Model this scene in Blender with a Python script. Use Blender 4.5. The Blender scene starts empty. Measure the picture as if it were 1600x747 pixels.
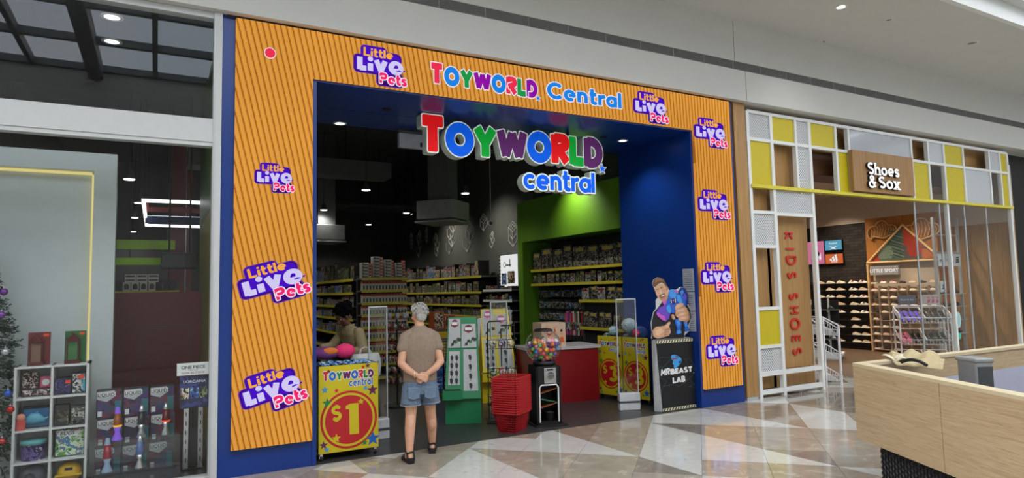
import bpy, bmesh, math, random
from mathutils import Vector, Matrix, Euler
random.seed(7)
PI = math.pi
R = math.radians
scene = bpy.context.scene
COL = scene.collection

# ------------------------------------------------------------------ camera
FOC, YAW, PITCH, ROLL = 1005.67, 0.505696, 0.0784777, -0.02213
CAM = Vector((0.0, -6.7888, 1.72))
_f = Vector((math.sin(YAW) * math.cos(PITCH), math.cos(YAW) * math.cos(PITCH), math.sin(PITCH)))
_r0 = Vector((math.cos(YAW), -math.sin(YAW), 0))
_u0 = _r0.cross(_f)
_r = math.cos(ROLL) * _r0 + math.sin(ROLL) * _u0
_u = -math.sin(ROLL) * _r0 + math.cos(ROLL) * _u0
cd = bpy.data.cameras.new('camera')
cd.sensor_fit = 'HORIZONTAL'
cd.sensor_width = 36.0
cd.lens = FOC / 1600 * 36.0
cd.clip_start = 0.05
cd.clip_end = 200
cam = bpy.data.objects.new('camera', cd)
COL.objects.link(cam)
cam.matrix_world = Matrix(((_r.x, _u.x, -_f.x, CAM.x), (_r.y, _u.y, -_f.y, CAM.y), (_r.z, _u.z, -_f.z, CAM.z), (0, 0, 0, 1)))
scene.camera = cam


def at(px, py, x=None, y=None, z=None):
    """A point of the photograph measured on a plane of the real place."""
    d = _f + _r * ((px - 800) / FOC) - _u * ((py - 373.5) / FOC)
    i, v = (0, x) if x is not None else (1, y) if y is not None else (2, z)
    return CAM + d * ((v - CAM[i]) / d[i])


# ------------------------------------------------------------------ world, exposure
w = bpy.data.worlds.new('sky')
scene.world = w
w.use_nodes = True
nt = w.node_tree
nt.nodes.clear()
_o = nt.nodes.new('ShaderNodeOutputWorld')
_b = nt.nodes.new('ShaderNodeBackground')
_tc = nt.nodes.new('ShaderNodeTexCoord')
_n = nt.nodes.new('ShaderNodeTexNoise')
_n.inputs['Scale'].default_value = 2.2
_n.inputs['Detail'].default_value = 5
_cr = nt.nodes.new('ShaderNodeValToRGB')
_cr.color_ramp.elements[0].position = 0.42
_cr.color_ramp.elements[0].color = (0.74, 0.84, 0.98, 1)
_cr.color_ramp.elements[1].position = 0.62
_cr.color_ramp.elements[1].color = (1.0, 0.99, 0.97, 1)
nt.links.new(_tc.outputs['Generated'], _n.inputs['Vector'])
nt.links.new(_n.outputs['Fac'], _cr.inputs['Fac'])
nt.links.new(_cr.outputs['Color'], _b.inputs['Color'])
_b.inputs['Strength'].default_value = 4.7
nt.links.new(_b.outputs['Background'], _o.inputs['Surface'])
scene.view_settings.view_transform = 'Standard'
scene.view_settings.look = 'None'
scene.view_settings.exposure = 0.0
scene.view_settings.gamma = 1.0
scene.view_settings.use_curve_mapping = False
scene.cycles.use_denoising = True
scene.cycles.max_bounces = 8
scene.cycles.transparent_max_bounces = 16
scene.cycles.caustics_reflective = False
scene.cycles.caustics_refractive = False
scene.cycles.sample_clamp_indirect = 4.0


def lamp(name, kind, loc, power, color=(1, 1, 1), size=0.2, rot=(0, 0, 0), size_y=None, spot=None, blend=0.5, parent=None):
    l = bpy.data.lights.new(name, kind)
    l.energy = power
    l.color = color
    if kind == 'AREA':
        l.size = size
        if size_y:
            l.shape = 'RECTANGLE'
            l.size_y = size_y
    elif kind in ('POINT', 'SPOT'):
        l.shadow_soft_size = size
    if spot:
        l.spot_size = spot
        l.spot_blend = blend
    o = bpy.data.objects.new(name, l)
    o.location = loc
    o.rotation_euler = rot
    COL.objects.link(o)
    if parent:
        o.parent = parent
    return o


# daylight falling through the roof light over the concourse (portal guides sampling of the sky)
pl = lamp('skylight_portal', 'AREA', (7.0, -5.6, 6.62), 1.0, size=34.0, size_y=7.0)
pl.data.cycles.is_portal = True
# shop interior lamps
SHOP_LIGHT = 1.0

# ------------------------------------------------------------------ materials
MATS = {}


def lin(c):
    def g(v):
        v = v / 255.0
        return v / 12.92 if v <= 0.04045 else ((v + 0.055) / 1.055) ** 2.4
    return (g(c[0]), g(c[1]), g(c[2]), 1.0)


def new_mat(name):
    m = bpy.data.materials.new(name)
    m.use_nodes = True
    t = m.node_tree
    t.nodes.clear()
    out = t.nodes.new('ShaderNodeOutputMaterial')
    MATS[name] = m
    return m, t, out


def principled(t, out, col=None, rough=0.5, metal=0.0, spec=0.5):
    p = t.nodes.new('ShaderNodeBsdfPrincipled')
    if col is not None:
        p.inputs['Base Color'].default_value = col
    p.inputs['Roughness'].default_value = rough
    p.inputs['Metallic'].default_value = metal
    p.inputs['Specular IOR Level'].default_value = spec
    t.links.new(p.outputs[0], out.inputs['Surface'])
    return p


def objcoord(t, scale=(1, 1, 1), rot=(0, 0, 0)):
    tc = t.nodes.new('ShaderNodeTexCoord')
    mp = t.nodes.new('ShaderNodeMapping')
    mp.inputs['Scale'].default_value = scale
    mp.inputs['Rotation'].default_value = rot
    t.links.new(tc.outputs['Object'], mp.inputs['Vector'])
    return mp.outputs['Vector']


def ramp(t, stops, interp='LINEAR'):
    r = t.nodes.new('ShaderNodeValToRGB')
    r.color_ramp.interpolation = interp
    el = r.color_ramp.elements
    while len(el) > 1:
        el.remove(el[-1])
    el[0].position, el[0].color = stops[0]
    for p, c in stops[1:]:
        e = el.new(p)
        e.color = c
    return r


def mat(name, col, rough=0.5, metal=0.0, spec=0.5, vary=0.08, nscale=14.0, bump=0.0):
    """Plain surface with a slight procedural variation."""
    if name in MATS:
        return MATS[name]
    m, t, out = new_mat(name)
    c = lin(col)
    p = principled(t, out, c, rough, metal, spec)
    v = objcoord(t)
    n = t.nodes.new('ShaderNodeTexNoise')
    n.inputs['Scale'].default_value = nscale
    n.inputs['Detail'].default_value = 4
    t.links.new(v, n.inputs['Vector'])
    lo = tuple(x * (1 - vary) for x in c[:3]) + (1,)
    hi = tuple(min(1, x * (1 + vary)) for x in c[:3]) + (1,)
    r = ramp(t, [(0.3, lo), (0.7, hi)])
    t.links.new(n.outputs['Fac'], r.inputs['Fac'])
    t.links.new(r.outputs['Color'], p.inputs['Base Color'])
    if bump:
        b = t.nodes.new('ShaderNodeBump')
        b.inputs['Strength'].default_value = bump
        b.inputs['Distance'].default_value = 0.01
        t.links.new(n.outputs['Fac'], b.inputs['Height'])
        t.links.new(b.outputs[0], p.inputs['Normal'])
    return m


def emit(name, col, strength=1.0):
    if name in MATS:
        return MATS[name]
    m, t, out = new_mat(name)
    e = t.nodes.new('ShaderNodeEmission')
    e.inputs['Color'].default_value = lin(col)
    e.inputs['Strength'].default_value = strength
    t.links.new(e.outputs[0], out.inputs['Surface'])
    return m


def wood(name, c1, c2, axis='Z', scale=1.0, rough=0.45):
    m, t, out = new_mat(name)
    p = principled(t, out, None, rough)
    s = {'X': (0.7, 16, 16), 'Y': (16, 0.7, 16), 'Z': (16, 16, 0.7)}[axis]
    v = objcoord(t, tuple(k * scale for k in s))
    n = t.nodes.new('ShaderNodeTexNoise')
    n.inputs['Scale'].default_value = 1.6
    n.inputs['Detail'].default_value = 6
    n.inputs['Roughness'].default_value = 0.65
    n.inputs['Distortion'].default_value = 0.6
    t.links.new(v, n.inputs['Vector'])
    r = ramp(t, [(0.28, lin(c1)), (0.72, lin(c2))])
    t.links.new(n.outputs['Fac'], r.inputs['Fac'])
    t.links.new(r.outputs['Color'], p.inputs['Base Color'])
    return m


def art(name, palette, scale=9.0, rough=0.35, stretch=(1, 1, 1)):
    """Printed packaging: irregular coloured patches, different on every object."""
    m, t, out = new_mat(name)
    p = principled(t, out, None, rough)
    v = objcoord(t, stretch)
    oi = t.nodes.new('ShaderNodeObjectInfo')
    mul = t.nodes.new('ShaderNodeMath')
    mul.operation = 'MULTIPLY'
    mul.inputs[1].default_value = 37.0
    t.links.new(oi.outputs['Random'], mul.inputs[0])
    n = t.nodes.new('ShaderNodeTexNoise')
    n.noise_dimensions = '4D'
    n.inputs['Scale'].default_value = scale
    n.inputs['Detail'].default_value = 3
    n.inputs['Distortion'].default_value = 1.0
    t.links.new(v, n.inputs['Vector'])
    t.links.new(mul.outputs[0], n.inputs['W'])
    k = len(palette)
    st = [(0.0 if i == 0 else 0.30 + 0.40 * i / k, lin(c)) for i, c in enumerate(palette)]
    r = ramp(t, st, 'CONSTANT')
    t.links.new(n.outputs['Fac'], r.inputs['Fac'])
    t.links.new(r.outputs['Color'], p.inputs['Base Color'])
    return m


def glass(name, tint=(1, 1, 1), ior=1.5, rough=0.0, gain=1.0):
    """Thin pane: clear with a mirror reflection that follows Fresnel."""
    m, t, out = new_mat(name)
    tr = t.nodes.new('ShaderNodeBsdfTransparent')
    tr.inputs['Color'].default_value = (*tint, 1)
    gl = t.nodes.new('ShaderNodeBsdfGlossy')
    gl.inputs['Roughness'].default_value = rough
    gl.inputs['Color'].default_value = (1, 1, 1, 1)
    lw = t.nodes.new('ShaderNodeLayerWeight')
    lw.inputs['Blend'].default_value = 0.5
    pw = t.nodes.new('ShaderNodeMath')
    pw.operation = 'POWER'
    pw.inputs[1].default_value = 5.0
    fr = t.nodes.new('ShaderNodeMath')
    fr.operation = 'MULTIPLY_ADD'
    f0 = ((ior - 1) / (ior + 1)) ** 2
    fr.inputs[1].default_value = 1 - f0
    fr.inputs[2].default_value = f0
    t.links.new(lw.outputs['Facing'], pw.inputs[0])
    t.links.new(pw.outputs[0], fr.inputs[0])
    mu = t.nodes.new('ShaderNodeMath')
    mu.operation = 'MULTIPLY'
    mu.use_clamp = True
    mu.inputs[1].default_value = gain
    mx = t.nodes.new('ShaderNodeMixShader')
    t.links.new(fr.outputs[0], mu.inputs[0])
    t.links.new(mu.outputs[0], mx.inputs['Fac'])
    t.links.new(tr.outputs[0], mx.inputs[1])
    t.links.new(gl.outputs[0], mx.inputs[2])
    t.links.new(mx.outputs[0], out.inputs['Surface'])
    return m


def marble(name, c1, c2, vein, rough=0.13):
    m, t, out = new_mat(name)
    p = principled(t, out, None, rough, 0, 0.8)
    v = objcoord(t)
    n = t.nodes.new('ShaderNodeTexNoise')
    n.inputs['Scale'].default_value = 3.2
    n.inputs['Detail'].default_value = 8
    n.inputs['Roughness'].default_value = 0.6
    n.inputs['Distortion'].default_value = 1.6
    t.links.new(v, n.inputs['Vector'])
    r = ramp(t, [(0.25, lin(c1)), (0.6, lin(c2)), (0.66, lin(vein)), (0.7, lin(c2))])
    t.links.new(n.outputs['Fac'], r.inputs['Fac'])
    t.links.new(r.outputs['Color'], p.inputs['Base Color'])
    return m


WHITE = mat('white_paint', (226, 228, 226), 0.45, vary=0.02)
FASCIA = mat('grey_plasterboard', (204, 204, 200), 0.7, vary=0.015, nscale=3)
CEILM = mat('ceiling_white', (204, 204, 200), 0.75, vary=0.015, nscale=3)
BLUE = mat('blue_panel', (11, 53, 132), 0.32, vary=0.05, nscale=2)
BLACK = mat('black_paint', (14, 14, 15), 0.5)
DARK = mat('dark_interior', (78, 79, 78), 0.85, vary=0.15, nscale=3)
DGREY = mat('dark_grey_metal', (72, 74, 74), 0.6, vary=0.1)
SHOPFLOOR = mat('charcoal_vinyl', (57, 57, 58), 0.34, vary=0.12, nscale=5)
GREYWALL = mat('grey_wall', (92, 94, 88), 0.85, vary=0.05, nscale=2)
GREEN = mat('green_wall', (96, 146, 24), 0.6, vary=0.04, nscale=2)
YELLOW = mat('yellow_panel', (198, 180, 22), 0.4, vary=0.03)
YSTRIP = mat('yellow_strip', (214, 200, 60), 0.4, vary=0.12, nscale=40)
REDM = mat('red_laminate', (134, 18, 25), 0.35, vary=0.06)
STEEL = mat('steel', (170, 172, 174), 0.3, 0.9, vary=0.05)
CHROME = mat('chrome', (215, 216, 218), 0.18, 1.0, vary=0.03)
RUBBER = mat('rubber', (24, 24, 25), 0.7)
ALU = mat('brushed_aluminium', (186, 190, 192), 0.38, 0.35, vary=0.03)
TAN = wood('oak_panel', (150, 110, 62), (184, 144, 90), 'Z')
OAKX = wood('oak_counter', (178, 150, 112), (206, 180, 142), 'X', 1.5)
OAKD = wood('dark_oak', (96, 66, 40), (128, 90, 56), 'Z')
GLASS = glass('window_glass', (0.95, 0.96, 0.96), 1.5, 0.0, 0.5)
ACRYL = glass('clear_acrylic', (0.93, 0.95, 0.95), 1.45, 0.03, 1.4)
PERF = None


# ------------------------------------------------------------------ mesh builder
class MB:
    def __init__(s):
        s.v, s.f, s.mi, s.sm, s.mats = [], [], [], [], []
        s.M = Matrix.Identity(4)

    def m(s, material):
        if material not in s.mats:
            s.mats.append(material)
        return s.mats.index(material)

    def add(s, verts, faces, material, smooth=False):
        b = len(s.v)
        k = s.m(material)
        for p in verts:
            s.v.append(s.M @ Vector(p))
        for f in faces:
            s.f.append([b + i for i in f])
            s.mi.append(k)
            s.sm.append(smooth)

    def box(s, x0, x1, y0, y1, z0, z1, material, bev=0.0):
        if x0 > x1: x0, x1 = x1, x0
        if y0 > y1: y0, y1 = y1, y0
        if z0 > z1: z0, z1 = z1, z0
        if bev <= 0:
            v = [(x, y, z) for z in (z0, z1) for y in (y0, y1) for x in (x0, x1)]
            s.add(v, [(0, 2, 3, 1), (4, 5, 7, 6), (0, 1, 5, 4), (2, 6, 7, 3), (0, 4, 6, 2), (1, 3, 7, 5)], material)
            return
        b = min(bev, (x1 - x0) / 2.01, (y1 - y0) / 2.01, (z1 - z0) / 2.01)
        bm = bmesh.new()
        bmesh.ops.create_cube(bm, size=1.0)
        for q in bm.verts:
            q.co = Vector(((x0 + x1) / 2 + q.co.x * (x1 - x0), (y0 + y1) / 2 + q.co.y * (y1 - y0), (z0 + z1) / 2 + q.co.z * (z1 - z0)))
        bmesh.ops.bevel(bm, geom=bm.edges[:], offset=b, segments=2, affect='EDGES', profile=0.5)
        s.bm(bm, material)

    def bm(s, bm, material, smooth=False):
        bm.verts.index_update()
        s.add([q.co.copy() for q in bm.verts], [[q.index for q in f.verts] for f in bm.faces], material, smooth)
        bm.free()

    def cyl(s, p0, p1, r0, material, r1=None, n=12, smooth=True, caps=True):
        p0, p1 = Vector(p0), Vector(p1)
        r1 = r0 if r1 is None else r1
        d = (p1 - p0)
        if d.length < 1e-7:
            return
        d.normalize()
        a = d.orthogonal().normalized()
        b = d.cross(a)
        v = []
        for p, r in ((p0, r0), (p1, r1)):
            for k in range(n):
                t = 2 * PI * k / n
                v.append(p + (a * math.cos(t) + b * math.sin(t)) * r)
        s.add(v, [(k, (k + 1) % n, n + (k + 1) % n, n + k) for k in range(n)], material, smooth)
        if caps:
            s.add(v, [list(range(n))[::-1], [n + k for k in range(n)]], material, False)

    def tube(s, pts, r, material, n=8, closed=False):
        pts = [Vector(p) for p in pts]
        k = len(pts)
        rr = r if isinstance(r, (list, tuple)) else [r] * k
        v, f = [], []
        a = None
        for i, p in enumerate(pts):
            if closed:
                d = pts[(i + 1) % k] - pts[i - 1]
            else:
                d = pts[min(i + 1, k - 1)] - pts[max(i - 1, 0)]
            d.normalize()
            a = d.orthogonal().normalized() if a is None else (a - d * a.dot(d)).normalized()
            b = d.cross(a)
            for j in range(n):
                t = 2 * PI * j / n
                v.append(p + (a * math.cos(t) + b * math.sin(t)) * rr[i])
        for i in range(k if closed else k - 1):
            for j in range(n):
                i2 = (i + 1) % k
                f.append((i * n + j, i * n + (j + 1) % n, i2 * n + (j + 1) % n, i2 * n + j))
        s.add(v, f, material, True)
        if not closed:
            s.add(v, [list(range(n))[::-1], [(k - 1) * n + j for j in range(n)]], material, False)

    def sphere(s, c, r, material, n=14, m=9, scale=(1, 1, 1)):
        c = Vector(c)
        v, f = [], []
        for i in range(m + 1):
            t = PI * i / m
            for j in range(n):
                u = 2 * PI * j / n
                v.append(c + Vector((math.sin(t) * math.cos(u) * r * scale[0], math.sin(t) * math.sin(u) * r * scale[1], math.cos(t) * r * scale[2])))
        for i in range(m):
            for j in range(n):
                f.append((i * n + j, (i + 1) * n + j, (i + 1) * n + (j + 1) % n, i * n + (j + 1) % n))
        s.add(v, f, material, True)

    def lathe(s, prof, material, c=(0, 0, 0), n=20, smooth=True):
        """prof: (radius, z) list, revolved round the vertical through c."""
        c = Vector(c)
        v, f = [], []
        for r, z in prof:
            for j in range(n):
                t = 2 * PI * j / n
                v.append(c + Vector((r * math.cos(t), r * math.sin(t), z)))
        for i in range(len(prof) - 1):
            for j in range(n):
                f.append((i * n + j, i * n + (j + 1) % n, (i + 1) * n + (j + 1) % n, (i + 1) * n + j))
        s.add(v, f, material, smooth)

    def loft(s, rings, material, smooth=True, caps=True):
        n = len(rings[0])
        v = [p for r in rings for p in r]
        f = []
        for i in range(len(rings) - 1):
            for j in range(n):
                f.append((i * n + j, i * n + (j + 1) % n, (i + 1) * n + (j + 1) % n, (i + 1) * n + j))
        s.add(v, f, material, smooth)
        if caps:
            s.add(v, [list(range(n))[::-1], [(len(rings) - 1) * n + j for j in range(n)]], material, False)

    def prism(s, poly, y0, y1, material, side=None, front=True):
        """poly in the x,z plane, extruded from y0 (front) to y1."""
        n = len(poly)
        v = [(p[0], y0, p[1]) for p in poly] + [(p[0], y1, p[1]) for p in poly]
        area = sum(poly[i][0] * poly[(i + 1) % n][1] - poly[(i + 1) % n][0] * poly[i][1] for i in range(n))
        fr, bk = list(range(n)), list(range(n, 2 * n))
        sd = [(i, n + i, n + (i + 1) % n, (i + 1) % n) for i in range(n)]
        if area < 0:
            fr = fr[::-1]
            sd = [q[::-1] for q in sd]
        else:
            bk = bk[::-1]
        s.add(v, [fr, bk], material)
        s.add(v, sd, side or material)

    def build(s, name, parent=None, loc=None, rot=None, bevel=0.0):
        me = bpy.data.meshes.new(name)
        me.from_pydata([tuple(p) for p in s.v], [], s.f)
        for k in s.mats:
            me.materials.append(k)
        me.polygons.foreach_set('material_index', s.mi)
        me.polygons.foreach_set('use_smooth', s.sm)
        me.update()
        o = bpy.data.objects.new(name, me)
        COL.objects.link(o)
        if parent:
            o.parent = parent
        if loc is not None:
            o.location = loc
        if rot is not None:
            o.rotation_euler = rot if not isinstance(rot, (int, float)) else (0, 0, rot)
        if bevel:
            b = o.modifiers.new('bevel', 'BEVEL')
            b.width = bevel
            b.segments = 2
            b.limit_method = 'ANGLE'
        return o


def tag(o, label=None, cat=None, group=None, kind=None):
    if label: o['label'] = label
    if cat: o['category'] = cat
    if group: o['group'] = group
    if kind: o['kind'] = kind
    return o


def empty(name, loc, rz=0.0, label=None, cat=None, group=None):
    o = bpy.data.objects.new(name, None)
    o.empty_display_size = 0.1
    o.location = loc
    o.rotation_euler = (0, 0, rz)
    COL.objects.link(o)
    return tag(o, label, cat, group)


def struct(mb, name, parent=None, label=None):
    o = mb.build(name, parent)
    if parent is None:
        o['kind'] = 'structure'
        o['category'] = 'structure'
        o['label'] = label or name.replace('_', ' ')
    return o


def copy_tree(o, parent=None):
    c = o.copy()
    COL.objects.link(c)
    if parent is not None:
        c.parent = parent
    for ch in list(o.children):
        copy_tree(ch, c)
    return c


ORD = ['first', 'second', 'third', 'fourth', 'fifth', 'sixth', 'seventh', 'eighth', 'ninth', 'tenth', 'eleventh', 'twelfth', 'thirteenth',
       'fourteenth', 'fifteenth', 'sixteenth', 'seventeenth', 'eighteenth', 'nineteenth', 'twentieth']
ORD += ['twenty-' + k for k in ORD[:9]] + ['thirtieth'] + ['thirty-' + k for k in ORD[:9]] + ['fortieth']

# ------------------------------------------------------------------ lettering (strokes drawn as ribbons)
def arc(cx, cy, rx, ry, a0, a1, n=14):
    return [(cx + rx * math.cos(R(a0 + (a1 - a0) * i / n)), cy + ry * math.sin(R(a0 + (a1 - a0) * i / n))) for i in range(n + 1)]


def glyph(ch, t):
    """Centre lines of a letter of cap height 1 drawn with a pen of width t: (strokes, width). A stroke is (points, closed)."""
    h = t / 2
    a, b = h, 1 - h            # cap top and base centre lines
    X = 0.70                    # x-height
    xb = X - h
    S = []
    A = lambda pts, c=False: S.append((pts, c))
    if ch == 'T':
        w = .82; A([(h * .6, b), (w - h * .6, b)]); A([(w / 2, b), (w / 2, a * .3)])
    elif ch == 'O':
        w = 1.0; A(arc(w / 2, .5, w / 2 - h, .5 - h, 0, 360, 32)[:-1], True)
    elif ch == 'Y':
        w = .9; A([(h, 1 - h * .6), (w / 2, .44)]); A([(w - h, 1 - h * .6), (w / 2, .44)]); A([(w / 2, .47), (w / 2, a * .3)])
    elif ch == 'W':
        w = 1.22; A([(h, 1 - h * .6), (w * .29, h * .8)]); A([(w * .29, h * .8), (w / 2, .86)]); A([(w / 2, .86), (w * .71, h * .8)]); A([(w * .71, h * .8), (w - h, 1 - h * .6)])
    elif ch == 'R':
        w = .78; A([(h, h * .3), (h, 1 - h * .3)]); A([(h, b)] + arc(w - .28, .72 - h * .1, .28 - h, .28 - h * .9, 90, -90, 12) + [(h, .44)]); A([(w * .48, .42), (w - h * .9, h * .6)])
    elif ch == 'L':
        w = .66; A([(h, 1 - h * .3), (h, h * .3)]); A([(h, a), (w - h * .3, a)])
    elif ch == 'D':
        w = .82; A([(h, h * .3), (h, 1 - h * .3)]); A([(h, b), (w - .5, b)] + arc(w - .5, .5, .5 - h, .5 - h, 90, -90, 16) + [(h, a)])
    elif ch == 'C':
        w = .86; A(arc(.5, .5, .5 - h, .5 - h, 48, 312, 26))
    elif ch == 'K':
        w = .74; A([(h, h * .3), (h, 1 - h * .3)]); A([(w - h, 1 - h), (h, .45)]); A([(h * 1.5, .52), (w - h, h)])
    elif ch == 'I':
        w = t; A([(h, h * .3), (h, 1 - h * .3)])
    elif ch == 'S':
        w = .68; A(arc(w / 2, .74 - h * .25, w / 2 - h, .26 - h * .75, 40, 270, 14) + arc(w / 2, .26 + h * .25, w / 2 - h, .26 - h * .75, 90, -140, 14)[1:])
    elif ch == 'H':
        w = .76; A([(h, h * .3), (h, 1 - h * .3)]); A([(w - h, h * .3), (w - h, 1 - h * .3)]); A([(h, .5), (w - h, .5)])
    elif ch == 'E':
        w = .64; A([(h, h * .3), (h, 1 - h * .3)]); A([(h, b), (w - h * .3, b)]); A([(h, .5), (w - h * .8, .5)]); A([(h, a), (w - h * .3, a)])
    elif ch == 'M':
        w = .98; A([(h, h * .3), (h, 1 - h * .4)]); A([(h, 1 - h), (w / 2, .3)]); A([(w / 2, .3), (w - h, 1 - h)]); A([(w - h, 1 - h * .4), (w - h, h * .3)])
    elif ch == 'B':
        w = .74; A([(h, h * .3), (h, 1 - h * .3)]); A([(h, b)] + arc(w - .30, .75 - h * .3, .26 - h, .25 - h * .7, 90, -90, 10) + [(h, .5)]); A([(h, .5)] + arc(w - .28, .25 + h * .3, .28 - h, .25 - h * .7, 90, -90, 10) + [(h, a)])
    elif ch == 'A':
        w = .86; A([(h * .8, h * .4), (w / 2, 1 - h * .8)]); A([(w - h * .8, h * .4), (w / 2, 1 - h * .8)]); A([(w * .24, .3), (w * .76, .3)])
    elif ch == 'P':
        w = .74; A([(h, h * .3), (h, 1 - h * .3)]); A([(h, b)] + arc(w - .30, .69, .30 - h, .31 - h, 90, -90, 12) + [(h, .38 + h)])
    elif ch == 'c':
        w = .64; A(arc(X / 2, X / 2, X / 2 - h, X / 2 - h, 48, 312, 20))
    elif ch == 'e':
        w = X; A([(h, X / 2 - h * .1), (X - h, X / 2 - h * .1)]); A(arc(X / 2, X / 2, X / 2 - h, X / 2 - h, -2, 305, 24))
    elif ch == 'n':
        w = .62; A([(h, h * .3), (h, X - h * .3)]); A([(h, X * .45)] + arc(w / 2, xb - (w / 2 - h), w / 2 - h, w / 2 - h, 160, 0, 10) + [(w - h, h * .3)])
    elif ch == 't':
        w = .46; A([(w * .42, .98 - h * .3), (w * .42, .22)] + arc(w * .42 + .16, .16 + h * .2, .16, .16 + h * .2 - h, 180, 290, 8)); A([(h * .3, X - h * .6), (w - h * .3, X - h * .6)])
    elif ch == 'r':
        w = .42; A([(h, h * .3), (h, X - h * .3)]); A([(h, X * .5)] + arc(w - .02, xb - .24, w - .02 - h, .24, 165, 88, 8))
    elif ch == 'a':
        w = .66; A(arc(X / 2 - .01, X / 2, X / 2 - h, X / 2 - h, 0, 360, 24)[:-1], True); A([(w - h * .9, h * .3), (w - h * .9, X - h * .3)])
    elif ch == 'l':
        w = t; A([(h, h * .3), (h, 1 - h * .3)])
    elif ch == 'i':
        w = t; A([(h, h * .3), (h, X - h * .5)]); A([(h, X + h + .05)])
    elif ch == 'v':
        w = .68; A([(h, X - h * .5), (w / 2, h * .7)]); A([(w / 2, h * .7), (w - h, X - h * .5)])
    elif ch == 's':
        w = .54; A(arc(w / 2, X * .74 - h * .25, w / 2 - h, X * .26 - h * .6, 30, 270, 12) + arc(w / 2, X * .26 + h * .25, w / 2 - h, X * .26 - h * .6, 90, -145, 12)[1:])
    elif ch == 'h':
        w = .64; A([(h, h * .3), (h, 1 - h * .3)]); A([(h, X * .45)] + arc(w / 2, xb - (w / 2 - h), w / 2 - h, w / 2 - h, 160, 0, 10) + [(w - h, h * .3)])
    elif ch == 'o':
        w = X; A(arc(X / 2, X / 2, X / 2 - h, X / 2 - h, 0, 360, 26)[:-1], True)
    elif ch == 'x':
        w = .66; A([(h, X - h * .5), (w - h, h * .5)]); A([(h, h * .5), (w - h, X - h * .5)])
    elif ch == '1':
        w = .5; A([(w - h, h * .3), (w - h, 1 - h * .3)]); A([(h * .5, .72), (w - h, .93)])
    elif ch == '3':
        w = .70; A(arc(w * .46, .74, .24, .26 - h, 140, -80, 12)); A(arc(w * .46, .28, .27, .28 - h, 85, -145, 14))
    elif ch == '$':
        w = .64; A(arc(w / 2, .70, w / 2 - h, .19, 35, 270, 12) + arc(w / 2, .32, w / 2 - h, .19, 90, -145, 12)[1:]); A([(w / 2, -.02), (w / 2, .1)]); A([(w / 2, .9), (w / 2, 1.02)])
    else:
        w = .4
    return S, w


def ribbon(pts, t, closed, cap, rc):
    """Convex pieces (2-D polygons) of a stroke of width t; cap lengthens the ends, rc rounds their corners."""
    P = [Vector(p) for p in pts]
    n = len(P)
    h = t / 2
    if n == 1:
        return [[P[0] + Vector((math.cos(k * PI / 10), math.sin(k * PI / 10))) * h for k in range(20)]]
    if closed:
        Lf, Rt = [], []
        for i in range(n):
            d0, d1 = (P[i] - P[i - 1]).normalized(), (P[(i + 1) % n] - P[i]).normalized()
            nn = Vector((-d0.y - d1.y, d0.x + d1.x)).normalized()
            o = nn * (h / max(nn.dot(Vector((-d0.y, d0.x))), .55))
            Lf.append(P[i] + o); Rt.append(P[i] - o)
        return [[Lf[i], Lf[(i + 1) % n], Rt[(i + 1) % n], Rt[i]] for i in range(n)]
    P[0] = P[0] - (P[1] - P[0]).normalized() * cap
    P[-1] = P[-1] + (P[-1] - P[-2]).normalized() * cap
    out = []
    for i in range(n - 1):
        d = (P[i + 1] - P[i]); L = d.length; d.normalize(); u = Vector((-d.y, d.x))
        q = []
        r0 = min(rc, h * .98, L * .9) if i == 0 else 0
        r1 = min(rc, h * .98, L * .9) if i == n - 2 else 0
        for (b, o, sg, r) in ((P[i], -d, -1, r0), (P[i], -d, 1, r0), (P[i + 1], d, 1, r1), (P[i + 1], d, -1, r1)):
            if r <= 0: q.append(b + u * sg * h); continue
            first = (o == -d and sg == 1) or (o == d and sg == -1)
            a_ = [(r * (1 - math.cos(PI / 2 * k / 3)), r * (1 - math.sin(PI / 2 * k / 3))) for k in range(4)]
            seq = a_ if not first else a_[::-1]
            if o == -d: seq = a_ if sg == -1 else a_[::-1]
            else: seq = a_ if sg == 1 else a_[::-1]
            for cx_, cl in seq: q.append(b + u * sg * (h - cx_) - o * cl)
        out.append(q)
        if i and d.dot((P[i] - P[i - 1]).normalized()) < .9999:
            a0 = math.atan2(u.y, u.x)
            out.append([P[i] + Vector((math.cos(a0 + k * PI / 7), math.sin(a0 + k * PI / 7))) * h for k in range(14)])
    return out


def stroke_letter(mb, ch, ox, oz, size, t, y0, y1, face, side=None, grow=0.0, rc=0.12, sx=1.0, rot=0.0, slant=0.0):
    """Adds letter ch (cap height size) with its lower left at ox, oz; returns its advance width."""
    S, w = glyph(ch, t)
    T = t + 2 * grow / size
    cr, sr = math.cos(rot), math.sin(rot)
    k = 0
    for pts, closed in S:
        for poly in ribbon(pts, T, closed, (T - t) / 2 if not closed else 0, rc * T):
            q = []
            for p in poly:
                x, z = (p[0] * sx + p[1] * slant) * size, p[1] * size
                q.append((ox + x * cr - z * sr, oz + x * sr + z * cr))
            mb.prism(q, y0 - .00006 * k, y1, face, side)
            k += 1
    return w * sx * size


def word(mb, s, ox, oz, size, t, y0, y1, face, side=None, gap=0.08, grow=0.0, rc=0.12, sx=1.0, rot=0.0, slant=0.0):
    x = 0.0
    for ch in s:
        if ch == ' ':
            x += .35 * size; continue
        fc = face.pop(0) if isinstance(face, list) else face
        x += stroke_letter(mb, ch, ox + x * math.cos(rot), oz + x * math.sin(rot), size, t, y0, y1, fc, side, grow, rc, sx, rot, slant) + gap * size
    return x - gap * size


def word_width(s, size, t, gap=0.08, sx=1.0):
    return sum((.35 * size if c == ' ' else glyph(c, t)[1] * sx * size + gap * size) for c in s) - gap * size


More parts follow.
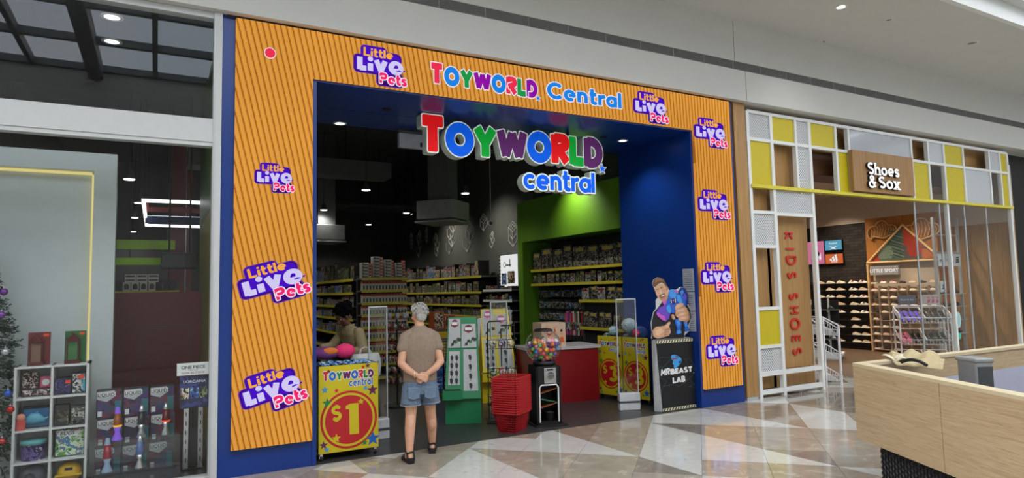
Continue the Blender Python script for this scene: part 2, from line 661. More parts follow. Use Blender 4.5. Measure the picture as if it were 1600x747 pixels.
def star_poly(cx, cz, r, k=.42, rot=90):
    return [(cx + (r if i % 2 == 0 else r * k) * math.cos(R(rot + 36 * i)), cz + (r if i % 2 == 0 else r * k) * math.sin(R(rot + 36 * i))) for i in range(10)]


_TEXT = {}


def text(mb, s, ox, oz, size, y, material, bold=0.0, sx=1.0, align='LEFT', shear=0.0, depth=0.0015, rot=0.0):
    """Small print in the built-in face, laid on a plane facing the viewer (local -y)."""
    key = (s, bold, shear)
    if key not in _TEXT:
        c = bpy.data.curves.new('text', 'FONT')
        c.body = s; c.size = 1.0; c.offset = bold; c.shear = shear; c.resolution_u = 3
        o = bpy.data.objects.new('text', c)
        COL.objects.link(o)
        dg = bpy.context.evaluated_depsgraph_get()
        me = bpy.data.meshes.new_from_object(o.evaluated_get(dg))
        _TEXT[key] = ([q.co.copy() for q in me.vertices], [list(p.vertices) for p in me.polygons])
        bpy.data.objects.remove(o); bpy.data.curves.remove(c); bpy.data.meshes.remove(me)
    V, F = _TEXT[key]
    if not V: return 0
    wd = max(q.x for q in V) * size * sx
    off = 0 if align == 'LEFT' else -wd / 2
    c_, s_ = math.cos(rot), math.sin(rot)
    pts = []
    for q in V:
        x, z = q.x * size * sx + off, q.y * size
        pts.append((ox + x * c_ - z * s_, y - depth, oz + x * s_ + z * c_))
    mb.add(pts, F, material)
    return wd


def disc(mb, cx, cz, r, y0, y1, material, n=32, rx=None):
    rx = rx or r
    mb.prism([(cx + rx * math.cos(2 * PI * i / n), cz + r * math.sin(2 * PI * i / n)) for i in range(n)], y0, y1, material)


def ring(mb, cx, cz, r0, r1, y0, y1, material, n=36):
    v, f = [], []
    for y in (y0, y1):
        for r in (r0, r1):
            for i in range(n):
                v.append((cx + r * math.cos(2 * PI * i / n), y, cz + r * math.sin(2 * PI * i / n)))
    for i in range(n):
        j = (i + 1) % n
        f += [(i, n + i, n + j, j), (i, j, 2 * n + j, 2 * n + i), (n + i, 3 * n + i, 3 * n + j, n + j), (2 * n + i, 2 * n + j, 3 * n + j, 3 * n + i)]
    mb.add(v, f, material)

# ------------------------------------------------------------------ setting: floors
TW = marble('tile_white', (192, 189, 181), (207, 205, 197), (178, 176, 168), 0.10)
TT = marble('tile_taupe', (150, 140, 124), (170, 160, 143), (194, 185, 168), 0.09)
TD = marble('tile_dark', (124, 116, 106), (144, 135, 124), (166, 157, 146), 0.09)
TB = marble('tile_brown', (140, 126, 110), (160, 146, 128), (184, 170, 152), 0.09)
JOINT = mat('tile_joint', (52, 49, 46), 0.7)


def clip(poly, a, b, c):
    """Keeps the part of a 2-D polygon where a*x + b*y <= c."""
    out = []
    n = len(poly)
    for i in range(n):
        p, q = poly[i], poly[(i + 1) % n]
        dp, dq = a * p[0] + b * p[1] - c, a * q[0] + b * q[1] - c
        if dp <= 0: out.append(p)
        if (dp < 0 < dq) or (dq < 0 < dp):
            k = dp / (dp - dq)
            out.append((p[0] + (q[0] - p[0]) * k, p[1] + (q[1] - p[1]) * k))
    return out


def lat(i, j):
    d, s = 4.13 + .866 * i, 2.80 + .79 * j
    return ((s + d) / 2, (s - d) / 2)


TILE = {}


def tile_mat(i, j, half):
    if (i, j, half) in TILE: return TILE[(i, j, half)]
    k = (i * 7 + j * 13 + (3 if half else 0) * 5 + (i * j) * 3) % 10
    return [TW, TT, TW, TB, TW, TT, TW, TD, TT, TW][k]


_rows = {'W': '0,0,f 0,1,a 1,0,a 2,-1,b 2,0,f 2,1,f 2,2,a 2,3,f 3,1,a 3,0,f 3,3,f 3,4,a 4,3,a 4,0,a 5,3,f 5,4,f 5,5,a 4,6,a 4,6,b -1,-2,f -1,-1,a -1,0,f 0,-2,a -2,0,f -3,-2,a 2,4,f 6,2,f',
         'T': '1,0,b 1,1,f 1,2,f 1,-1,f 0,-1,f 1,-2,f 1,3,a 1,3,b 3,1,b 3,-1,f 3,2,f 4,2,f 4,1,f 4,-1,f 5,0,f 5,1,f 5,2,a 5,2,b -3,-2,b -2,-2,f -2,-1,f -1,-1,b 0,-2,b -4,-3,f 5,-1,a',
         'B': '0,1,b 3,4,b 3,5,f 4,5,f 4,4,f 4,3,b 5,5,b -3,-3,f 0,2,f',
         'D': '2,-1,a 2,2,b 4,0,b 5,6,f 5,7,f 6,7,a 6,7,b 6,6,f 6,5,f'}
for _k, _s in _rows.items():
    for _q in _s.split():
        _i, _j, _h = _q.split(',')
        TILE[(int(_i), int(_j), _h)] = {'W': TW, 'T': TT, 'B': TB, 'D': TD}[_k]

fl = MB()
fj = MB()
for i in range(-22, 26):
    for j in range(-26, 20):
        c = [lat(i, j), lat(i + 1, j), lat(i + 1, j + 1), lat(i, j + 1)]
        pieces = [('a', [c[0], c[1], c[3]]), ('b', [c[2], c[3], c[1]])] if (i + j) % 3 == 1 else [('f', c)]
        for h, poly in pieces:
            cx = sum(p[0] for p in poly) / len(poly); cy = sum(p[1] for p in poly) / len(poly)
            if not (-7 < cx < 21 and -12 < cy < 1.5): continue
            g = 0.9945
            poly = [(cx + (p[0] - cx) * g, cy + (p[1] - cy) * g) for p in poly]
            for pp in (clip(poly, 0, 1, 0.0), clip(clip(clip(poly, 0, 1, 0.75), 0, -1, 0.0), -1, 0, -7.63)):
                if len(pp) > 2:
                    n = len(pp)
                    v = [(p[0], p[1], 0.0) for p in pp] + [(p[0], p[1], -0.02) for p in pp]
                    ar = sum(pp[k][0] * pp[(k + 1) % n][1] - pp[(k + 1) % n][0] * pp[k][1] for k in range(n))
                    top = list(range(n)) if ar > 0 else list(range(n))[::-1]
                    fl.add(v, [top] + [(k, (k + 1) % n, n + (k + 1) % n, n + k) for k in range(n)], tile_mat(i, j, h))
fl.box(-7, 21, -12, 1.5, -0.06, -0.003, JOINT)
struct(fl, 'floor', label='polished marble tile floor of the mall in white and taupe triangles')
f2 = MB()
f2.box(-2.2, 7.62, 0.002, 15, -0.05, 0.002, SHOPFLOOR)
struct(f2, 'floor_toy_shop', label='charcoal vinyl floor inside the toy shop')
CARPET = mat('shoe_shop_floor', (104, 84, 66), 0.45, vary=0.15, nscale=6)
f3 = MB()
f3.box(7.62, 18, 0.752, 12, -0.05, 0.0015, CARPET)
struct(f3, 'floor_shoe_shop', label='brown floor inside the shoe shop')

# ------------------------------------------------------------------ setting: mall bulkhead, ceiling, roof light
b = MB()
b.box(-7, 21, -0.10, 0.35, 4.515, 4.985, FASCIA)
b.box(-7, 21, -0.10, 0.35, 5.115, 5.76, FASCIA)
b.box(-7, 21, -0.04, 0.35, 4.985, 5.115, DGREY)
b.box(7.86, 7.868, -0.1008, -0.05, 4.52, 4.985, DGREY)
b.box(7.64, 7.648, -0.1008, -0.05, 5.115, 5.75, DGREY)
struct(b, 'wall_bulkhead', label='grey plasterboard bulkhead above the shopfronts')
_d = MB(); _d.box(-7, 21, 0.36, 15.1, 5.7, 5.8, DARK); struct(_d, 'ceiling_toy_shop', label='dark open ceiling inside the shops')
v_ = MB()
GRILLE = mat('vent_grille', (128, 130, 128), 0.6, vary=0.05)
for k in range(9):
    z = 4.99 + k * 0.0145
    v_.box(-7, 21, -0.098, -0.075, z, z + 0.007, GRILLE)
x = -6.8
while x < 21:
    v_.box(x, x + 0.014, -0.099, -0.06, 4.985, 5.115, GRILLE)
    x += 0.6
o = v_.build('air_vent')
tag(o, 'long dark slotted air vent running along the grey bulkhead', 'vent')
c = MB()
c.box(-7, 21, -1.95, -0.09, 5.76, 5.90, CEILM)
c.box(-7, 21, -2.03, -1.95, 5.74, 6.02, WHITE)
c.box(-7, 21, -2.20, -2.03, 6.02, 6.55, FASCIA)
c.box(-7, 21, -11.5, -9.1, 5.76, 5.90, CEILM)
c.box(-7, 21, -9.1, -9.02, 5.74, 6.55, FASCIA)
struct(c, 'ceiling', label='white mall ceiling soffit beside the roof light')
w_ = MB()
w_.box(-7, 21, -11.7, -11.5, 0, 6.6, FASCIA)
struct(w_, 'wall_opposite', label='wall on the far side of the concourse')
for nm, xx in (('wall_concourse_left', -7.15), ('wall_concourse_right', 21.0)):
    w_ = MB(); w_.box(xx, xx + .15, -11.7, .4, 0, 6.6, FASCIA); struct(w_, nm, label=nm.replace('_', ' '))
MULL = mat('roof_light_bars', (120, 124, 128), 0.5, vary=0.03)
s_ = MB()
for y in (-2.2, -3.75, -5.5, -7.25, -9.0):
    s_.box(-7, 21, y - 0.06, y + 0.06, 6.52, 6.66, MULL)
k = 0
x = -6.7
while x < 21:
    wd = 0.13 if k % 5 == 0 else 0.045
    s_.box(x - wd, x + wd, -9.05, -2.1, 6.5 if k % 5 else 6.36, 6.68, MULL)
    x += 1.1; k += 1
s_.cyl((-7, -2.45, 6.42), (21, -2.45, 6.42), 0.07, WHITE, n=16)
struct(s_, 'window_roof_light', label='roof light with glazing bars over the concourse')

# ------------------------------------------------------------------ setting: toy shop shell
p_ = MB()
p_.box(0.531, 1.444, 0, 0.14, 0, 4.505, BLUE)
p_.box(1.404, 1.444, -0.012, 0, 0, 3.985, BLUE)
p_.box(1.444, 6.74, 0, 1.65, 3.95, 4.505, BLUE)
p_.box(1.4441, 6.7399, -0.012, 0, 3.95, 3.985, BLUE)
p_.box(6.74, 7.62, 0, 1.65, 0, 4.505, BLUE)
p_.box(6.74, 6.775, -0.012, 0, 0, 3.985, BLUE)
p_.box(0.57, 7.60, -0.012, 0, 4.482, 4.512, mat('navy_gap', (16, 20, 40), .6))
p_.box(1.444, 6.74, 0.9, 0.906, 3.9485, 3.951, mat('navy_joint', (8, 30, 80), .5))
struct(p_, 'trim_blue_portal', label='blue portal framing the toy shop entrance')
p_ = MB()
p_.box(0.535, 0.66, 0.145, 3.4, 0, 4.5, mat('yellow_green_column', (150, 140, 20), .4))
p_.box(0.531, 0.536, 0.145, 3.4, 2.72, 4.5, mat('green_column', (70, 110, 30), .35))
struct(p_, 'wall_window_side', label='yellow and green side wall at the right of the display window')
p_ = MB()
p_.box(6.95, 7.9, 1.65, 5.3, 2.735, 3.62, GREEN)
p_.box(6.95, 7.9, 5.3, 5.5, 0, 3.62, GREEN)
p_.box(6.95, 7.9, 1.652, 1.74, 0, 2.735, GREEN)
p_.box(7.66, 7.9, 1.74, 5.3, 0, 2.735, DGREY)
struct(p_, 'wall_green_bay', label='lime green wall around a recessed shelving bay')
p_ = MB()
p_.box(7.36, 7.6, 5.5, 15, 0, 5.7, GREYWALL)
p_.box(7.40, 7.6, 1.65, 5.5, 3.62, 5.7, DARK)
struct(p_, 'wall_right_toy_shop', label='grey side wall of the toy shop with white brick drawings')
p_ = MB(); p_.box(-2.2, 7.6, 14.9, 15.1, 0, 5.7, DARK); struct(p_, 'wall_back_toy_shop', label='dark back wall of the toy shop')
p_ = MB(); p_.box(-2.4, -2.2, 0.1, 15, 0, 5.7, DARK); struct(p_, 'wall_left_toy_shop', label='dark left wall of the toy shop')

# white line drawings of stacked bricks on the grey wall
LINE = mat('wall_line_white', (214, 216, 208), .8, vary=.05)


def drawing(mb, px, py0, py1, n, wide, lean=0.0):
    lo, hi = at(px, py1, x=7.35), at(px, py0, x=7.35)
    h = hi.z - lo.z
    t = 0.009
    ww = wide * h
    st = h / (n + 1.2)
    cy = lo.y
    def q(u, z): return (7.346, cy - u, z)
    def l(u0, z0, u1, z1): mb.tube([q(u0, z0), q(u1, z1)], t, LINE, 4)
    for k in range(n):
        z = lo.z + st * k; c0 = lean * k * ww * .3
        zig = (ww * .18) * (1 if k % 2 else -1) * (1 if lean else 0)
        c0 += zig
        l(c0, z, c0 - ww / 2, z + st * .8); l(c0, z, c0 + ww / 2, z + st * .8)
        l(c0 - ww / 2, z + st * .8, c0 - ww / 2, z + st * 1.7); l(c0 + ww / 2, z + st * .8, c0 + ww / 2, z + st * 1.7)
        l(c0, z, c0, z + st * .9)
    z = lo.z + st * n; c0 = lean * n * ww * .3
    l(c0, z, c0 - ww / 2, z + st * .75); l(c0, z, c0 + ww / 2, z + st * .75)
    l(c0 - ww / 2, z + st * .75, c0, z + st * 1.5); l(c0 + ww / 2, z + st * .75, c0, z + st * 1.5)
    for du, dz in ((0, .55), (-.2, .8), (.2, .8), (0, 1.05)):
        ctr = (c0 + du * ww, z + dz * st)
        mb.tube([q(ctr[0] + ww * .09 * math.cos(a * PI / 4), ctr[1] + st * .10 * math.sin(a * PI / 4)) for a in range(8)], t * .8, LINE, 4, closed=True)


mural = empty('brick_drawing_mural', (7.35, 8, 2.6), 0, 'white line drawings of stacked toy bricks on the dark grey shop wall', 'mural')
for a in ((704, 341, 397, 4, .42, .3), (732, 351, 394, 2, .6, .5), (756, 337, 361, 1, 1.0, 0), (769, 363, 388, 3, .42, .25), (802, 349, 385, 2, .75, 0),
          (683, 366, 401, 3, .42, -.3), (655, 362, 402, 3, .36, .2), (643, 365, 390, 3, .4, 0), (667, 356, 380, 2, .42, 0), (612, 372, 395, 2, .4, 0), (580, 376, 396, 2, .4, 0)):
    dm = MB(); dm.M = Matrix.Translation((-7.35, -8, -2.6)); drawing(dm, *a); dm.build('brick_drawing', mural)

# ------------------------------------------------------------------ LED screen round the entrance
def led_material():
    m, t, out = new_mat('led_cardboard_picture')
    tc = t.nodes.new('ShaderNodeTexCoord')
    sp = t.nodes.new('ShaderNodeSeparateXYZ')
    t.links.new(tc.outputs['Object'], sp.inputs[0])
    def mth(op, a, b=None):
        n = t.nodes.new('ShaderNodeMath'); n.operation = op
        for i, q in enumerate((a, b)):
            if q is None: continue
            if isinstance(q, (int, float)): n.inputs[i].default_value = q
            else: t.links.new(q, n.inputs[i])
        return n.outputs[0]
    x, z = sp.outputs['X'], sp.outputs['Z']
    slant = mth('SUBTRACT', 0.23, mth('MULTIPLY', x, 0.03))
    u = mth('ADD', x, mth('MULTIPLY', z, slant))
    fr = mth('FRACT', mth('MULTIPLY', u, 19.5))
    nz = t.nodes.new('ShaderNodeTexNoise'); nz.inputs['Scale'].default_value = 60
    t.links.new(tc.outputs['Object'], nz.inputs['Vector'])
    fr2 = mth('ADD', fr, mth('MULTIPLY', mth('SUBTRACT', nz.outputs['Fac'], 0.5), 0.22))
    r = ramp(t, [(0.0, lin((168, 104, 34))), (0.14, lin((150, 92, 28))), (0.28, lin((224, 152, 62))), (0.6, lin((234, 164, 72))), (0.9, lin((222, 148, 58)))])
    t.links.new(fr2, r.inputs['Fac'])
    n2 = t.nodes.new('ShaderNodeTexNoise'); n2.inputs['Scale'].default_value = 0.8
    t.links.new(tc.outputs['Object'], n2.inputs['Vector'])
    st = mth('ADD', mth('MULTIPLY', n2.outputs['Fac'], 0.35), 0.73)
    e = t.nodes.new('ShaderNodeEmission')
    t.links.new(r.outputs['Color'], e.inputs['Color'])
    t.links.new(st, e.inputs['Strength'])
    t.links.new(e.outputs[0], out.inputs['Surface'])
    return m


LED = led_material()
LX0, LX1, LX2, LX3, LZ0, LZ1, LZ2 = .65, 1.396, 6.779, 7.529, .26, 3.972, 4.478
root = empty('led_screen', (0, 0, 0), label='arch shaped orange LED screen around the toy shop entrance', cat='screen')
YL = -.055
m_ = MB()
for (x0, x1, z0, z1) in ((LX0, LX1, LZ0, LZ1), (LX2, LX3, LZ0, LZ1), (LX0, LX3, LZ1, LZ2)):
    m_.box(x0, x1, YL, -.012, z0, z1, LED)
m_.build('display_face', root)

PUR, PUR2, LAV, PINK, LORG, WHT = emit('led_purple', (70, 20, 190)), emit('led_violet_edge', (96, 50, 175)), emit('led_lavender', (208, 200, 240)), emit('led_pink', (240, 40, 110)), emit('led_amber', (246, 170, 60)), emit('led_white', (236, 228, 244))
LRED, LBLUE, LGREEN, LMAG, DPUR = emit('led_red', (232, 50, 80)), emit('led_blue', (30, 130, 225)), emit('led_green', (30, 150, 70)), emit('led_magenta', (140, 20, 160)), emit('led_deep_purple', (60, 10, 110))


def rpoly(x0, x1, z0, z1, r, n=5):
    q = []
    for cx, cz, a in ((x1 - r, z1 - r, 0), (x0 + r, z1 - r, 90), (x0 + r, z0 + r, 180), (x1 - r, z0 + r, 270)):
        q += [(cx + r * math.cos(R(a + 90 * i / n)), cz + r * math.sin(R(a + 90 * i / n))) for i in range(n + 1)]
    return q


def pets_logo():
    """Unit logo about 1 wide: stacked words on a violet bubble, drawn level; y from 0 (back) to -.004."""
    mb = MB()
    def blobs(grow, y0, y1, m):
        for a in ((.15, .66, .60, .90, .07), (0.0, .97, .27, .67, .08), (.60, .98, .55, .80, .10)):
            x0, x1, z0, z1, r = a
            mb.prism(rpoly(x0 - grow, x1 + grow, z0 - grow, z1 + grow, r + grow), y0, y1, m)
        mb.prism(rpoly(.47 - grow, 1.01 + grow, .02 - grow, .32 + grow, .07 + grow), y0, y1, m)
    blobs(.022, -.001, 0, PUR2)
    blobs(.004, -.0016, -.0005, DPUR)
    for a in ((.16, .65, .61, .89, .06), (0.02, .95, .29, .65, .07), (.60, .96, .55, .78, .10)):
        x0, x1, z0, z1, r = a
        mb.prism(rpoly(x0, x1, z0, z1, r), -.0022, -.001, PUR)
    word(mb, 'Little', .19, .66, .21, .21, -.0034, -.0015, LORG, gap=.05, rc=.1)
    x = .055
    for ch, sz, t in (('L', .33, .36), ('i', .32, .36), ('v', .46, .25), ('e', .48, .25)):
        x0_ = x
        x += stroke_letter(mb, 'o' if ch == 'e' else ch, x, .305, sz, t, -.0034, -.0015, LAV, rc=.06, sx=.96) + .012
        if ch == 'e': mb.prism([(x0_ + .17, .392), (x0_ + .36, .405), (x0_ + .36, .44), (x0_ + .17, .428)], -.0048, -.003, PUR); disc(mb, x0_ + .17, .50, .042, -.0049, -.003, PUR, 16); mb.prism([(x0_ + .12, .42), (x0_ + .21, .42), (x0_ + .21, .46), (x0_ + .12, .46)], -.0052, -.003, LAV)
    word(mb, 'Pets', .52, .06, .26, .24, -.0030, -.0015, WHT, gap=.05, grow=.022, rc=.3, sx=.86)
    word(mb, 'Pets', .52, .06, .26, .24, -.0042, -.0025, PINK, gap=.05, rc=.1, sx=.86)
    return mb


pl_ = pets_logo()


def place_logo(px0, py0, px1, py1, rot, sx=1.0):
    w_, pm = px1 - px0, (py0 + py1) / 2
    xl, xr = at(px0, pm, y=YL).x, at(px1, pm, y=YL).x
    if rot == 0: zt, zb = at(px0 + .35 * w_, py0, y=YL).z, at(px0 + .75 * w_, py1, y=YL).z
    else: zt, zb = at(px0 + .52 * w_, py0, y=YL).z, at(px0 + .53 * w_, py1, y=YL).z
    r = R(rot)
    lw, lh = ((xr - xl) * .95, (zt - zb) * .98) if rot == 0 else ((xr - xl) * .83, (zt - zb) * .80)
    kx, kz = lw / 1.04, lh / .93
    mid = Vector(((xl + xr) / 2 - (.03 if rot else .012), YL - .001, (zt + zb) / 2))
    off = Matrix.Rotation(-r, 3, 'Y') @ Vector((.505 * kx, 0, .455 * kz))
    o = bpy.data.objects.new('logo', LOGO_ME)
    COL.objects.link(o)
    o.parent = root
    o.location = mid - off
    o.rotation_euler = (0, -r, 0)
    o.scale = (kx, 1, kz)
    return o


tmp = pl_.build('logo', root)
LOGO_ME = tmp.data
bpy.data.objects.remove(tmp)
for a in ((552, 71, 633, 138, 0), (989, 143, 1042, 195, 0), (1084, 184, 1134, 233, 0), (1090, 296, 1139, 345, 0), (1095, 409, 1144, 458, 0), (1103, 524, 1151, 573, 0),
          (398, 254, 459, 303, 0), (366, 400, 488, 485, 15), (369, 569, 483, 654, 15)):
    place_logo(*a)
d_ = MB()
q = at(422, 83, y=YL)
disc(d_, q.x, q.z, .058, YL - .002, YL, WHT); disc(d_, q.x, q.z, .05, YL - .004, YL - .001, LRED)
d_.build('red_dot', root)


def toy_words(mb, x0, z0, size, y0, y1, cols, halo=None, hy0=0, hy1=0, grow=.02, t=.30, side=None, big=(1.0, .92, .92, .92, .92, .92, .92, .92), lift=(0, 0, 0, 0, 0, 0, 0, 0), total=None, gap=.02, part=None):
    """The eight capitals of the shop name, optionally each as an object of its own through part()."""
    adv = [glyph(c, t)[1] * size * b for c, b in zip('TOYWORLD', big)]
    tot = sum(adv) + gap * size * 7
    sx = (total / tot) if total else 1.0
    x = x0
    for c, col, b, l, a in zip('TOYWORLD', cols, big, lift, adv):
        tgt = part(c) if part else mb
        if halo:
            stroke_letter(tgt, c, x, z0 + l * size, size * b, t, hy0, hy1, halo, side, grow=grow, rc=.16, sx=sx)
        stroke_letter(tgt, c, x, z0 + l * size, size * b, t, y0, y1, col, None, rc=.14, sx=sx)
        x += (a + gap * size) * sx
    return x


# flat shop name shown on the screen above the entrance
m_ = MB()
a, c = at(669, 132, y=YL), at(842, 157, y=YL)
toy_words(m_, 2.70, 4.095, .25, YL - .004, YL - .001, [LRED, LBLUE, LGREEN, LMAG, LBLUE, LRED, LGREEN, LMAG], WHT, YL - .0025, YL - .0005, grow=.012, total=1.44, lift=(0,) * 8)
m_.prism(star_poly(4.145, 4.10, .05), YL - .0035, YL - .001, WHT); m_.prism(star_poly(4.145, 4.10, .036), YL - .0055, YL - .002, LBLUE)
m_.build('shop_name', root)
m_ = MB()
ww = word_width('Central', .22, .17)
word(m_, 'Central', 4.28, 4.12, .22, .215, YL - .0025, YL - .0005, WHT, grow=.012, sx=1.17 / ww, rc=.2, gap=.1)
word(m_, 'Central', 4.28, 4.12, .22, .215, YL - .004, YL - .001, LBLUE, sx=1.17 / ww, gap=.1)
m_.build('shop_name', root)

# ------------------------------------------------------------------ hanging three-dimensional sign
SY = 0.62      # face of the letters
HALO = mat('sign_return_white', (216, 226, 214), .5, vary=.02)
def lit(name, col, e=0.55):
    m, t, out = new_mat(name)
    p = principled(t, out, lin(col), .6, 0, .15)
    p.inputs['Emission Color'].default_value = lin(col)
    p.inputs['Emission Strength'].default_value = e
    return m
SRED, SBLUE, SGREEN, SPUR = lit('sign_red', (212, 22, 26)), lit('sign_blue', (10, 88, 214)), lit('sign_green', (14, 150, 52)), lit('sign_purple', (84, 38, 92))
SEDGE = lit('sign_edge_white', (226, 236, 226), .35)
sroot = empty('hanging_shop_sign', (4.25, SY, 3.15), label='hanging sign of thick coloured letters spelling the toy shop name below the screen', cat='sign')
_made = []


def sign_part(ch):
    mb = MB()
    mb.M = Matrix.Translation((-4.25, -SY, -3.15))
    _made.append((ch, mb))
    return mb


TL, TR, BL = at(655, 182, y=SY), at(941, 214, y=SY), at(663, 243, y=SY)
toy_words(None, TL.x, 3.44, .46, SY, SY + .02, [SRED, SBLUE, SGREEN, SPUR, SBLUE, SRED, SGREEN, SPUR], SEDGE, SY + .006, SY + .16, grow=.016, t=.30, side=HALO,
          big=(1.06, .96, .94, .94, .95, .96, .95, .98), lift=(0, -.02, 0, 0, 0, 0, .0, -.02), total=TR.x - TL.x, gap=-.015, part=sign_part)
CL, CR = at(817, 262, y=SY - .03), at(929, 297, y=SY - .03)
S2 = SY - .04
x = CL.x
ww = word_width('central', .30, .19, .04)
for ch in 'central':
    mb = sign_part(ch)
    k = (CR.x - CL.x) / ww
    stroke_letter(mb, ch, x, 3.06, .30, .19, S2 + .006, S2 + .14, SEDGE, HALO, grow=.02, rc=.25, sx=k)
    x += stroke_letter(mb, ch, x, 3.06, .30, .19, S2, S2 + .02, SBLUE, rc=.06, sx=k) + .04 * .30 * k
mb = sign_part('star')
q = at(941, 264, y=SY - .03)
mb.prism(star_poly(q.x, q.z, .085), S2 + .006, S2 + .14, SEDGE, HALO); mb.prism(star_poly(q.x, q.z, .062), S2, S2 + .02, SBLUE)
for ch, mb in _made:
    o = mb.build('star' if ch == 'star' else 'letter', sroot)
    if ch != 'star': o['label'] = 'letter ' + ch
mb = MB(); mb.M = Matrix.Translation((-4.25, -SY, -3.15))
for px, py in ((720, 180), (892, 200)):
    q = at(px, py, y=SY + .09)
    mb.box(q.x - .02, q.x + .02, SY + .165, SY + .19, 3.5, 3.95, BLACK)
mb.box(2.9, 5.5, SY + .162, SY + .18, 3.55, 3.60, BLACK)
mb.build('hanger_bracket', sroot)

# ------------------------------------------------------------------ recessed lights, exit box, vents in the soffits
LAMPW = emit('lamp_white', (255, 253, 246), 3.0)


def downlight(loc, r, label, watt, group=None, spot=True, tilt=0.0, lit_=True, col=(1, .97, .92)):
    o = empty('ceiling_downlight', loc, 0, label, 'light', group)
    a = MB(); a.lathe([(r * .82, -.004), (r, -.006), (r * 1.18, -.004), (r * 1.2, .002)], WHITE, n=24); a.build('trim_ring', o)
    a = MB(); a.lathe([(0.0001, -.002), (r * .82, -.002), (r * .83, .01)], LAMPW if lit_ else mat('lamp_off', (150, 150, 150), .4), n=24); a.build('lens', o)
    if watt:
        l = lamp('downlight_lamp', 'SPOT', (0, 0, -.03), watt, col, size=r * .6, spot=R(120), blend=.8, parent=o)
    return o


q = at(531, 193, z=3.95)
downlight((q.x, q.y, 3.949), .075, 'bright round downlight in the blue entrance soffit', 22)
downlight((6.2, .85, 3.949), .07, 'round downlight in the blue soffit beside the right reveal', 45)
q = at(1314, 11, z=5.76)
downlight((q.x, q.y, 5.759), .075, 'lit round downlight in the white mall ceiling', 40)
for px, py, lb in ((1389, 31, 'small unlit round fitting in the mall ceiling near the lit downlight'), (1519, 67, 'large unlit ring fitting in the mall ceiling toward the roof light')):
    q = at(px, py, z=5.76)
    downlight((q.x, q.y, 5.759), .05 if px < 1400 else .085, lb, 0, lit_=False)
for px, py, lb in ((1283, 65, 'small dark sprinkler on the bulkhead above the wooden shop sign'), (1487, 112, 'small dark sprinkler on the bulkhead toward the right end')):
    q = at(px, py, y=-.1)
    o = empty('sprinkler', (q.x, -.1, q.z), 0, lb, 'sprinkler')
    a = MB(); a.cyl((0, 0, 0), (0, -.05, 0), .012, DGREY); a.build('stem', o)
    a = MB(); a.cyl((0, -.05, 0), (0, -.058, 0), .028, DGREY); a.cyl((0, -.02, .0), (0.03, -.03, .03), .008, DGREY); a.build('deflector', o)
q = at(604, 170, z=3.95)
o = MB(); o.lathe([(.0001, -.012), (.05, -.012), (.06, 0)], BLACK, n=18); o = o.build('ceiling_speaker', loc=(q.x, q.y, 3.949)); tag(o, 'small round dark speaker disc in the blue entrance soffit', 'speaker')
q = at(943, 214, z=3.95)
o = MB(); o.lathe([(.0001, -.012), (.045, -.012), (.055, 0)], BLACK, n=18); o = o.build('ceiling_speaker', loc=(min(q.x, 6.6), q.y, 3.949)); tag(o, 'small dark disc in the blue soffit above the end of the sign', 'speaker')
# pale box hanging behind the sign
q = at(644, 220, y=1.5)
o = empty('exit_box', (q.x, 1.5, q.z), 0, 'pale rectangular hanging box half hidden behind the red letter', 'sign')
a = MB(); a.box(-.2, .2, -.04, .04, -.11, .09, mat('box_pale', (170, 170, 184), .5), .008); a.build('body', o)
a = MB(); a.box(-.21, .21, -.05, .05, .09, .12, DGREY); a.cyl((0, 0, .1), (0, 0, 3.949 - q.z), .008, BLACK); a.build('mount', o)

# ------------------------------------------------------------------ shoe shop: shell
SHW = mat('shoe_shop_white', (200, 186, 168), .8, vary=.02)
BRICK = None


def brick_mat():
    m, t, out = new_mat('black_brick')
    p = principled(t, out, None, .55)
    tc = t.nodes.new('ShaderNodeTexCoord')
    sp = t.nodes.new('ShaderNodeSeparateXYZ'); cb = t.nodes.new('ShaderNodeCombineXYZ')
    t.links.new(tc.outputs['Object'], sp.inputs[0])
    t.links.new(sp.outputs['Y'], cb.inputs['X']); t.links.new(sp.outputs['Z'], cb.inputs['Y'])
    b = t.nodes.new('ShaderNodeTexBrick')
    b.inputs['Scale'].default_value = 1.0
    b.inputs['Brick Width'].default_value = .24; b.inputs['Row Height'].default_value = .075; b.inputs['Mortar Size'].default_value = .006
    b.inputs['Color1'].default_value = lin((40, 38, 36)); b.inputs['Color2'].default_value = lin((62, 58, 54)); b.inputs['Mortar'].default_value = lin((14, 14, 14))
    t.links.new(cb.outputs[0], b.inputs['Vector'])
    t.links.new(b.outputs['Color'], p.inputs['Base Color'])
    bp = t.nodes.new('ShaderNodeBump'); bp.inputs['Strength'].default_value = .6; bp.inputs['Distance'].default_value = .01
    t.links.new(b.outputs['Color'], bp.inputs['Height']); t.links.new(bp.outputs[0], p.inputs['Normal'])
    return m


BRICK = brick_mat()
WALLWOOD = wood('honey_oak_panel', (166, 104, 48), (200, 136, 70), 'Z', 1.0)
m_ = MB()
m_.box(15.80, 16.1, 3.12, 7.5, 0, 3.23, BRICK)
m_.box(15.78, 16.1, 3.10, 7.5, 3.23, 4.2, SHW)
struct(m_, 'wall_shoe_shop_brick', label='black brick side wall of the shoe shop')
m_ = MB()
m_.box(15.74, 16.1, 1.42, 3.12, 0, 3.30, WALLWOOD); m_.box(15.75, 16.1, 1.42, 3.12, 3.30, 4.2, SHW)
m_.box(15.735, 15.745, 1.43, 2.98, .05, 2.17, SHW)
m_.box(16.1, 16.34, 1.42, 1.6, 0, 4.2, WALLWOOD); m_.box(16.14, 16.34, .12, 1.42, 0, 2.95, TAN); m_.box(16.14, 16.34, .12, 1.42, 2.95, 4.2, SHW)
struct(m_, 'wall_shoe_shop_wood', label='honey oak side wall of the shoe shop')
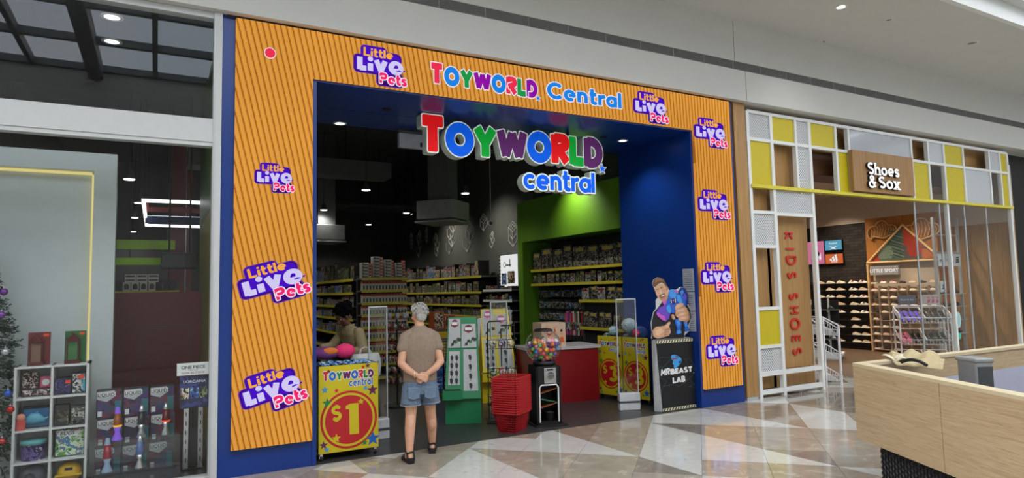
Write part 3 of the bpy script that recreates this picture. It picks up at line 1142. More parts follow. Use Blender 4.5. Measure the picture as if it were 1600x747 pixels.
m_ = MB(); m_.box(7.65, 16.1, 7.5, 7.7, 0, 4.4, SHW); struct(m_, 'wall_shoe_shop_back', label='back wall of the shoe shop')
m_ = MB()
m_.box(7.9, 16.34, .36, 7.6, 4.0, 4.2, SHW)
m_.box(7.9, 16.0, .35, .9, 3.60, 4.0, wood('ceiling_band_wood', (84, 56, 40), (110, 76, 54), 'X'))
struct(m_, 'ceiling_shoe_shop', label='warm white ceiling inside the shoe shop')
m_ = MB(); m_.box(7.9, 8.1, 1.0, 7.6, 0, 4.2, SHW); struct(m_, 'wall_shoe_shop_left', label='left wall of the shoe shop')
BLACKP = mat('black_cladding', (10, 10, 12), .55, vary=.1, nscale=2)
m_ = MB(); m_.box(16.345, 21, .352, .7, 0, 4.7, BLACKP);  struct(m_, 'wall_black_cladding', label='black cladding wall to the right of the shoe shop')
m_ = MB()
m_.box(7.67, 7.915, .0, .3, .06, 4.51, TAN); m_.box(7.68, 7.91, .01, .29, 0, .06, ALU)
m_.box(7.915, 8.0, .22, .3, .0, 4.51, OAKD)
struct(m_, 'trim_wood_column', label='oak clad column between the two shops')
m_ = MB(); m_.box(7.9, 16.13, .27, .34, 4.0, 4.512, TAN); m_.box(7.9, 9.47, .27, .34, 3.25, 4.0, TAN); struct(m_, 'trim_wood_band', label='oak band behind the top of the white shopfront grid')
# ------------------------------------------------------------------ shopfront grid
def perforated():
    m, t, out = new_mat('perforated_white_metal')
    tc = t.nodes.new('ShaderNodeTexCoord')
    mp = t.nodes.new('ShaderNodeMapping'); mp.inputs['Rotation'].default_value = (0, R(45), 0); mp.inputs['Scale'].default_value = (30, 30, 30)
    t.links.new(tc.outputs['Object'], mp.inputs[0])
    sp = t.nodes.new('ShaderNodeSeparateXYZ'); t.links.new(mp.outputs[0], sp.inputs[0])
    def mth(op, a, b=None):
        n = t.nodes.new('ShaderNodeMath'); n.operation = op
        for i, q in enumerate((a, b)):
            if q is None: continue
            if isinstance(q, (int, float)): n.inputs[i].default_value = q
            else: t.links.new(q, n.inputs[i])
        return n.outputs[0]
    dx = mth('SUBTRACT', mth('FRACT', sp.outputs['X']), .5); dz = mth('SUBTRACT', mth('FRACT', sp.outputs['Z']), .5)
    d = mth('ADD', mth('MULTIPLY', dx, dx), mth('MULTIPLY', dz, dz))
    hole = mth('LESS_THAN', d, .095)
    p = t.nodes.new('ShaderNodeBsdfPrincipled'); p.inputs['Base Color'].default_value = lin((214, 218, 220)); p.inputs['Roughness'].default_value = .45
    tr = t.nodes.new('ShaderNodeBsdfTransparent')
    mx = t.nodes.new('ShaderNodeMixShader')
    t.links.new(hole, mx.inputs['Fac']); t.links.new(p.outputs[0], mx.inputs[1]); t.links.new(tr.outputs[0], mx.inputs[2])
    t.links.new(mx.outputs[0], out.inputs['Surface'])
    return m


PERF = perforated()
GLASSREFL = mat('glass_white_reflection', (186, 190, 196), .07, spec=.9, vary=.02)  # glass cells: the pale reflection of the ceiling is painted as white colour
FY0, FY1 = .02, .09
V = dict(a=8.0, b=8.535, c=9.125, d=9.47, e=10.165, f=10.52, g=12.42, h=12.98, i=13.53, j=14.24, k=15.26, l=15.70, m=16.02)
ZT, ZM, ZS = 4.415, 3.98, 3.24
sg = empty('shopfront_grid', (8.0, .05, 0), label='white metal shopfront grid with yellow and perforated panels around the shoe shop', cat='shopfront')
mb = MB(); mb.M = Matrix.Translation((-8.0, -.05, 0))
P = .032
def post(x, z0, z1, p=P): mb.box(x - p, x + p, FY0, FY1, z0, z1, WHITE)
def rail(x0, x1, z, p=.025): mb.box(x0, x1, FY0 + .004, FY1 - .004, z - p, z + p, WHITE)
for k in 'abd': post(V[k], 0, ZT)
for k in 'cefghijkl': post(V[k], ZS, ZT, .026)
post(V['m'], 0, ZT)
post(V['i'], 0, ZS, .03)
rail(V['a'], V['m'], ZT); rail(V['a'], V['m'], ZM)
rail(V['a'], V['b'], 2.835); rail(V['b'], V['d'], 2.82); rail(V['a'], V['b'], 2.30); rail(V['a'], V['b'], 1.345); rail(V['a'], V['b'], .765); rail(V['a'], V['d'], .355, .032); rail(V['a'], V['d'], .085, .032)
mb.build('frame', sg)
mb = MB(); mb.M = Matrix.Translation((-8.0, -.05, 0)); mb.box(V['a'], V['m'] + .03, FY0 - .03, FY1 + .02, ZS - .03, ZS + .02, YSTRIP); o = mb.build('yellow_rail', sg); o['label'] = 'bright yellow rail above the entrance'
def cell(nm, material, x0, x1, z0, z1, lb=None, y0=.045, y1=.06, in_=.028):
    q = MB(); q.M = Matrix.Translation((-8.0, -.05, 0)); q.box(x0 + in_, x1 - in_, y0, y1, z0 + .025, z1 - .025, material)
    o = q.build(nm, sg)
    if lb: o['label'] = lb
for x0, x1 in (('b', 'c'), ('d', 'e'), ('i', 'j'), ('l', 'm')): cell('yellow_panel', YELLOW, V[x0], V[x1], ZM, ZT, 'yellow panel')
for x0, x1 in (('a', 'b'), ('e', 'f'), ('g', 'h'), ('i', 'j'), ('l', 'm')): cell('yellow_panel', YELLOW, V[x0], V[x1], ZS, ZM, 'yellow panel')
cell('yellow_panel', YELLOW, V['a'], V['b'], .765, 1.345, 'yellow panel')
for x0, x1, z0, z1 in (('a', 'b', ZM, ZT), ('c', 'd', ZM, ZT), ('c', 'd', ZS, ZM), ('b', 'd', 2.82, ZS), ('a', 'b', 2.30, 2.835), ('a', 'b', .355, .765)):
    cell('perforated_panel', PERF, V[x0], V[x1], z0, z1, 'perforated white panel', .05, .053)
for x0, x1, z0, z1 in (('f', 'g', ZM, ZT), ('h', 'i', ZM, ZT), ('k', 'l', ZM, ZT), ('j', 'k', ZS, ZM)):
    cell('whitened_pane', GLASSREFL, V[x0], V[x1], z0, z1, 'glass pane with its pale reflection painted white')
# wooden infill boards behind the grid (kept clear of the open cells)
for x0, x1, z0, z1, yy in (('a', 'b', 2.835, ZS, .2), ('a', 'b', 1.345, 2.30, .2), ('a', 'b', .1, .355, .2), ('b', 'd', .37, 2.82, .2), ('b', 'd', .1, .355, .2), ('b', 'c', ZS, ZM, .2)):
    cell('wood_panel', TAN, V[x0] - .03, V[x1] + .03, z0 - .02, z1 + .02, 'oak panel', yy, yy + .03, .0)
m_ = MB(); m_.box(7.95, 9.45, .24, .27, .1, 3.24, OAKD); struct(m_, 'wall_shopfront_backing', label='dark oak backing behind the grid')
m_ = MB()
m_.box(12.44, V['m'], .055, .065, .03, ZS - .03, GLASS)
m_.box(13.02, 13.50, .055, .065, ZS, ZM, GLASS); m_.box(15.29, 15.67, .055, .065, ZS, ZM, GLASS)
g_ = struct(m_, 'window_2', label='glass shopfront of the shoe shop')
m_ = MB()
for x_ in (12.44, 13.28, 14.18, 15.02): m_.box(x_ - .016, x_ + .016, .05, .07, 0, ZS - .03, ALU)
m_.box(12.42, 16.0, .04, .08, 0, .04, ALU)
m_.build('window_frame', g_)
m_ = MB()
q = at(1495, 500, y=.05) + Vector((.06, 0, 0))
disc(m_, q.x, q.z, .155, .0525, .054, mat('sticker_pale_blue', (160, 200, 205), .5), rx=.10)
m_.prism(rpoly(q.x - .12, q.x + .06, q.z - .37, q.z - .25, .04), .0525, .054, mat('sticker_teal', (60, 190, 160), .5))
for k in range(4): text(m_, ['RECYCLE', 'YOUR OLD', 'SHOES', 'HERE'][k] if 0 else ['-----', '------', '-----', '----'][k], q.x, q.z - .0 - .035 * k, .04, .052, BLACK, align='CENTER')
o = m_.build('window_sticker'); tag(o, 'pale blue oval and teal stickers on the shoe shop glass beside the white rack', 'sticker')

# red handwritten vertical lettering
REDL = mat('red_lettering', (196, 40, 28), .5, vary=.04)
kd = empty('kids_shoes_lettering', (9.0, .19, 1.4), label='red vertical hand-drawn lettering reading kids shoes on the oak panel', cat='lettering')
YK = .193
for ch, px, py in zip('KIDSSHOES', (1232, 1234, 1236, 1237, 1239.5, 1241, 1242, 1243.5, 1245.5), (369, 389, 407, 430, 463, 484.5, 506, 529, 549)):
    q = at(px, py, y=YK)
    mb = MB(); mb.M = Matrix.Translation((-9.0, -.19, -1.4))
    hgt = .17 if ch not in 'DO' else .19
    # the word runs down the panel: each letter is turned a quarter to the right
    w_ = glyph(ch, .22)[1] * hgt
    S, ww = glyph(ch, .22)
    T_ = lambda p: (q.x + (p[1] - .5) * hgt * 1.35, q.z - (p[0] - ww / 2) * hgt * 1.05)
    for pts, closed in S:
        for kk, poly in enumerate(ribbon(pts, .17, closed, 0, .08)): mb.prism([T_(p) for p in poly], YK - .012 - .0001 * kk, YK, REDL)
    mb.build('letter', kd)

# wooden sign board with slab letters
SB = mat('sign_board_side', (120, 92, 60), .5)
SGW = emit('sign_letter_white', (250, 250, 248), 1.1)
sb = empty('shoe_shop_sign', (11.5, -.02, 3.63), label='wide oak board sign with white slab letters over the shoe shop entrance', cat='sign')
mb = MB(); mb.M = Matrix.Translation((-11.5, .02, -3.63))
a, c = at(1324, 302, y=-.06), at(1422, 249, y=-.06)
mb.box(10.46, 12.28, -.06, .016, 3.285, 4.0, wood('sign_board_wood', (140, 102, 60), (172, 132, 84), 'Z'), .004)
mb.build('board', sb)


def serif_word(mb, s, ox, oz, size, y0, y1, m, side, grow, sx=1.0):
    t = .18
    x = ox
    for ch in s:
        if ch == ' ': x += .22 * size * sx; continue
        if ch == '&':
            for pts, cl in (((arc(.34, .78, .15, .16, 0, 360, 18)[:-1]), True), ((arc(.32, .27, .24, .24, 0, 360, 20)[:-1]), True), (([(.24, .66), (.68, .06)]), False), (([(.56, .3), (.70, .48)]), False)):
                for kk, poly in enumerate(ribbon(pts, .15 + 2 * grow / size, cl, 0, .03)): mb.prism([(x + p[0] * size * sx, oz + p[1] * size) for p in poly], y0 - .00005 * kk, y1, m, side)
            x += .80 * size * sx; continue
        a = stroke_letter(mb, ch, x, oz, size, t, y0, y1, m, side, grow=grow, rc=.03, sx=sx)
        bars = {'h': [(-.07, .30, 0), (.36, .72, 0), (-.07, .2, .92)], 'x': [(-.06, .30, 0), (.38, .74, 0), (-.06, .28, .62), (.40, .72, .62)]}.get(ch, [])
        for b0, b1, z in bars:
            mb.prism([(x + b0 * size * sx, oz + z * size), (x + b1 * size * sx, oz + z * size), (x + b1 * size * sx, oz + (z + .09) * size), (x + b0 * size * sx, oz + (z + .09) * size)], y0, y1, m, side)
        x += a + .09 * size * sx
    return x


for nm, txt, px, py, sz in (('word', 'Shoes', 1356.5, 272, .215), ('word', '& Sox', 1358, 292.5, .215)):
    q = at(px, py, y=-.10)
    mb = MB(); mb.M = Matrix.Translation((-11.5, .02, -3.63))
    k_ = .95 / serif_word(MB(), txt, 0, 0, sz, -.1, -.09, SGW, SGW, 0)
    serif_word(mb, txt, q.x, q.z, sz, -.104, -.10, SGW, SGW, 0, k_)
    serif_word(mb, txt, q.x, q.z, sz, -.10, -.061, BLACK, BLACK, .004, k_)
    mb.build(nm, sb)

# ------------------------------------------------------------------ shoes
SOLEW = mat('sole_white', (232, 226, 212), .6)
def shoe_mesh(name, upper, sole, accent=None, L=.27):
    mb = MB()
    prof = [(-.5, .30, .10), (-.44, .38, .20), (-.30, .36, .30), (-.12, .33, .30), (.04, .34, .23), (.20, .38, .17), (.36, .37, .13), (.46, .28, .10), (.5, .14, .06)]
    rings, rs = [], []
    for u, wd, h in prof:
        wd *= L * .52; h *= L
        rings.append([(u * L, wd * math.cos(2 * PI * k / 12) * (1 if math.sin(2 * PI * k / 12) < .3 else .8), .022 + max(0, h * math.sin(2 * PI * k / 12)) * .95 + min(0, math.sin(2 * PI * k / 12)) * .004) for k in range(12)])
    mb.loft(rings, upper)
    for u, wd, h in prof:
        wd *= L * .56
        tz = .012 if u > .44 else 0.0
        rs.append([(u * L * 1.05, wd, tz), (u * L * 1.05, wd, .03), (u * L * 1.05, -wd, .03), (u * L * 1.05, -wd, tz)])
    mb.loft(rs, sole)
    if accent:
        mb.box(-.10 * L, .08 * L, -.205 * L * .9, .205 * L * .9, .05, .085, accent, .006)
    return mb


UP = [mat('shoe_cream', (226, 208, 182), .7), mat('shoe_tan', (206, 172, 134), .7), mat('shoe_white', (232, 228, 220), .6), mat('shoe_black', (26, 26, 28), .6), mat('shoe_grey', (120, 116, 112), .7),
      mat('shoe_red', (176, 40, 44), .6), mat('shoe_pink', (214, 150, 150), .6), mat('shoe_navy', (38, 40, 66), .6)]
_sh = {}
def shoe(kind, loc, rz, label, group, L=.27):
    if (kind, L) not in _sh:
        u, s, ac = {'cream': (UP[0], SOLEW, None), 'tan': (UP[1], SOLEW, None), 'white': (UP[2], SOLEW, UP[4]), 'black': (UP[3], UP[3], None), 'grey': (UP[4], SOLEW, None), 'red': (UP[2], SOLEW, UP[5]), 'pink': (UP[6], SOLEW, None), 'navy': (UP[7], SOLEW, None)}[kind]
        o = shoe_mesh('shoe', u, s, ac, L).build('shoe')
        _sh[(kind, L)] = o
    else:
        o = _sh[(kind, L)].copy(); COL.objects.link(o)
    o.location = loc; o.rotation_euler = (0, 0, rz)
    tag(o, label, 'shoe', group)
    return o


# ledges on the brick wall, one shoe per place
rows_px = [439, 450, 461.5, 473, 485.5, 496.5, 508.4, 519.6, 531]
cols = [(0, 1, 2, 3, 4), (1, 2, 3, 4), (0, 1, 2, 3, 4), (2, 3, 4), (2, 3, 4), (3,), (2, 3, 4), (3, 4), (2, 3, 4)]
colx = [1283, 1298, 1314, 1333, 1348.5]
LEDGE = mat('ledge_black', (30, 30, 30), .5)
kinds = [['tan', 'cream', 'cream', 'red', 'red'], ['cream', 'cream', 'tan', 'white', 'tan'], ['cream', 'white', 'tan', 'red', 'red'], ['', '', 'tan', 'cream', 'white'], ['', '', 'white', 'cream', 'white'],
         ['', '', '', 'tan', ''], ['', '', 'grey', 'cream', 'cream'], ['', '', '', 'cream', 'tan'], ['', '', 'tan', 'cream', 'tan']]
CN = {'tan': 'tan', 'cream': 'cream', 'red': 'white and red', 'white': 'white', 'grey': 'grey', 'black': 'black', 'navy': 'navy', 'pink': 'pink'}
for r_, py in enumerate(rows_px):
    z = at(1335, py + 4, x=15.7).z
    a = MB(); a.box(0, .13, -1.75, 0, -.012, 0, LEDGE); o = a.build('wall_ledge', loc=(15.67, 4.97, z)); tag(o, f'black shoe ledge on the brick wall, {ORD[r_]} from the top', 'shelf', 'ledges on the brick wall')
    for cidx in cols[r_]:
        y = at(colx[cidx] + (r_ * .9 if cidx > 2 else 0), py, x=15.73).y
        kd_ = kinds[r_][cidx]
        shoe(kd_, (15.735, max(y, 3.25), z), R(-90), f'{CN[kd_]} shoe, {ORD[cidx]} from far end, {ORD[r_]} brick wall ledge from the top', 'shoes on the brick wall', L=.225)
# three back-lit posters
for nm, px0, py0, px1, py1, colr, lb in (('poster', 1263, 376, 1288, 414, (214, 120, 158), 'tall pink lit poster of a leg in a running shoe on the brick wall'), ('poster', 1290, 374, 1316, 392, (96, 170, 200), 'pale blue lit sign above the orange sign on the brick wall'), ('poster', 1291, 395.5, 1318, 413, (222, 112, 62), 'orange lit sign with three stripes under the pale blue sign')):
    a, c = at(px0, py1, x=15.76), at(px1, py0, x=15.76)
    wd, hg = a.y - c.y, c.z - a.z
    ro = empty(nm, (15.765, (a.y + c.y) / 2, (a.z + c.z) / 2), R(-90), lb, 'poster')
    q = MB(); q.box(-wd / 2, wd / 2, -.03, .03, -hg / 2, hg / 2, BLACK); q.build('case', ro)
    q = MB(); q.box(-wd / 2 + .01, wd / 2 - .01, -.034, -.03, -hg / 2 + .01, hg / 2 - .01, emit('poster_%d' % colr[0], colr, .8)); q.build('lit_face', ro)
    q = MB()
    W_ = emit('poster_white', (236, 236, 236), .9)
    if colr[0] == 96:
        text(q, 'Reebok', 0, hg * .10, hg * .28, -.034, W_, .01, 1.0, 'CENTER')
        q.prism([(-.13, -.02), (.0, -.055), (.14, -.02), (.03, -.075), (.10, -.13), (-.02, -.09), (-.13, -.12), (-.04, -.07)], -.0365, -.034, W_)
    elif colr[0] == 222:
        for k in range(3):
            x0 = -.10 + .075 * k; h = .08 + .05 * k
            q.prism([(x0, -.06), (x0 + .05, -.06), (x0 + .05 - .03, -.06 + h), (x0 - .035, -.06 + h - .03)], -.0365, -.034, W_)
        text(q, 'adidas', 0, -hg * .36, hg * .27, -.034, W_, .012, 1.0, 'CENTER')
    else:
        q.prism([(-.05, .2), (.0, .2), (.12, -.02), (.10, -.12), (.06, -.02), (-.06, .08)], -.0365, -.034, emit('poster_leg', (40, 24, 32), .7))
        q.prism([(.10, -.10), (.15, -.0), (.165, -.16), (.13, -.22), (.09, -.14)], -.0385, -.035, W_)
        q.prism(rpoly(-.15, .05, -.30, -.16, .06), -.036, -.034, emit('poster_pink2', (190, 90, 130), .8))
    q.build('print', ro)

# house-shaped display on the oak wall
hs = empty('house_display', (15.69, 2.2, 0), R(-90), 'house shaped oak frame with a patterned gable and shoe cubbies', 'display')
HW = .86
OAKL = mat('pale_oak_frame', (228, 190, 134), .5)
q = MB()
q.tube([(-HW, -.03, 0), (-HW, -.03, 2.17)], .035, OAKL, 4); q.tube([(-HW - .02, -.03, 2.19), (HW, -.03, 2.19)], .035, OAKL, 4); q.tube([(-HW, -.03, 2.19), (.07, -.03, 3.06), (HW, -.03, 2.22)], .035, OAKL, 4)
q.build('frame', hs)
def gable_poly(a): return a
q = MB(); q.prism([(-HW, 2.19), (HW, 2.22), (.07, 3.06)], -.02, -.005, mat('gable_grey', (92, 92, 90), .7)); q.build('gable_board', hs)
q = MB()
GC = [mat('gable_green', (82, 110, 92), .7), mat('gable_red', (172, 66, 50), .7), mat('gable_rose', (170, 84, 80), .7), mat('gable_orange', (196, 112, 60), .7), mat('gable_teal', (64, 84, 80), .7), mat('gable_sage', (120, 136, 120), .7)]
q.prism([(-.80, 2.22), (-.50, 2.22), (-.42, 2.60)], -.024, -.02, GC[1]); q.prism([(-.50, 2.22), (.0, 2.22), (.0, 2.95), (-.42, 2.60)], -.0235, -.02, GC[4])
disc(q, -.40, 2.42, .20, -.026, -.02, GC[5]); q.prism([(-.55, 2.22), (-.05, 2.22), (-.05, 2.28), (-.55, 2.28)], -.0265, -.02, GC[0])
q.prism([(.06, 2.55), (.40, 2.55), (.40, 2.70), (.10, 3.0), (.06, 3.0)], -.024, -.02, GC[1]); disc(q, .30, 2.45, .17, -.027, -.02, GC[1]); q.prism([(.46, 2.23), (.78, 2.24), (.58, 2.46), (.46, 2.46)], -.025, -.02, GC[3])
q.prism([(.40, 2.50), (.56, 2.48), (.40, 2.68)], -.0262, -.02, GC[2])
for k in range(9):
    z = 2.24 + k * .075
    q.prism([(-.28, z + .10), (.05, z - .03), (.05, z), (-.28, z + .13)], -.0285, -.02, GC[5] if k % 2 else GC[0])
q.build('gable_print', hs)
q = MB(); q.box(-.78, -.08, -.08, -.02, 1.88, 2.10, mat('lightbox_pale', (160, 160, 160), .4)); o = q.build('nameplate', hs)
q = MB(); text(q, 'LITTLE SPORT', -.43, 1.945, .115, -.082, emit('nameplate_white', (250, 250, 246), 1.0), .006, 1.0, 'CENTER'); q.build('nameplate_lettering', o)
CL_ = mat('cubby_clear', (200, 178, 156), .45)
q = MB()
NX, NZ, PX, PZ = 7, 9, .232, .178
for k in range(NZ + 1): q.box(-.80, -.80 + NX * PX, -.15, -.01, .06 + k * PZ, .066 + k * PZ, CL_)
for k in range(NX + 1): q.box(-.80 + k * PX, -.795 + k * PX, -.14, -.01, .06, .06 + PZ * (NZ - .3), CL_)
q.build('cubby_grid', hs)
rng = random.Random(3)
for r_ in range(NZ + 1):
    for c_ in range(NX):
        if c_ > 2 and r_ < 5 : continue
        kd_ = rng.choice(['tan', 'cream', 'black', 'navy', 'pink', 'tan', 'cream', 'white']) if r_ < NZ else ['navy', 'red', 'pink', 'black', 'tan', 'black', 'tan'][c_]
        u = -.80 + (c_ + .5) * PX
        shoe(kd_, (15.69 - .085, 2.2 - u, .067 + r_ * PZ), R(-90 + 8), f'small {CN[kd_]} shoe, {ORD[r_]} house cubby row from the floor, {ORD[c_]} from brick wall', 'shoes in the house display', L=.14)
# clouds of bent oak strip
for px, py, sc, lb in ((1380, 362, 1.0, 'cloud outline of pale oak strips left of the gable'), (1460, 355, 1.15, 'cloud outline of pale oak strips right of the gable behind the glass')):
    c0 = at(px, py, x=15.73)
    if px > 1400: c0 = Vector((15.73, 1.72, 2.87))
    q = MB()
    out = []
    for cx, cz, r, a0, a1 in ((-.22, -.02, .17, 250, 95), (-.02, .10, .17, 165, 25), (.22, .03, .12, 110, -70)):
        out += [(cx + r * math.cos(R(a0 + (a1 - a0) * k / 10)), cz + r * math.sin(R(a0 + (a1 - a0) * k / 10))) for k in range(11)]
    out += [(.1 - .07 * k, -.13 - .03 * math.sin(k)) for k in range(6)]
    q.tube([(x_ * sc, -.02, z_ * sc) for x_, z_ in out], .016, OAKL, 5, closed=True)
    for k in range(9):
        a = -.30 + k * .068
        zt = .22 - abs(k - 4) * .035
        q.tube([(a * sc, -.02, -.15 * sc + .01 * k), ((a + .05) * sc, -.02, (zt * .35) * sc), ((a + .02) * sc, -.02, zt * sc)], .011, OAKL, 4)
    o = q.build('cloud_decoration', loc=(15.725, c0.y, c0.z), rot=R(-90)); tag(o, lb, 'decoration')

# white wire basket rack in the doorway
WIRE = mat('white_wire', (226, 226, 228), .4)
def basket_rack(loc, rz, label, wd=.92, hts=(1.16, .72, .28), open_=True):
    ro = empty('basket_rack', loc, rz, label, 'rack')
    q = MB()
    for x_ in (-wd / 2, wd / 2):
        for y_ in (-.2, .2): q.box(x_ - .014, x_ + .014, y_ - .014, y_ + .014, 0, hts[0] + (.03 if y_ > 0 else -.12), WIRE)
        q.tube([(x_, .2, hts[0] + .03), (x_, -.2, hts[0] - .12)], .012, WIRE, 6)
    q.tube([(-wd / 2, .2, hts[0] + .03), (wd / 2, .2, hts[0] + .03)], .012, WIRE, 6)
    q.build('frame', ro)
    for h in hts:
        q = MB()
        for sg_ in (-1, 1):
            pass
        p = [(-wd / 2, -.24, h - .20), (wd / 2, -.24, h - .20), (wd / 2, .2, h), (-wd / 2, .2, h)]
        q.tube(p, .011, WIRE, 6, closed=True)
        p2 = [(x_ * .96, y_, z_ - .10) for x_, y_, z_ in p]
        q.tube(p2, .007, WIRE, 6, closed=True)
        q.tube([(0, -.24, h - .2), (0, .2, h)], .016, WIRE, 4)
        n = 16
        for k in range(n + 1):
            x_ = -wd / 2 + wd * k / n
            q.tube([(x_, -.24, h - .2), (x_ * .96, -.24, h - .30)], .004, WIRE, 4); q.tube([(x_ * .96, -.24, h - .30), (x_ * .96, .2, h - .10)], .004, WIRE, 4)
        for k in range(8):
            y_ = -.24 + .44 * k / 7; z_ = h - .2 + .2 * k / 7
            for x_ in (-wd / 2, wd / 2): q.tube([(x_, y_, z_), (x_ * .96, y_, z_ - .1)], .004, WIRE, 4)
        q.build('wire_basket', ro)
    return ro


rk = Vector((13.84, .84, 0))
RKM = Matrix.Translation(rk) @ Matrix.Rotation(R(-45), 4, 'Z')
basket_rack(rk, R(-45), 'white wire rack of sloping baskets with slippers, behind the wooden counter')
basket_rack(Vector((9.93, .42, 0)), R(90), 'white wire rack seen end on beside the red lettered oak panel', wd=.5, hts=(1.12, .72, .34))
SLC = [('purple', mat('slipper_purple', (96, 84, 190), .7)), ('black', UP[3]), ('pink', mat('slipper_pink', (206, 96, 130), .7)), ('dark teal', mat('slipper_teal', (38, 56, 58), .7)), ('navy', UP[7])]
def slipper(m):
    q = MB()
    q.loft([[(u * .20, w_ * math.cos(2 * PI * k / 10), z_ + h * math.sin(2 * PI * k / 10)) for k in range(10)] for u, w_, z_, h in ((-.5, .02, .012, .008), (-.4, .04, .016, .012), (-.1, .036, .016, .012), (.05, .04, .03, .026), (.35, .045, .026, .022), (.5, .02, .016, .01))], m)
    return q.build('slipper')
_sl = {}
for ti, h in enumerate((1.16, .72, .28)):
    for half in (0, 1):
        cn = [['purple', 'black'], ['pink', 'dark teal'], ['pink', 'navy']][ti][half]
        m = dict(SLC)[cn]
        k_ = 0
        for r_ in range(2):
            for c_ in range(4):
                cc = cn
                if ti == 1 and half == 0 and c_ > 1: cc = 'black'
                if cc not in _sl: _sl[cc] = o = slipper(dict(SLC)[cc])
                else: o = _sl[cc].copy(); COL.objects.link(o)
                y_ = -.125 + r_ * .21
                o.location = RKM @ Vector((-.385 + half * .45 + c_ * .105, y_, h - .20 + (y_ + .24) * .4545 - .086))
                o.rotation_euler = (0, R(-24.4), R(45 + rng.uniform(-5, 5)))
                tag(o, f'{cc} slipper, {["top", "middle", "lowest"][ti]} white rack basket, {["front", "back"][r_]} row, {ORD[half * 4 + c_]} from brick wall side', 'slipper', 'slippers in the white basket rack')
for px0, py0, px1, py1, c_, lb in ((1420, 463, 1444, 480, (108, 106, 116), 'grey sign card standing on the left of the white basket rack'), (1452, 461, 1477, 480, (196, 178, 176), 'pale picture card with pink figures standing on the white basket rack')):
    q = MB(); a, c = Vector((0, 0, 1.225)), Vector((.34, 0, 1.42))
    q.box(0, .34, 0, .006, 1.225, 1.42, mat('card_%d' % c_[0], c_, .5))
    if c_[0] < 150: text(q, 'Shoes & Sox', .17, 1.31, .05, -.001, WHITE, 0, 1, 'CENTER')
    else:
        for k in range(3): q.prism([(.12 + k * .08, 1.25), (.17 + k * .08, 1.26), (.18 + k * .07, 1.33), (.13 + k * .08, 1.32)], -.003, 0, SLC[2][1]); disc(q, .15 + k * .08, 1.36, .022, -.003, 0, mat('skin_print', (190, 140, 120), .7), 12)
    q.box(.16, .18, .006, .016, 1.21, 1.30, WIRE)
    o = q.build('sign_card', loc=RKM @ Vector((-.36 if c_[0] < 150 else .06, .20, 0)), rot=R(-45)); tag(o, lb, 'sign')

# black shoe gondola with white brackets in front of the brick wall
ro = empty('shoe_gondola', (13.35, 2.95, 0), R(-60), 'black shoe stand with white brackets in front of the brick wall', 'stand')
q = MB(); q.box(-.5, .5, -.33, .33, .0, .10, WHITE); q.box(-.55, .55, -.36, .36, .09, .13, WIRE); q.build('base', ro)
q = MB(); q.box(-.5, .5, -.04, .04, .12, 1.32, BLACK); q.build('spine', ro)
for k, z in enumerate((.45, .80, 1.10)):
    q = MB(); q.box(-.5, .5, -.30, -.04, z, z + .015, BLACK); q.box(-.5, .5, -.305, -.295, z - .005, z + .02, STEEL); q.build('shelf', ro)
for x_ in (-.3, .3):
    q = MB(); q.box(x_ - .02, x_ + .02, -.06, -.04, .12, 1.36, WHITE)
    for z in (.45, .80, 1.10): q.box(x_ - .015, x_ + .015, -.3, -.04, z - .04, z, WHITE)
    q.build('bracket', ro)
q = MB(); q.box(-.5, -.05, -.33, -.04, 1.22, 1.34, mat('ticket_rail', (206, 200, 180), .5)); q.build('ticket_rail', ro)
_mw = Matrix.Translation((13.35, 2.95, 0)) @ Matrix.Rotation(R(-60), 4, 'Z')
for t_, z in enumerate((.465, .815, 1.115)):
    for k in range(4):
        kd_ = ['black', 'grey', 'black', 'white', 'black', 'black'][(k + t_) % 6]
        p = _mw @ Vector((-.38 + k * .25, -.178, z + .001))
        shoe(kd_, p, R(-60 - 70), f'{CN[kd_]} shoe on the {["lowest", "middle", "upper"][t_]} shelf of black shoe stand, {ORD[k]} from its far end', 'shoes on the black stand', L=.2)

# upright display with brand tiles and black shoes behind the glass
ro = empty('sports_display', (15.42, 1.05, 0), 0, 'tall pale metal shoe display with white logo tiles behind the glass', 'display')
q = MB()
for x_ in (-.52, .45): q.box(x_ - .025, x_ + .025, -.025, .025, 0, 3.1, ALU)
for z in (2.72, 2.30, 2.33): q.box(-.52, .45, -.015, .015, z - .012, z + .012, ALU)
q.build('frame', ro)
for k, s_ in enumerate(('asics', 'puma', '5')):
    q = MB(); x_ = -.48 + k * .31
    q.box(x_, x_ + .28, -.04, -.03, 2.02, 2.29, mat('logo_tile', (206, 212, 216), .4)); 
    if k == 2:
        for j in range(3): q.prism([(x_ + .07 + j * .01, 2.10 + j * .05), (x_ + .20, 2.10 + j * .05), (x_ + .22, 2.14 + j * .05), (x_ + .09 + j * .01, 2.13 + j * .05)], -.043, -.04, BLACK)
    else: text(q, s_ if k == 0 else 'HOKA', x_ + .14, 2.13, .09, -.041, BLACK, .02, 1, 'CENTER', .2)
    q.build('logo_tile', ro)
q = MB(); q.box(-.46, -.24, -.04, -.03, 1.45, 1.70, mat('logo_tile', (206, 212, 216), .4)); q.box(-.455, -.245, -.042, -.04, 1.455, 1.46, BLACK); disc(q, -.35, 1.60, .03, -.043, -.04, BLACK, 12); q.prism([(-.42, 1.52), (-.28, 1.52), (-.35, 1.58)], -.043, -.04, BLACK); q.build('logo_tile', ro)
for k, z in enumerate((.55, .85, 1.14, 1.42)):
    q = MB(); q.box(-.5, .43, -.10, .12, z - .014, z, ALU); q.build('shelf', ro)
    for j in range(3):
        shoe('black', (15.42 - .29 + j * .26, 1.05 + .0, z + .001), R(200), f'black shoe, {["lowest", "second", "third", "top"][k]} shelf of pale metal display behind glass, {ORD[j]} from doorway', 'black shoes on the metal display', L=.22)

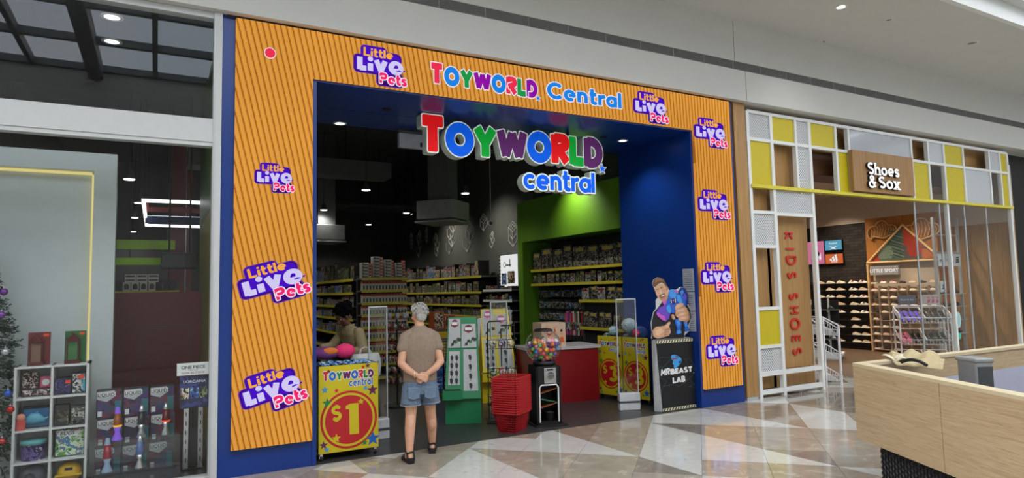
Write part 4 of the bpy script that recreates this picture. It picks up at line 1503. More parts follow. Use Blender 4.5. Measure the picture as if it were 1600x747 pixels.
# warm shop lights
for px, py, zz, lb in ((1277, 322, 3.99, 'lit downlight deep in the shoe shop ceiling'), (1284, 303, 3.99, 'lit downlight in the shoe shop ceiling just behind the yellow rail')):
    q = at(px, py, z=zz)
    downlight((q.x, q.y, zz), .06, lb, 130, col=(1, .86, .68))
for k, (x_, y_) in enumerate(((13.0, 2.2), (14.3, 3.8), (14.4, 1.6), (11.5, 4.5), (13.2, 5.5), (15.3, .72))):  # the last one is added, to brighten the wood behind the glass
    downlight((x_, y_, 3.995), .06, f'lit downlight in the warm shoe shop ceiling, {ORD[k + 2]} from the entrance', 190, 'downlights in the shoe shop', col=(1, .82, .62))

# ------------------------------------------------------------------ kiosk counter in the concourse
KZ0, KZ1 = .435, 1.05
A_ = Vector((5.09, -3.40, 0)); B_ = Vector((4.325, -4.93, 0)); C_ = Vector((7.83, -3.47, 0))
dB = (B_ - A_).normalized(); dC = (C_ - A_).normalized()
B2 = A_ + dB * 3.0; C2 = A_ + dC * 5.2
nB = Vector((dB.y, -dB.x, 0))
nB = nB if nB.dot(C_ - A_) > 0 else -nB
nC = Vector((dC.y, -dC.x, 0))
nC = nC if nC.dot(B_ - A_) > 0 else -nC


def counter_wood():
    m, t, out = new_mat('counter_oak_grain')
    p = principled(t, out, None, .42)
    v = objcoord(t, (1.4, 1.4, 26))
    n = t.nodes.new('ShaderNodeTexNoise'); n.inputs['Scale'].default_value = 2.2; n.inputs['Detail'].default_value = 7; n.inputs['Distortion'].default_value = 1.4; n.inputs['Roughness'].default_value = .7
    t.links.new(v, n.inputs['Vector'])
    r = ramp(t, [(.3, lin((170, 142, 106))), (.5, lin((198, 170, 132))), (.72, lin((212, 186, 150)))])
    t.links.new(n.outputs['Fac'], r.inputs['Fac']); t.links.new(r.outputs['Color'], p.inputs['Base Color'])
    return m


COAK = counter_wood()
CTOP = mat('counter_top_edge', (214, 196, 160), .4, vary=.04)
LAVW = mat('counter_inner_laminate', (188, 190, 210), .4, vary=.02)
def slab(mb, p, d, n, L, T_, z0, z1, m):
    q = [p, p + d * L, p + d * L + n * T_, p + n * T_]
    v = [(a.x, a.y, z) for z in (z0, z1) for a in q]
    f = [(0, 3, 2, 1), (4, 5, 6, 7)] + [(i, (i + 1) % 4, 4 + (i + 1) % 4, 4 + i) for i in range(4)]
    ar = sum(q[i].x * q[(i + 1) % 4].y - q[(i + 1) % 4].x * q[i].y for i in range(4))
    mb.add(v, f if ar > 0 else [k[::-1] for k in f], m)


ko = empty('kiosk_counter', (A_.x, A_.y, 0), 0, 'pale oak kiosk counter with a black honeycomb base in the concourse', 'counter')
TM = Matrix.Translation((-A_.x, -A_.y, 0))
for nm, p, d, n, L in (('front_panel', A_, dB, nB, 1.02), ('front_panel', A_ + dB * 1.026, dB, nB, 1.974), ('side_panel', A_ + nC * 0.0, dC, nC, 5.2)):
    mb = MB(); mb.M = TM; slab(mb, p, d, n, L, .03, KZ0, KZ1 - .025, COAK); mb.build(nm, ko)
mb = MB(); mb.M = TM
slab(mb, A_ - dB * .0, dB, nB, 3.0, .10, KZ1 - .025, KZ1, CTOP); slab(mb, A_ + dC * .0, dC, nC, 5.2, .10, KZ1 - .0249, KZ1 + .0002, CTOP)
mb.build('counter_edge', ko)
mb = MB(); mb.M = TM
slab(mb, A_ + nB * .03 + dB * .05, dB, nB, 2.9, .06, .46, KZ1 - .026, LAVW); slab(mb, A_ + nC * .03 + dC * .05, dC, nC, 5.1, .06, .46, KZ1 - .20, LAVW); slab(mb, A_ + nC * .03 + dC * .05, dC, nC, 5.1, .06, KZ1 - .20, KZ1 - .026, COAK)
mb.build('inner_lining', ko)
PB = A_ + dB * .16 + nB * .10
mb = MB(); mb.M = TM; slab(mb, PB, dB, nB, 2.7, .05, 0, KZ0 + .02, BLACK); slab(mb, A_ + dC * .16 + nC * .1, dC, nC, 5.0, .05, 0, KZ0 + .02, BLACK); mb.build('plinth', ko)
HEX = mat('honeycomb_black', (34, 34, 36), .4); HOLE = mat('honeycomb_hole', (4, 4, 5), .8)
mb = MB(); mb.M = TM
rr_ = .024
i = 0
x = .02
while x < 2.2:
    z = .02 + (rr_ * .9 if i % 2 else 0)
    while z < KZ0 - .02:
        def hp(u, zz, o): return tuple(PB + dB * u - nB * o) [:2] + (zz,)
        inn = [hp(x + rr_ * .78 * math.cos(R(60 * k)), z + rr_ * .78 * math.sin(R(60 * k)), .001) for k in range(6)]
        ou = [hp(x + rr_ * 1.02 * math.cos(R(60 * k)), z + rr_ * 1.02 * math.sin(R(60 * k)), .008) for k in range(6)]
        mb.add(inn, [tuple(range(6))], HOLE)
        mb.add(inn + ou, [(k, (k + 1) % 6, 6 + (k + 1) % 6, 6 + k) for k in range(6)], HEX)
        z += rr_ * 1.8
    x += rr_ * 1.56
    i += 1
mb.build('honeycomb_cladding', ko)
mb = MB(); mb.M = TM
slab(mb, A_ + (dB + dC) * .25 + nB * .05, dC, nC, 4.6, 2.2, .0, .10, DGREY)
slab(mb, A_ + nB * .1 + dB * .35, dB, nB, 2.2, .55, .70, .74, LAVW)
mb.build('worktop', ko)

# grey metal box standing on the inner worktop
q = at(1522, 575, z=1.0)
pb = A_ + dB * .62 + nB * .30
q = at(1522, 553, z=1.10)
bx = Vector((at(1522, 560, z=1.08).x, at(1522, 560, z=1.08).y, 0))
ro = empty('metal_terminal_box', (bx.x, bx.y, .745), math.atan2(dB.y, dB.x) + R(90), 'grey metal box standing inside the kiosk counter', 'box')
GM = mat('grey_metal_case', (160, 160, 156), .4, .3, vary=.05)
mb = MB(); mb.box(-.07, .07, -.11, .11, 0, .33, GM, .02); mb.build('case', ro)
mb = MB(); mb.box(-.078, .078, -.118, .118, .31, .345, GM, .012); mb.build('lid', ro)
mb = MB(); mb.box(-.06, .06, -.113, -.108, .05, .28, DGREY); mb.build('dark_side_panel', ro)

# beige jacket thrown over the counter corner, black strap in front
JK = mat('jacket_beige', (176, 158, 118), .85, vary=.12, nscale=9, bump=.25)
JL = mat('jacket_lining', (214, 206, 178), .8, vary=.05)
rngj = random.Random(5)
def cloth(path_u, path_v, nu, nv, f, m, mb):
    v = [f(i / nu, j / nv) for j in range(nv + 1) for i in range(nu + 1)]
    fc = [(j * (nu + 1) + i, j * (nu + 1) + i + 1, (j + 1) * (nu + 1) + i + 1, (j + 1) * (nu + 1) + i) for j in range(nv) for i in range(nu)]
    mb.add(v, fc, m, True)
jo = empty('jacket', (5.55, -3.5, KZ1), 0, 'beige jacket with a black collar strap lying over the kiosk counter corner', 'jacket')
mb = MB(); mb.M = Matrix.Translation((-5.55, 3.5, -KZ1))
J0, J1, J2, J3 = at(1385, 553, z=1.06), at(1440, 548, z=1.10), at(1476, 556, z=1.08), at(1473, 576, z=1.06)
JA = at(1400, 569, z=1.06); JB = at(1380, 556, z=1.06)
def jf(u, v):
    a = J0.lerp(J1, u) if u < .0 else J0.lerp(J2, u)
    b = JA.lerp(J3, u)
    p = a.lerp(b, v)
    z = KZ1 + .012 + .075 * math.sin(PI * min(1, u * 1.0)) ** .7 * (1 - .75 * v) * (.35 + u) + .018 * math.sin(u * 17 + v * 4) * (1 - v * .5) + .012 * math.sin(v * 13 + u * 5)
    e = min(u, 1 - u, v, 1 - v)
    z = max(KZ1 + .006, z - (.05 * (1 - e / .08) if e < .08 else 0))
    return (p.x, p.y, z)
cloth(0, 0, 34, 18, jf, JK, mb)
o = mb.build('body', jo)
so = o.modifiers.new('thick', 'SOLIDIFY'); so.thickness = .008; so.offset = 1
mb = MB(); mb.M = Matrix.Translation((-5.55, 3.5, -KZ1))
S0, S1, S2, S3 = at(1408, 566, z=1.085), at(1420, 560, z=1.12), at(1434, 561, z=1.12), at(1448, 571, z=1.08)
pts = []
for k in range(13):
    t_ = k / 12
    p = S0 * (1 - t_) ** 3 + S1 * 3 * t_ * (1 - t_) ** 2 + S2 * 3 * t_ * t_ * (1 - t_) + S3 * t_ ** 3
    pts.append(p)
mb.tube(pts, .013, BLACK, 8)
mb.build('collar_strap', jo)
mb = MB(); mb.M = Matrix.Translation((-5.55, 3.5, -KZ1))
K0, K1, K2, K3 = at(1378, 556, z=1.06), at(1412, 556, z=1.07), at(1428, 563, z=1.09), at(1395, 563, z=1.06)
cloth(0, 0, 14, 6, lambda u, v: tuple((K0.lerp(K1, u).lerp(K3.lerp(K2, u), v)) + Vector((0, 0, .012 * math.sin(u * 9 + v * 3)))), JL, mb)
o = mb.build('lining', jo)
so = o.modifiers.new('thick', 'SOLIDIFY'); so.thickness = .006

# ------------------------------------------------------------------ toy shop: ceiling fittings
def ac_box(loc, rz, label, s=.78, h=.42):
    o = empty('air_diffuser', loc, rz, label, 'air conditioner')
    a = MB(); a.box(-s / 2, s / 2, -s / 2, s / 2, 0.06, h, mat('duct_grey', (150, 152, 150), .6), .006); a.box(-s * .45, s * .45, -s * .45, s * .45, .02, .06, DGREY); a.build('plenum_box', o)
    a = MB(); a.box(-s * .54, s * .54, -s * .54, s * .54, -.015, .02, mat('duct_grey', (150, 152, 150), .6), .008); a.build('grille_plate', o)
    a = MB(); a.box(-s * .28, s * .28, -s * .28, s * .28, h, 5.69 - loc[2], mat('duct_dark', (96, 98, 97), .7)); a.build('drop_duct', o)
    return o


ac_box((5.02, 5.1, 3.08), R(40), 'grey hanging air diffuser box below the red and blue sign letters')
ac_box((3.62, 9.4, 2.98), R(8), 'grey hanging air diffuser box far back near the left edge of the entrance')
m_ = MB()
m_.box(0.5, 4.55, 6.9, 7.5, 4.26, 4.60, mat('duct_dark', (96, 98, 97), .7))
for x_ in (1.2, 2.4, 3.6): m_.cyl((x_, 7.2, 4.6), (x_, 7.2, 5.69), .012, BLACK, n=6)
o = m_.build('air_duct'); tag(o, 'long dark rectangular air duct under the toy shop ceiling', 'duct')
for k, (y_, z_) in enumerate(((10.4, 4.05), (12.0, 4.15))):
    m_ = MB()
    for dz in (0, .05): m_.box(0, 7.2, y_ - .15, y_ - .13, z_ + dz * 0, z_ + .07, DGREY) if dz == 0 else m_.box(0, 7.2, y_ + .13, y_ + .15, z_, z_ + .07, DGREY)
    for j in range(36): m_.box(j * .2, j * .2 + .02, y_ - .13, y_ + .13, z_, z_ + .015, DGREY)
    for j in range(5): m_.cyl((.5 + j * 1.6, y_ - .14, z_ + .02), (.5 + j * 1.6, y_ - .14, 5.69), .01, BLACK, n=6)
    o = m_.build('cable_tray'); tag(o, ['nearer', 'farther'][k] + ' dark ladder cable tray crossing the toy shop ceiling', 'cable tray')


def pendant(loc, label, watt=0, r=.085, top=5.69):
    o = empty('pendant_light', loc, 0, label, 'light', 'pendant lights in the toy shop')
    a = MB(); a.lathe([(.02, .16), (.05, .12), (r * .75, .07), (r, .012), (r * 1.02, 0)], DGREY, n=18); a.build('lamp_shade', o)
    a = MB(); a.lathe([(.0001, -.012), (r * .9, -.012), (r * .97, .008)], LAMPW, n=18); a.build('diffuser', o)
    a = MB(); a.cyl((0, 0, .15), (0, 0, top - loc[2]), .006, BLACK, n=6); a.build('cable', o)
    if watt: lamp('pendant_lamp', 'SPOT', (0, 0, -.03), watt, (1, .96, .90), size=.08, spot=R(150), blend=1, parent=o)
    return o


for px, py, zz, wt, lb in ((572, 297, 3.75, 85, 'lit pendant lamp in front of the long duct, left of the air box'), (727, 302, 3.75, 85, 'lit pendant lamp right of the hanging air box'), (506, 328, 3.75, 85, 'lit pendant lamp near the blue left jamb, upper one'),
                       (635, 333, 3.75, 85, 'lit pendant lamp left of and below the hanging air box'), (576, 351, 3.75, 80, 'small lit pendant lamp above the stacked white and red boxes'), (532, 364.5, 3.6, 80, 'smallest lit pendant lamp just right of the far air box'), (497.5, 353, 3.75, 60, 'lit pendant lamp half hidden by the blue left jamb')):
    q = at(px, py, z=zz)
    pendant((q.x, q.y, zz), lb, wt)
q = at(767, 348, y=6.0)
o = empty('security_camera', (q.x, 6.0, q.z), R(-30), 'pale security camera hanging on a thin rod by the grey wall', 'camera')
CAMW = mat('camera_white', (190, 190, 188), .4)
a = MB(); a.cyl((0, .09, 0), (0, -.10, -.02), .055, CAMW, n=14); a.build('body', o)
a = MB(); a.cyl((0, -.10, -.02), (0, -.112, -.021), .04, BLACK, n=14); a.build('lens', o)
a = MB(); a.box(.05, .09, -.03, .03, -.03, .03, CAMW); a.box(-.09, -.05, -.03, .03, -.03, .03, CAMW); a.cyl((0, 0, .04), (0, 0, 5.69 - q.z), .010, CAMW, n=8); a.build('rod', o)
# small spot lamps on the side walls
def wall_spot(y, x, watt, label, ang=-35):
    o = empty('spot_light', (x, y, 3.93), 0, label, 'light')
    a = MB(); a.cyl((0, 0, 0), (.07, 0, -.10), .035, BLACK, n=12); a.cyl((0, 0, 0), (0, 0, 1.76), .008, BLACK, n=6); a.build('body', o)
    a = MB(); a.cyl((.07, 0, -.10), (.073, 0, -.104), .03, LAMPW, n=12); a.build('lens', o)
    lamp('spot_light_lamp', 'SPOT', (.09, 0, -.12), watt, (1, .96, .86), size=.03, spot=R(110), blend=1.0, rot=(0, R(ang), 0), parent=o)
wall_spot(3.15, 6.35, 85, 'small dark spot lamp aimed at the green wall')
wall_spot(6.9, 6.0, 75, 'nearer small dark spot lamp aimed at the grey mural wall', -48)
wall_spot(9.8, 6.0, 75, 'farther small dark spot lamp aimed at the grey mural wall', -48)
for x_, y_, lb in ((1.9, 6.2, 'nearer unseen pendant lamp added to light the left aisle gondola'), (1.9, 10.2, 'farther unseen pendant lamp added to light the left aisle gondola')): pendant((x_, y_, 3.75), lb, 110)  # both hidden behind the screen column, added to light the gondola's left face

# ------------------------------------------------------------------ shelving and boxed toys
BACK = mat('shelf_back_panel', (46, 46, 48), .7)
SHELFM = mat('shelf_metal', (96, 96, 92), .5)
ARTS = [art('pack_night', [(8, 8, 10), (12, 14, 25), (30, 30, 34), (167, 162, 144), (10, 10, 12), (47, 25, 16)], 16), art('pack_blue', [(7, 10, 25), (32, 77, 155), (66, 122, 178), (210, 210, 199), (8, 10, 16)], 14),
        art('pack_brown', [(16, 12, 9), (38, 26, 16), (155, 124, 88), (223, 210, 189), (10, 8, 8)], 16), art('pack_grey', [(25, 26, 28), (122, 124, 127), (199, 199, 195), (16, 16, 18), (10, 10, 10)], 18),
        art('pack_green', [(6, 16, 12), (16, 38, 25), (133, 144, 99), (7, 8, 9), (210, 210, 189)], 16), art('pack_red', [(25, 6, 7), (144, 43, 38), (12, 9, 10), (199, 167, 133), (8, 7, 8)], 16)]
SIDES = [mat('pack_side_black', (10, 10, 12), .45), mat('pack_side_navy', (9, 12, 22), .45), mat('pack_side_brown', (22, 16, 12), .45), mat('pack_side_grey', (47, 48, 48), .45), mat('pack_side_green', (10, 22, 16), .45), mat('pack_side_red', (30, 10, 10), .45)]
ADJ = ['black', 'blue', 'brown', 'grey', 'green', 'dark red']
_pk = {}


def package(kind, w_, d, h):
    """A printed carton: base at z 0, front at local -y."""
    key = (kind, round(w_, 2), round(d, 2), round(h, 2))
    if key in _pk:
        o = _pk[key].copy(); COL.objects.link(o); return o
    mb = MB()
    mb.box(-w_ / 2, w_ / 2, -d / 2, d / 2, 0, h, SIDES[kind])
    mb.box(-w_ / 2 + .006, w_ / 2 - .006, -d / 2 - .001, -d / 2 + .001, h * .03, h * .97, ARTS[kind])
    if kind in (0, 3): mb.box(-w_ * .3, w_ * .3, -d / 2 - .002, -d / 2, h * .72, h * .9, mat('pack_title_%d' % kind, [(190, 170, 90), 0, 0, (160, 40, 40)][kind], .4))
    o = mb.build('boxed_toy')
    _pk[key] = o
    return o


def shelving(label, loc, rz, L, D, H, levels, strip=YSTRIP, cat='shelf'):
    o = empty('shelving_unit', loc, rz, label, cat)
    a = MB(); a.box(0, L, D - .03, D, 0, H, BACK); a.build('back_panel', o)
    n = max(1, round(L / 1.2))
    for k in range(n + 1):
        x_ = min(max(L * k / n, .02), L - .02)
        a = MB(); a.box(x_ - .018, x_ + .018, D - .07, D - .03, 0, H, DGREY); a.build('upright_post', o)
    for z in levels:
        a = MB(); a.box(0, L, .0, D - .03, z - .03, z, SHELFM); s = a.build('shelf', o)
        a = MB(); a.box(0, L, -.012, -.001, z - .045, z + .008, strip); s2 = a.build('price_strip', s)
    return o, Matrix.Translation(loc) @ Matrix.Rotation(rz, 4, 'Z')


rp = random.Random(11)


def fill_row(Mx, rz, x0, x1, z, hmax, dpt, what, group, wlo=.14, whi=.30, hlo=.6, kinds=range(6), gap=.012, from_far=True, maxn=40):
    x = x0
    k = 0
    while x < x1 - wlo and k < maxn:
        w_ = round(rp.uniform(wlo, whi), 1 if whi > .6 else 2)
        if x + w_ > x1: break
        kd = rp.choice(list(kinds))
        h = round(hmax * rp.uniform(hlo, 1), 2)
        o = package(kd, w_, dpt, h)
        o.location = Mx @ Vector((x + w_ / 2, .02 + dpt / 2 + rp.uniform(0, .03), z + .001))
        o.rotation_euler = (0, 0, rz)
        tag(o, f'{ADJ[kd]} boxed toy, {ORD[k]} from the far end {what}', 'toy box', group)
        x += w_ + gap
        k += 1


# long unit on the grey wall
LV = (.16, .5, .82, 1.10, 1.37, 1.69, 2.07)
u1, M1 = shelving('long wall shelving with yellow strips under the brick drawings', (6.8, 13.4, 0), R(-90), 6.35, .5, 2.1, LV)
wn = {2.07: 'of the top shelf below the drawings', 1.69: 'of the second highest shelf below the drawings', 1.37: 'of the third highest shelf below the drawings', 1.10: 'of the fourth highest shelf below the drawings', .82: 'of the fifth highest shelf below the drawings', .5: 'of the second lowest shelf below the drawings'}
for z, hm in ((2.07, .38), (1.69, .30), (1.37, .26), (1.10, .21), (.82, .22), (.5, .26)):
    fill_row(M1, R(-90), .03, 6.32, z, hm, .30, wn[z], 'boxes on the long wall shelving', *((.16, .34) if z > 1.2 else (.2, .4)), kinds=(0, 0, 1, 2, 3, 3) if z > 1.8 else (0, 0, 2, 3, 4, 0))
# white unit at its near end
u2, M2 = shelving('white display shelving beside the green bay with a tall white poster', (6.8, 6.95, 0), R(-90), 1.4, .5, 2.3, (.2, .5, .78, 1.03, 1.27, 1.49, 1.73), WHITE)
q = MB(); q.M = Matrix.Translation((-.30, .2, 0)); q.box(.62, 1.40, .10, .13, 1.76, 2.52, mat('poster_white', (150, 154, 150), .5)); q.box(.60, .63, .09, .14, 1.75, 2.54, BLACK); 
for k in range(9): q.box(.60, .635, .085, .09, 1.80 + k * .08, 1.83 + k * .08, WHITE)
q.box(.68, .92, .097, .1, 1.84, 2.10, ARTS[1]); q.box(.98, 1.30, .097, .1, 1.86, 2.14, ARTS[2])
ring(q, .84, 2.30, .05, .065, .096, .1, mat('poster_green', (60, 130, 60), .5)); q.box(.88, 1.14, .097, .1, 2.27, 2.30, mat('poster_green', (60, 130, 60), .5)); q.box(1.08, 1.11, .097, .1, 2.24, 2.42, mat('poster_green', (60, 130, 60), .5))
o = q.build('display_poster', loc=(6.8, 6.95, 0), rot=R(-90)); tag(o, 'tall white poster with a green drawing and two pictures beside the green bay', 'poster')
for z, hm in ((1.73, .10), (1.49, .16), (1.27, .15), (1.03, .18), (.78, .18)):
    fill_row(M2, R(-90), .04, 1.36, z, hm, .18, {1.73: 'on the top white shelf', 1.49: 'on the second white shelf', 1.27: 'on the third white shelf', 1.03: 'on the fourth white shelf', .78: 'on the fifth white shelf'}[z], 'toys on the white shelving', .1, .2, .5, kinds=(0, 0, 2, 5, 0, 1))

# recessed bay in the green wall
u3, M3 = shelving('yellow edged shelving in the recess of the green wall', (7.14, 5.28, 0), R(-90), 3.5, .5, 2.15, (.2, .42, 1.83, 2.13))
for z, hm, dp in ((2.13, .48, .34), (1.83, .24, .2)):
    fill_row(M3, R(-90), .05, 3.40, z, hm, dp, {2.13: 'of the top shelf in the green bay', 1.83: 'of the second shelf in the green bay'}[z], 'boxes in the green bay', *((.28, .5) if z > 2 else (.13, .19)), hlo=.75, kinds=(0, 0, 0, 3) if z > 2 else (0, 3, 0, 4))
fill_row(M3, R(-90), .05, 3.40, .42, .26, .25, 'of the lower shelf in the green bay', 'boxes in the green bay', .2, .34, .7, kinds=(0, 1, 4))
q, Mq = shelving('short yellow edged shelf set at the near end of the green bay', (6.98, 3.25, 0), R(-90), 1.45, .13, 1.56, (1.0, 1.50))
for z, hm in ((1.50, .26), (1.0, .30)):
    fill_row(Mq, R(-90), .04, 1.40, z, hm, .045, {1.50: 'of the upper short shelf in the bay', 1.0: 'of the lower short shelf in the bay'}[z], 'boxes in the green bay', .18, .30, .8, kinds=(0, 0, 3))


def hang_pack(kind, w_, h):
    key = ('hang', kind, w_, h)
    if key in _pk:
        o = _pk[key].copy(); COL.objects.link(o); return o
    mb = MB()
    mb.box(-w_ / 2, w_ / 2, -.004, .0, -h, 0, SIDES[kind % 6]); mb.box(-w_ / 2 + .005, w_ / 2 - .005, -.0055, -.004, -h * .95, -h * .25, ARTS[kind % 6]); mb.box(-w_ * .38, w_ * .38, -.03, -.0055, -h * .85, -h * .35, ARTS[(kind + 3) % 6], .008)
    mb.cyl((0, -.05, -.015), (0, .298, -.015), .003, STEEL, n=6)
    o = mb.build('carded_toy')
    _pk[key] = o
    return o


for r_, (z, n, w_, h) in enumerate(((1.74, 11, .15, .20), (1.50, 11, .15, .20), (1.26, 11, .15, .20))):
    for k in range(n):
        kd = [3, 1, 3, 4, 0, 3][(k + r_ * 2) % 6]
        o = hang_pack(kd, w_, h)
        o.location = M3 @ Vector((.12 + k * .165, .17, z)); o.rotation_euler = (0, 0, R(-90))
        tag(o, f'{ADJ[kd]} carded toy, {ORD[k]} from far end, {["upper", "middle", "lower"][r_]} hanging row in green bay', 'carded toy', 'carded toys hanging in the green bay')
WANDC = [((206, 84, 130), 'pink'), ((214, 210, 200), 'white'), ((190, 40, 50), 'red'), ((40, 120, 60), 'green'), ((30, 30, 34), 'black'), ((90, 60, 150), 'purple')]
for k in range(14):
    c_, nm = WANDC[[0, 0, 5, 0, 2, 1, 0, 3, 1, 4, 2, 4, 3, 2][k]]
    m = mat('toy_' + nm, c_, .4)
    mb = MB(); mb.cyl((0, 0, -.50), (0, 0, -.03), .020, m, n=10); mb.sphere((0, 0, -.02), .026, m if k % 3 else SIDES[0], 10, 7); mb.cyl((0, 0, -.55), (0, 0, -.46), .023, SIDES[3] if k % 2 else BLACK, n=10); mb.box(-.022, .022, -.024, -.02, -.36, -.2, ARTS[k % 6])
    mb.cyl((0, 0, .02), (0, .408, .02), .003, STEEL, n=6)
    o = mb.build('toy_wand', loc=M3 @ Vector((1.22 + k * .056, .06, 1.26)), rot=R(-90)); tag(o, f'{nm} long toy wand, {ORD[k]} from the far end, hanging in the green bay', 'toy wand', 'toy wands hanging in the green bay')

# gondola running back, with its end cap of white and orange boxes
GX, GY = 3.44, 5.75
u4, M4 = shelving('dark gondola shelving running back into the shop on the left', (GX, 12.6, 0), R(-90), 6.6, .4, 2.02, (.2, .55, .88, 1.2, 1.46, 1.73, 2.0))
for z, hm in ((2.0, .42), (1.73, .21), (1.46, .21), (1.2, .20), (.88, .26)):
    fill_row(M4, R(-90), .9, 6.55, z, hm, .26, {2.0: 'of the top gondola shelf', 1.73: 'of the second gondola shelf', 1.46: 'of the third gondola shelf', 1.2: 'of the fourth gondola shelf', .88: 'of the fifth gondola shelf'}[z], 'boxes on the gondola', .22, .40, .5, kinds=(0, 3, 1, 3, 0, 4))
ecl = [.12, .36, .60, .84, 1.07, 1.30, 1.53, 1.77, 2.0]
u5, M5 = shelving('end cap shelving full of small white boxes with orange tops', (GX - .02, GY - .42, 0), 0, .92, .38, 2.05, ecl)
WB, OB = mat('box_white', (206, 204, 194), .5), mat('box_orange', (206, 74, 40), .5)
def small_box():
    mb = MB(); mb.box(-.029, .029, -.06, .06, 0, .125, WB); mb.box(-.0295, .0295, -.061, .061, .128, .165, OB); mb.box(-.027, .027, -.06, .06, .124, .13, OB)
    mb.box(-.012, .012, -.0615, -.06, .01, .085, BLACK); mb.cyl((0, -.062, .147), (0, -.0605, .147), .012, BLACK, n=8)
    return mb.build('small_boxed_figure')
pb_ = None
for r_, z in enumerate(ecl[1:-1][::-1]):
    for k in range(14):
        if pb_ is None: pb_ = o = small_box()
        else: o = pb_.copy(); COL.objects.link(o)
        o.location = M5 @ Vector((.05 + k * .063, .07, z + .001))
        tag(o, f'white box with orange top, end cap {ORD[r_]} row from top, {ORD[k]} from left', 'toy box', 'white boxes with orange tops on the end cap')
def flat_box():
    mb = MB(); mb.box(-.07, .07, -.08, .08, 0, .058, WB, .004); mb.box(-.055, .055, -.0815, -.08, .012, .03, SIDES[3]); mb.box(-.055, -.02, -.0815, -.08, .036, .048, BLACK)
    return mb.build('flat_white_box')
fb_ = None
for c_, n in enumerate((5, 7, 6, 5)):
    for k in range(n):
        if fb_ is None: fb_ = o = flat_box()
        else: o = fb_.copy(); COL.objects.link(o)
        o.location = M5 @ Vector((.085 + c_ * .225, .12, 2.001 + k * .0595))
        tag(o, f'flat white box atop end cap, {ORD[k]} from bottom, {ORD[c_]} white pile from left', 'box', 'flat white boxes piled on the end cap')
tb_ = None
def tin():
    mb = MB(); mb.cyl((0, 0, 0), (0, 0, .055), .036, OB, n=12); mb.box(-.02, .02, -.038, -.034, .015, .04, WB); mb.cyl((0, 0, .055), (0, 0, .058), .034, SIDES[5], n=12)
    return mb.build('orange_tin')
for c_, n in enumerate((5, 7, 6, 6)):
    for k in range(n):
        if tb_ is None: tb_ = o = tin()
        else: o = tb_.copy(); COL.objects.link(o)
        o.location = M5 @ Vector((.195 + c_ * .225 if c_ < 3 else .875, .12, 2.001 + k * .0585))
        tag(o, f'orange tin atop end cap, {ORD[k]} from bottom, {ORD[c_]} tin pile from left', 'tin', 'orange tins piled on the end cap')
# red checkout counter
RC = empty('checkout_counter', (5.51, 1.45, 0), R(-7), 'red checkout counter with a pale top', 'counter')
a = MB(); a.box(-.62, .50, 0, .62, 0, .80, REDM); a.build('body', RC)
a = MB(); a.box(-.65, .53, -.03, .66, .80, .845, mat('counter_top_pale', (186, 180, 180), .35)); a.build('worktop', RC)
# dark till counter and yellow plinth further back
o = empty('display_plinth', (4.6, 4.2, 0), 0, 'yellow display plinth behind the shoppers', 'plinth')
a = MB(); a.box(-.46, .34, -.3, .3, 0, 1.02, mat('plinth_yellow', (196, 160, 24), .5)); a.build('body', o)
a = MB(); a.box(-.48, .36, -.32, .32, 1.02, 1.05, DGREY); a.build('top', o)
for k, (x_, w_, h) in enumerate(((4.40, .20, .30), (4.62, .20, .24), (4.82, .16, .20))):
    mb = MB(); mb.box(-w_ / 2, w_ / 2, -.1, .1, 0, h, mat('pack_orange', (190, 92, 44), .5)); mb.box(-w_ / 2 + .01, w_ / 2 - .01, -.102, -.1, .02, h - .02, ARTS[5 if k else 2])
    o = mb.build('orange_carton', loc=(x_, 4.02, 1.051), rot=R(6 - 6 * k)); tag(o, ['largest orange toy carton at the left of the yellow plinth', 'middle orange toy carton on the yellow plinth', 'small orange toy carton at the right of the yellow plinth'][k], 'toy box', 'cartons on the yellow plinth')

# blue wire bin
NAVY = mat('blue_wire', (30, 50, 110), .4)
o = empty('wire_bin', (4.25, 3.05, 0), R(-30), 'blue wire mesh bin beside the green cardboard display', 'bin')
mb = MB()
for k in range(13):
    x_ = -.3 + .05 * k
    for y_ in (-.25, .25): mb.cyl((x_, y_, .12), (x_, y_, .92), .004, NAVY, n=5, caps=False)
for k in range(11):
    y_ = -.25 + .05 * k
    for x_ in (-.3, .3): mb.cyl((x_, y_, .12), (x_, y_, .92), .004, NAVY, n=5, caps=False)
for k in range(9):
    z = .12 + .1 * k
    mb.tube([(-.3, -.25, z), (.3, -.25, z), (.3, .25, z), (-.3, .25, z)], .006 if k % 8 else .011, NAVY, 5, closed=True)
mb.build('mesh_sides', o)
for x_ in (-.29, .29):
    for y_ in (-.24, .24): mb = MB(); mb.cyl((x_, y_, 0.0), (x_, y_, .12), .012, NAVY, n=8); mb.build('leg', o)
mb = MB(); mb.box(-.29, .29, -.24, .24, .13, .15, NAVY); mb.build('floor_panel', o)
Mb = Matrix.Translation((4.25, 3.05, 0)) @ Matrix.Rotation(R(-30), 4, 'Z')
for k in range(18):
    kd = [1, 3, 0][k % 3]
    o = package(kd, .17, .12, .22); o.location = Mb @ Vector((-.19 + .19 * (k % 3), -.13 + .14 * ((k // 3) % 3), .152 + .224 * (k // 9))); o.rotation_euler = (0, 0, R(-30))
    tag(o, f'{ADJ[kd]} toy pack in blue wire bin, {["lower", "upper"][k // 9]} layer, {ORD[k % 9]} from front left', 'toy box', 'packs in the blue wire bin')

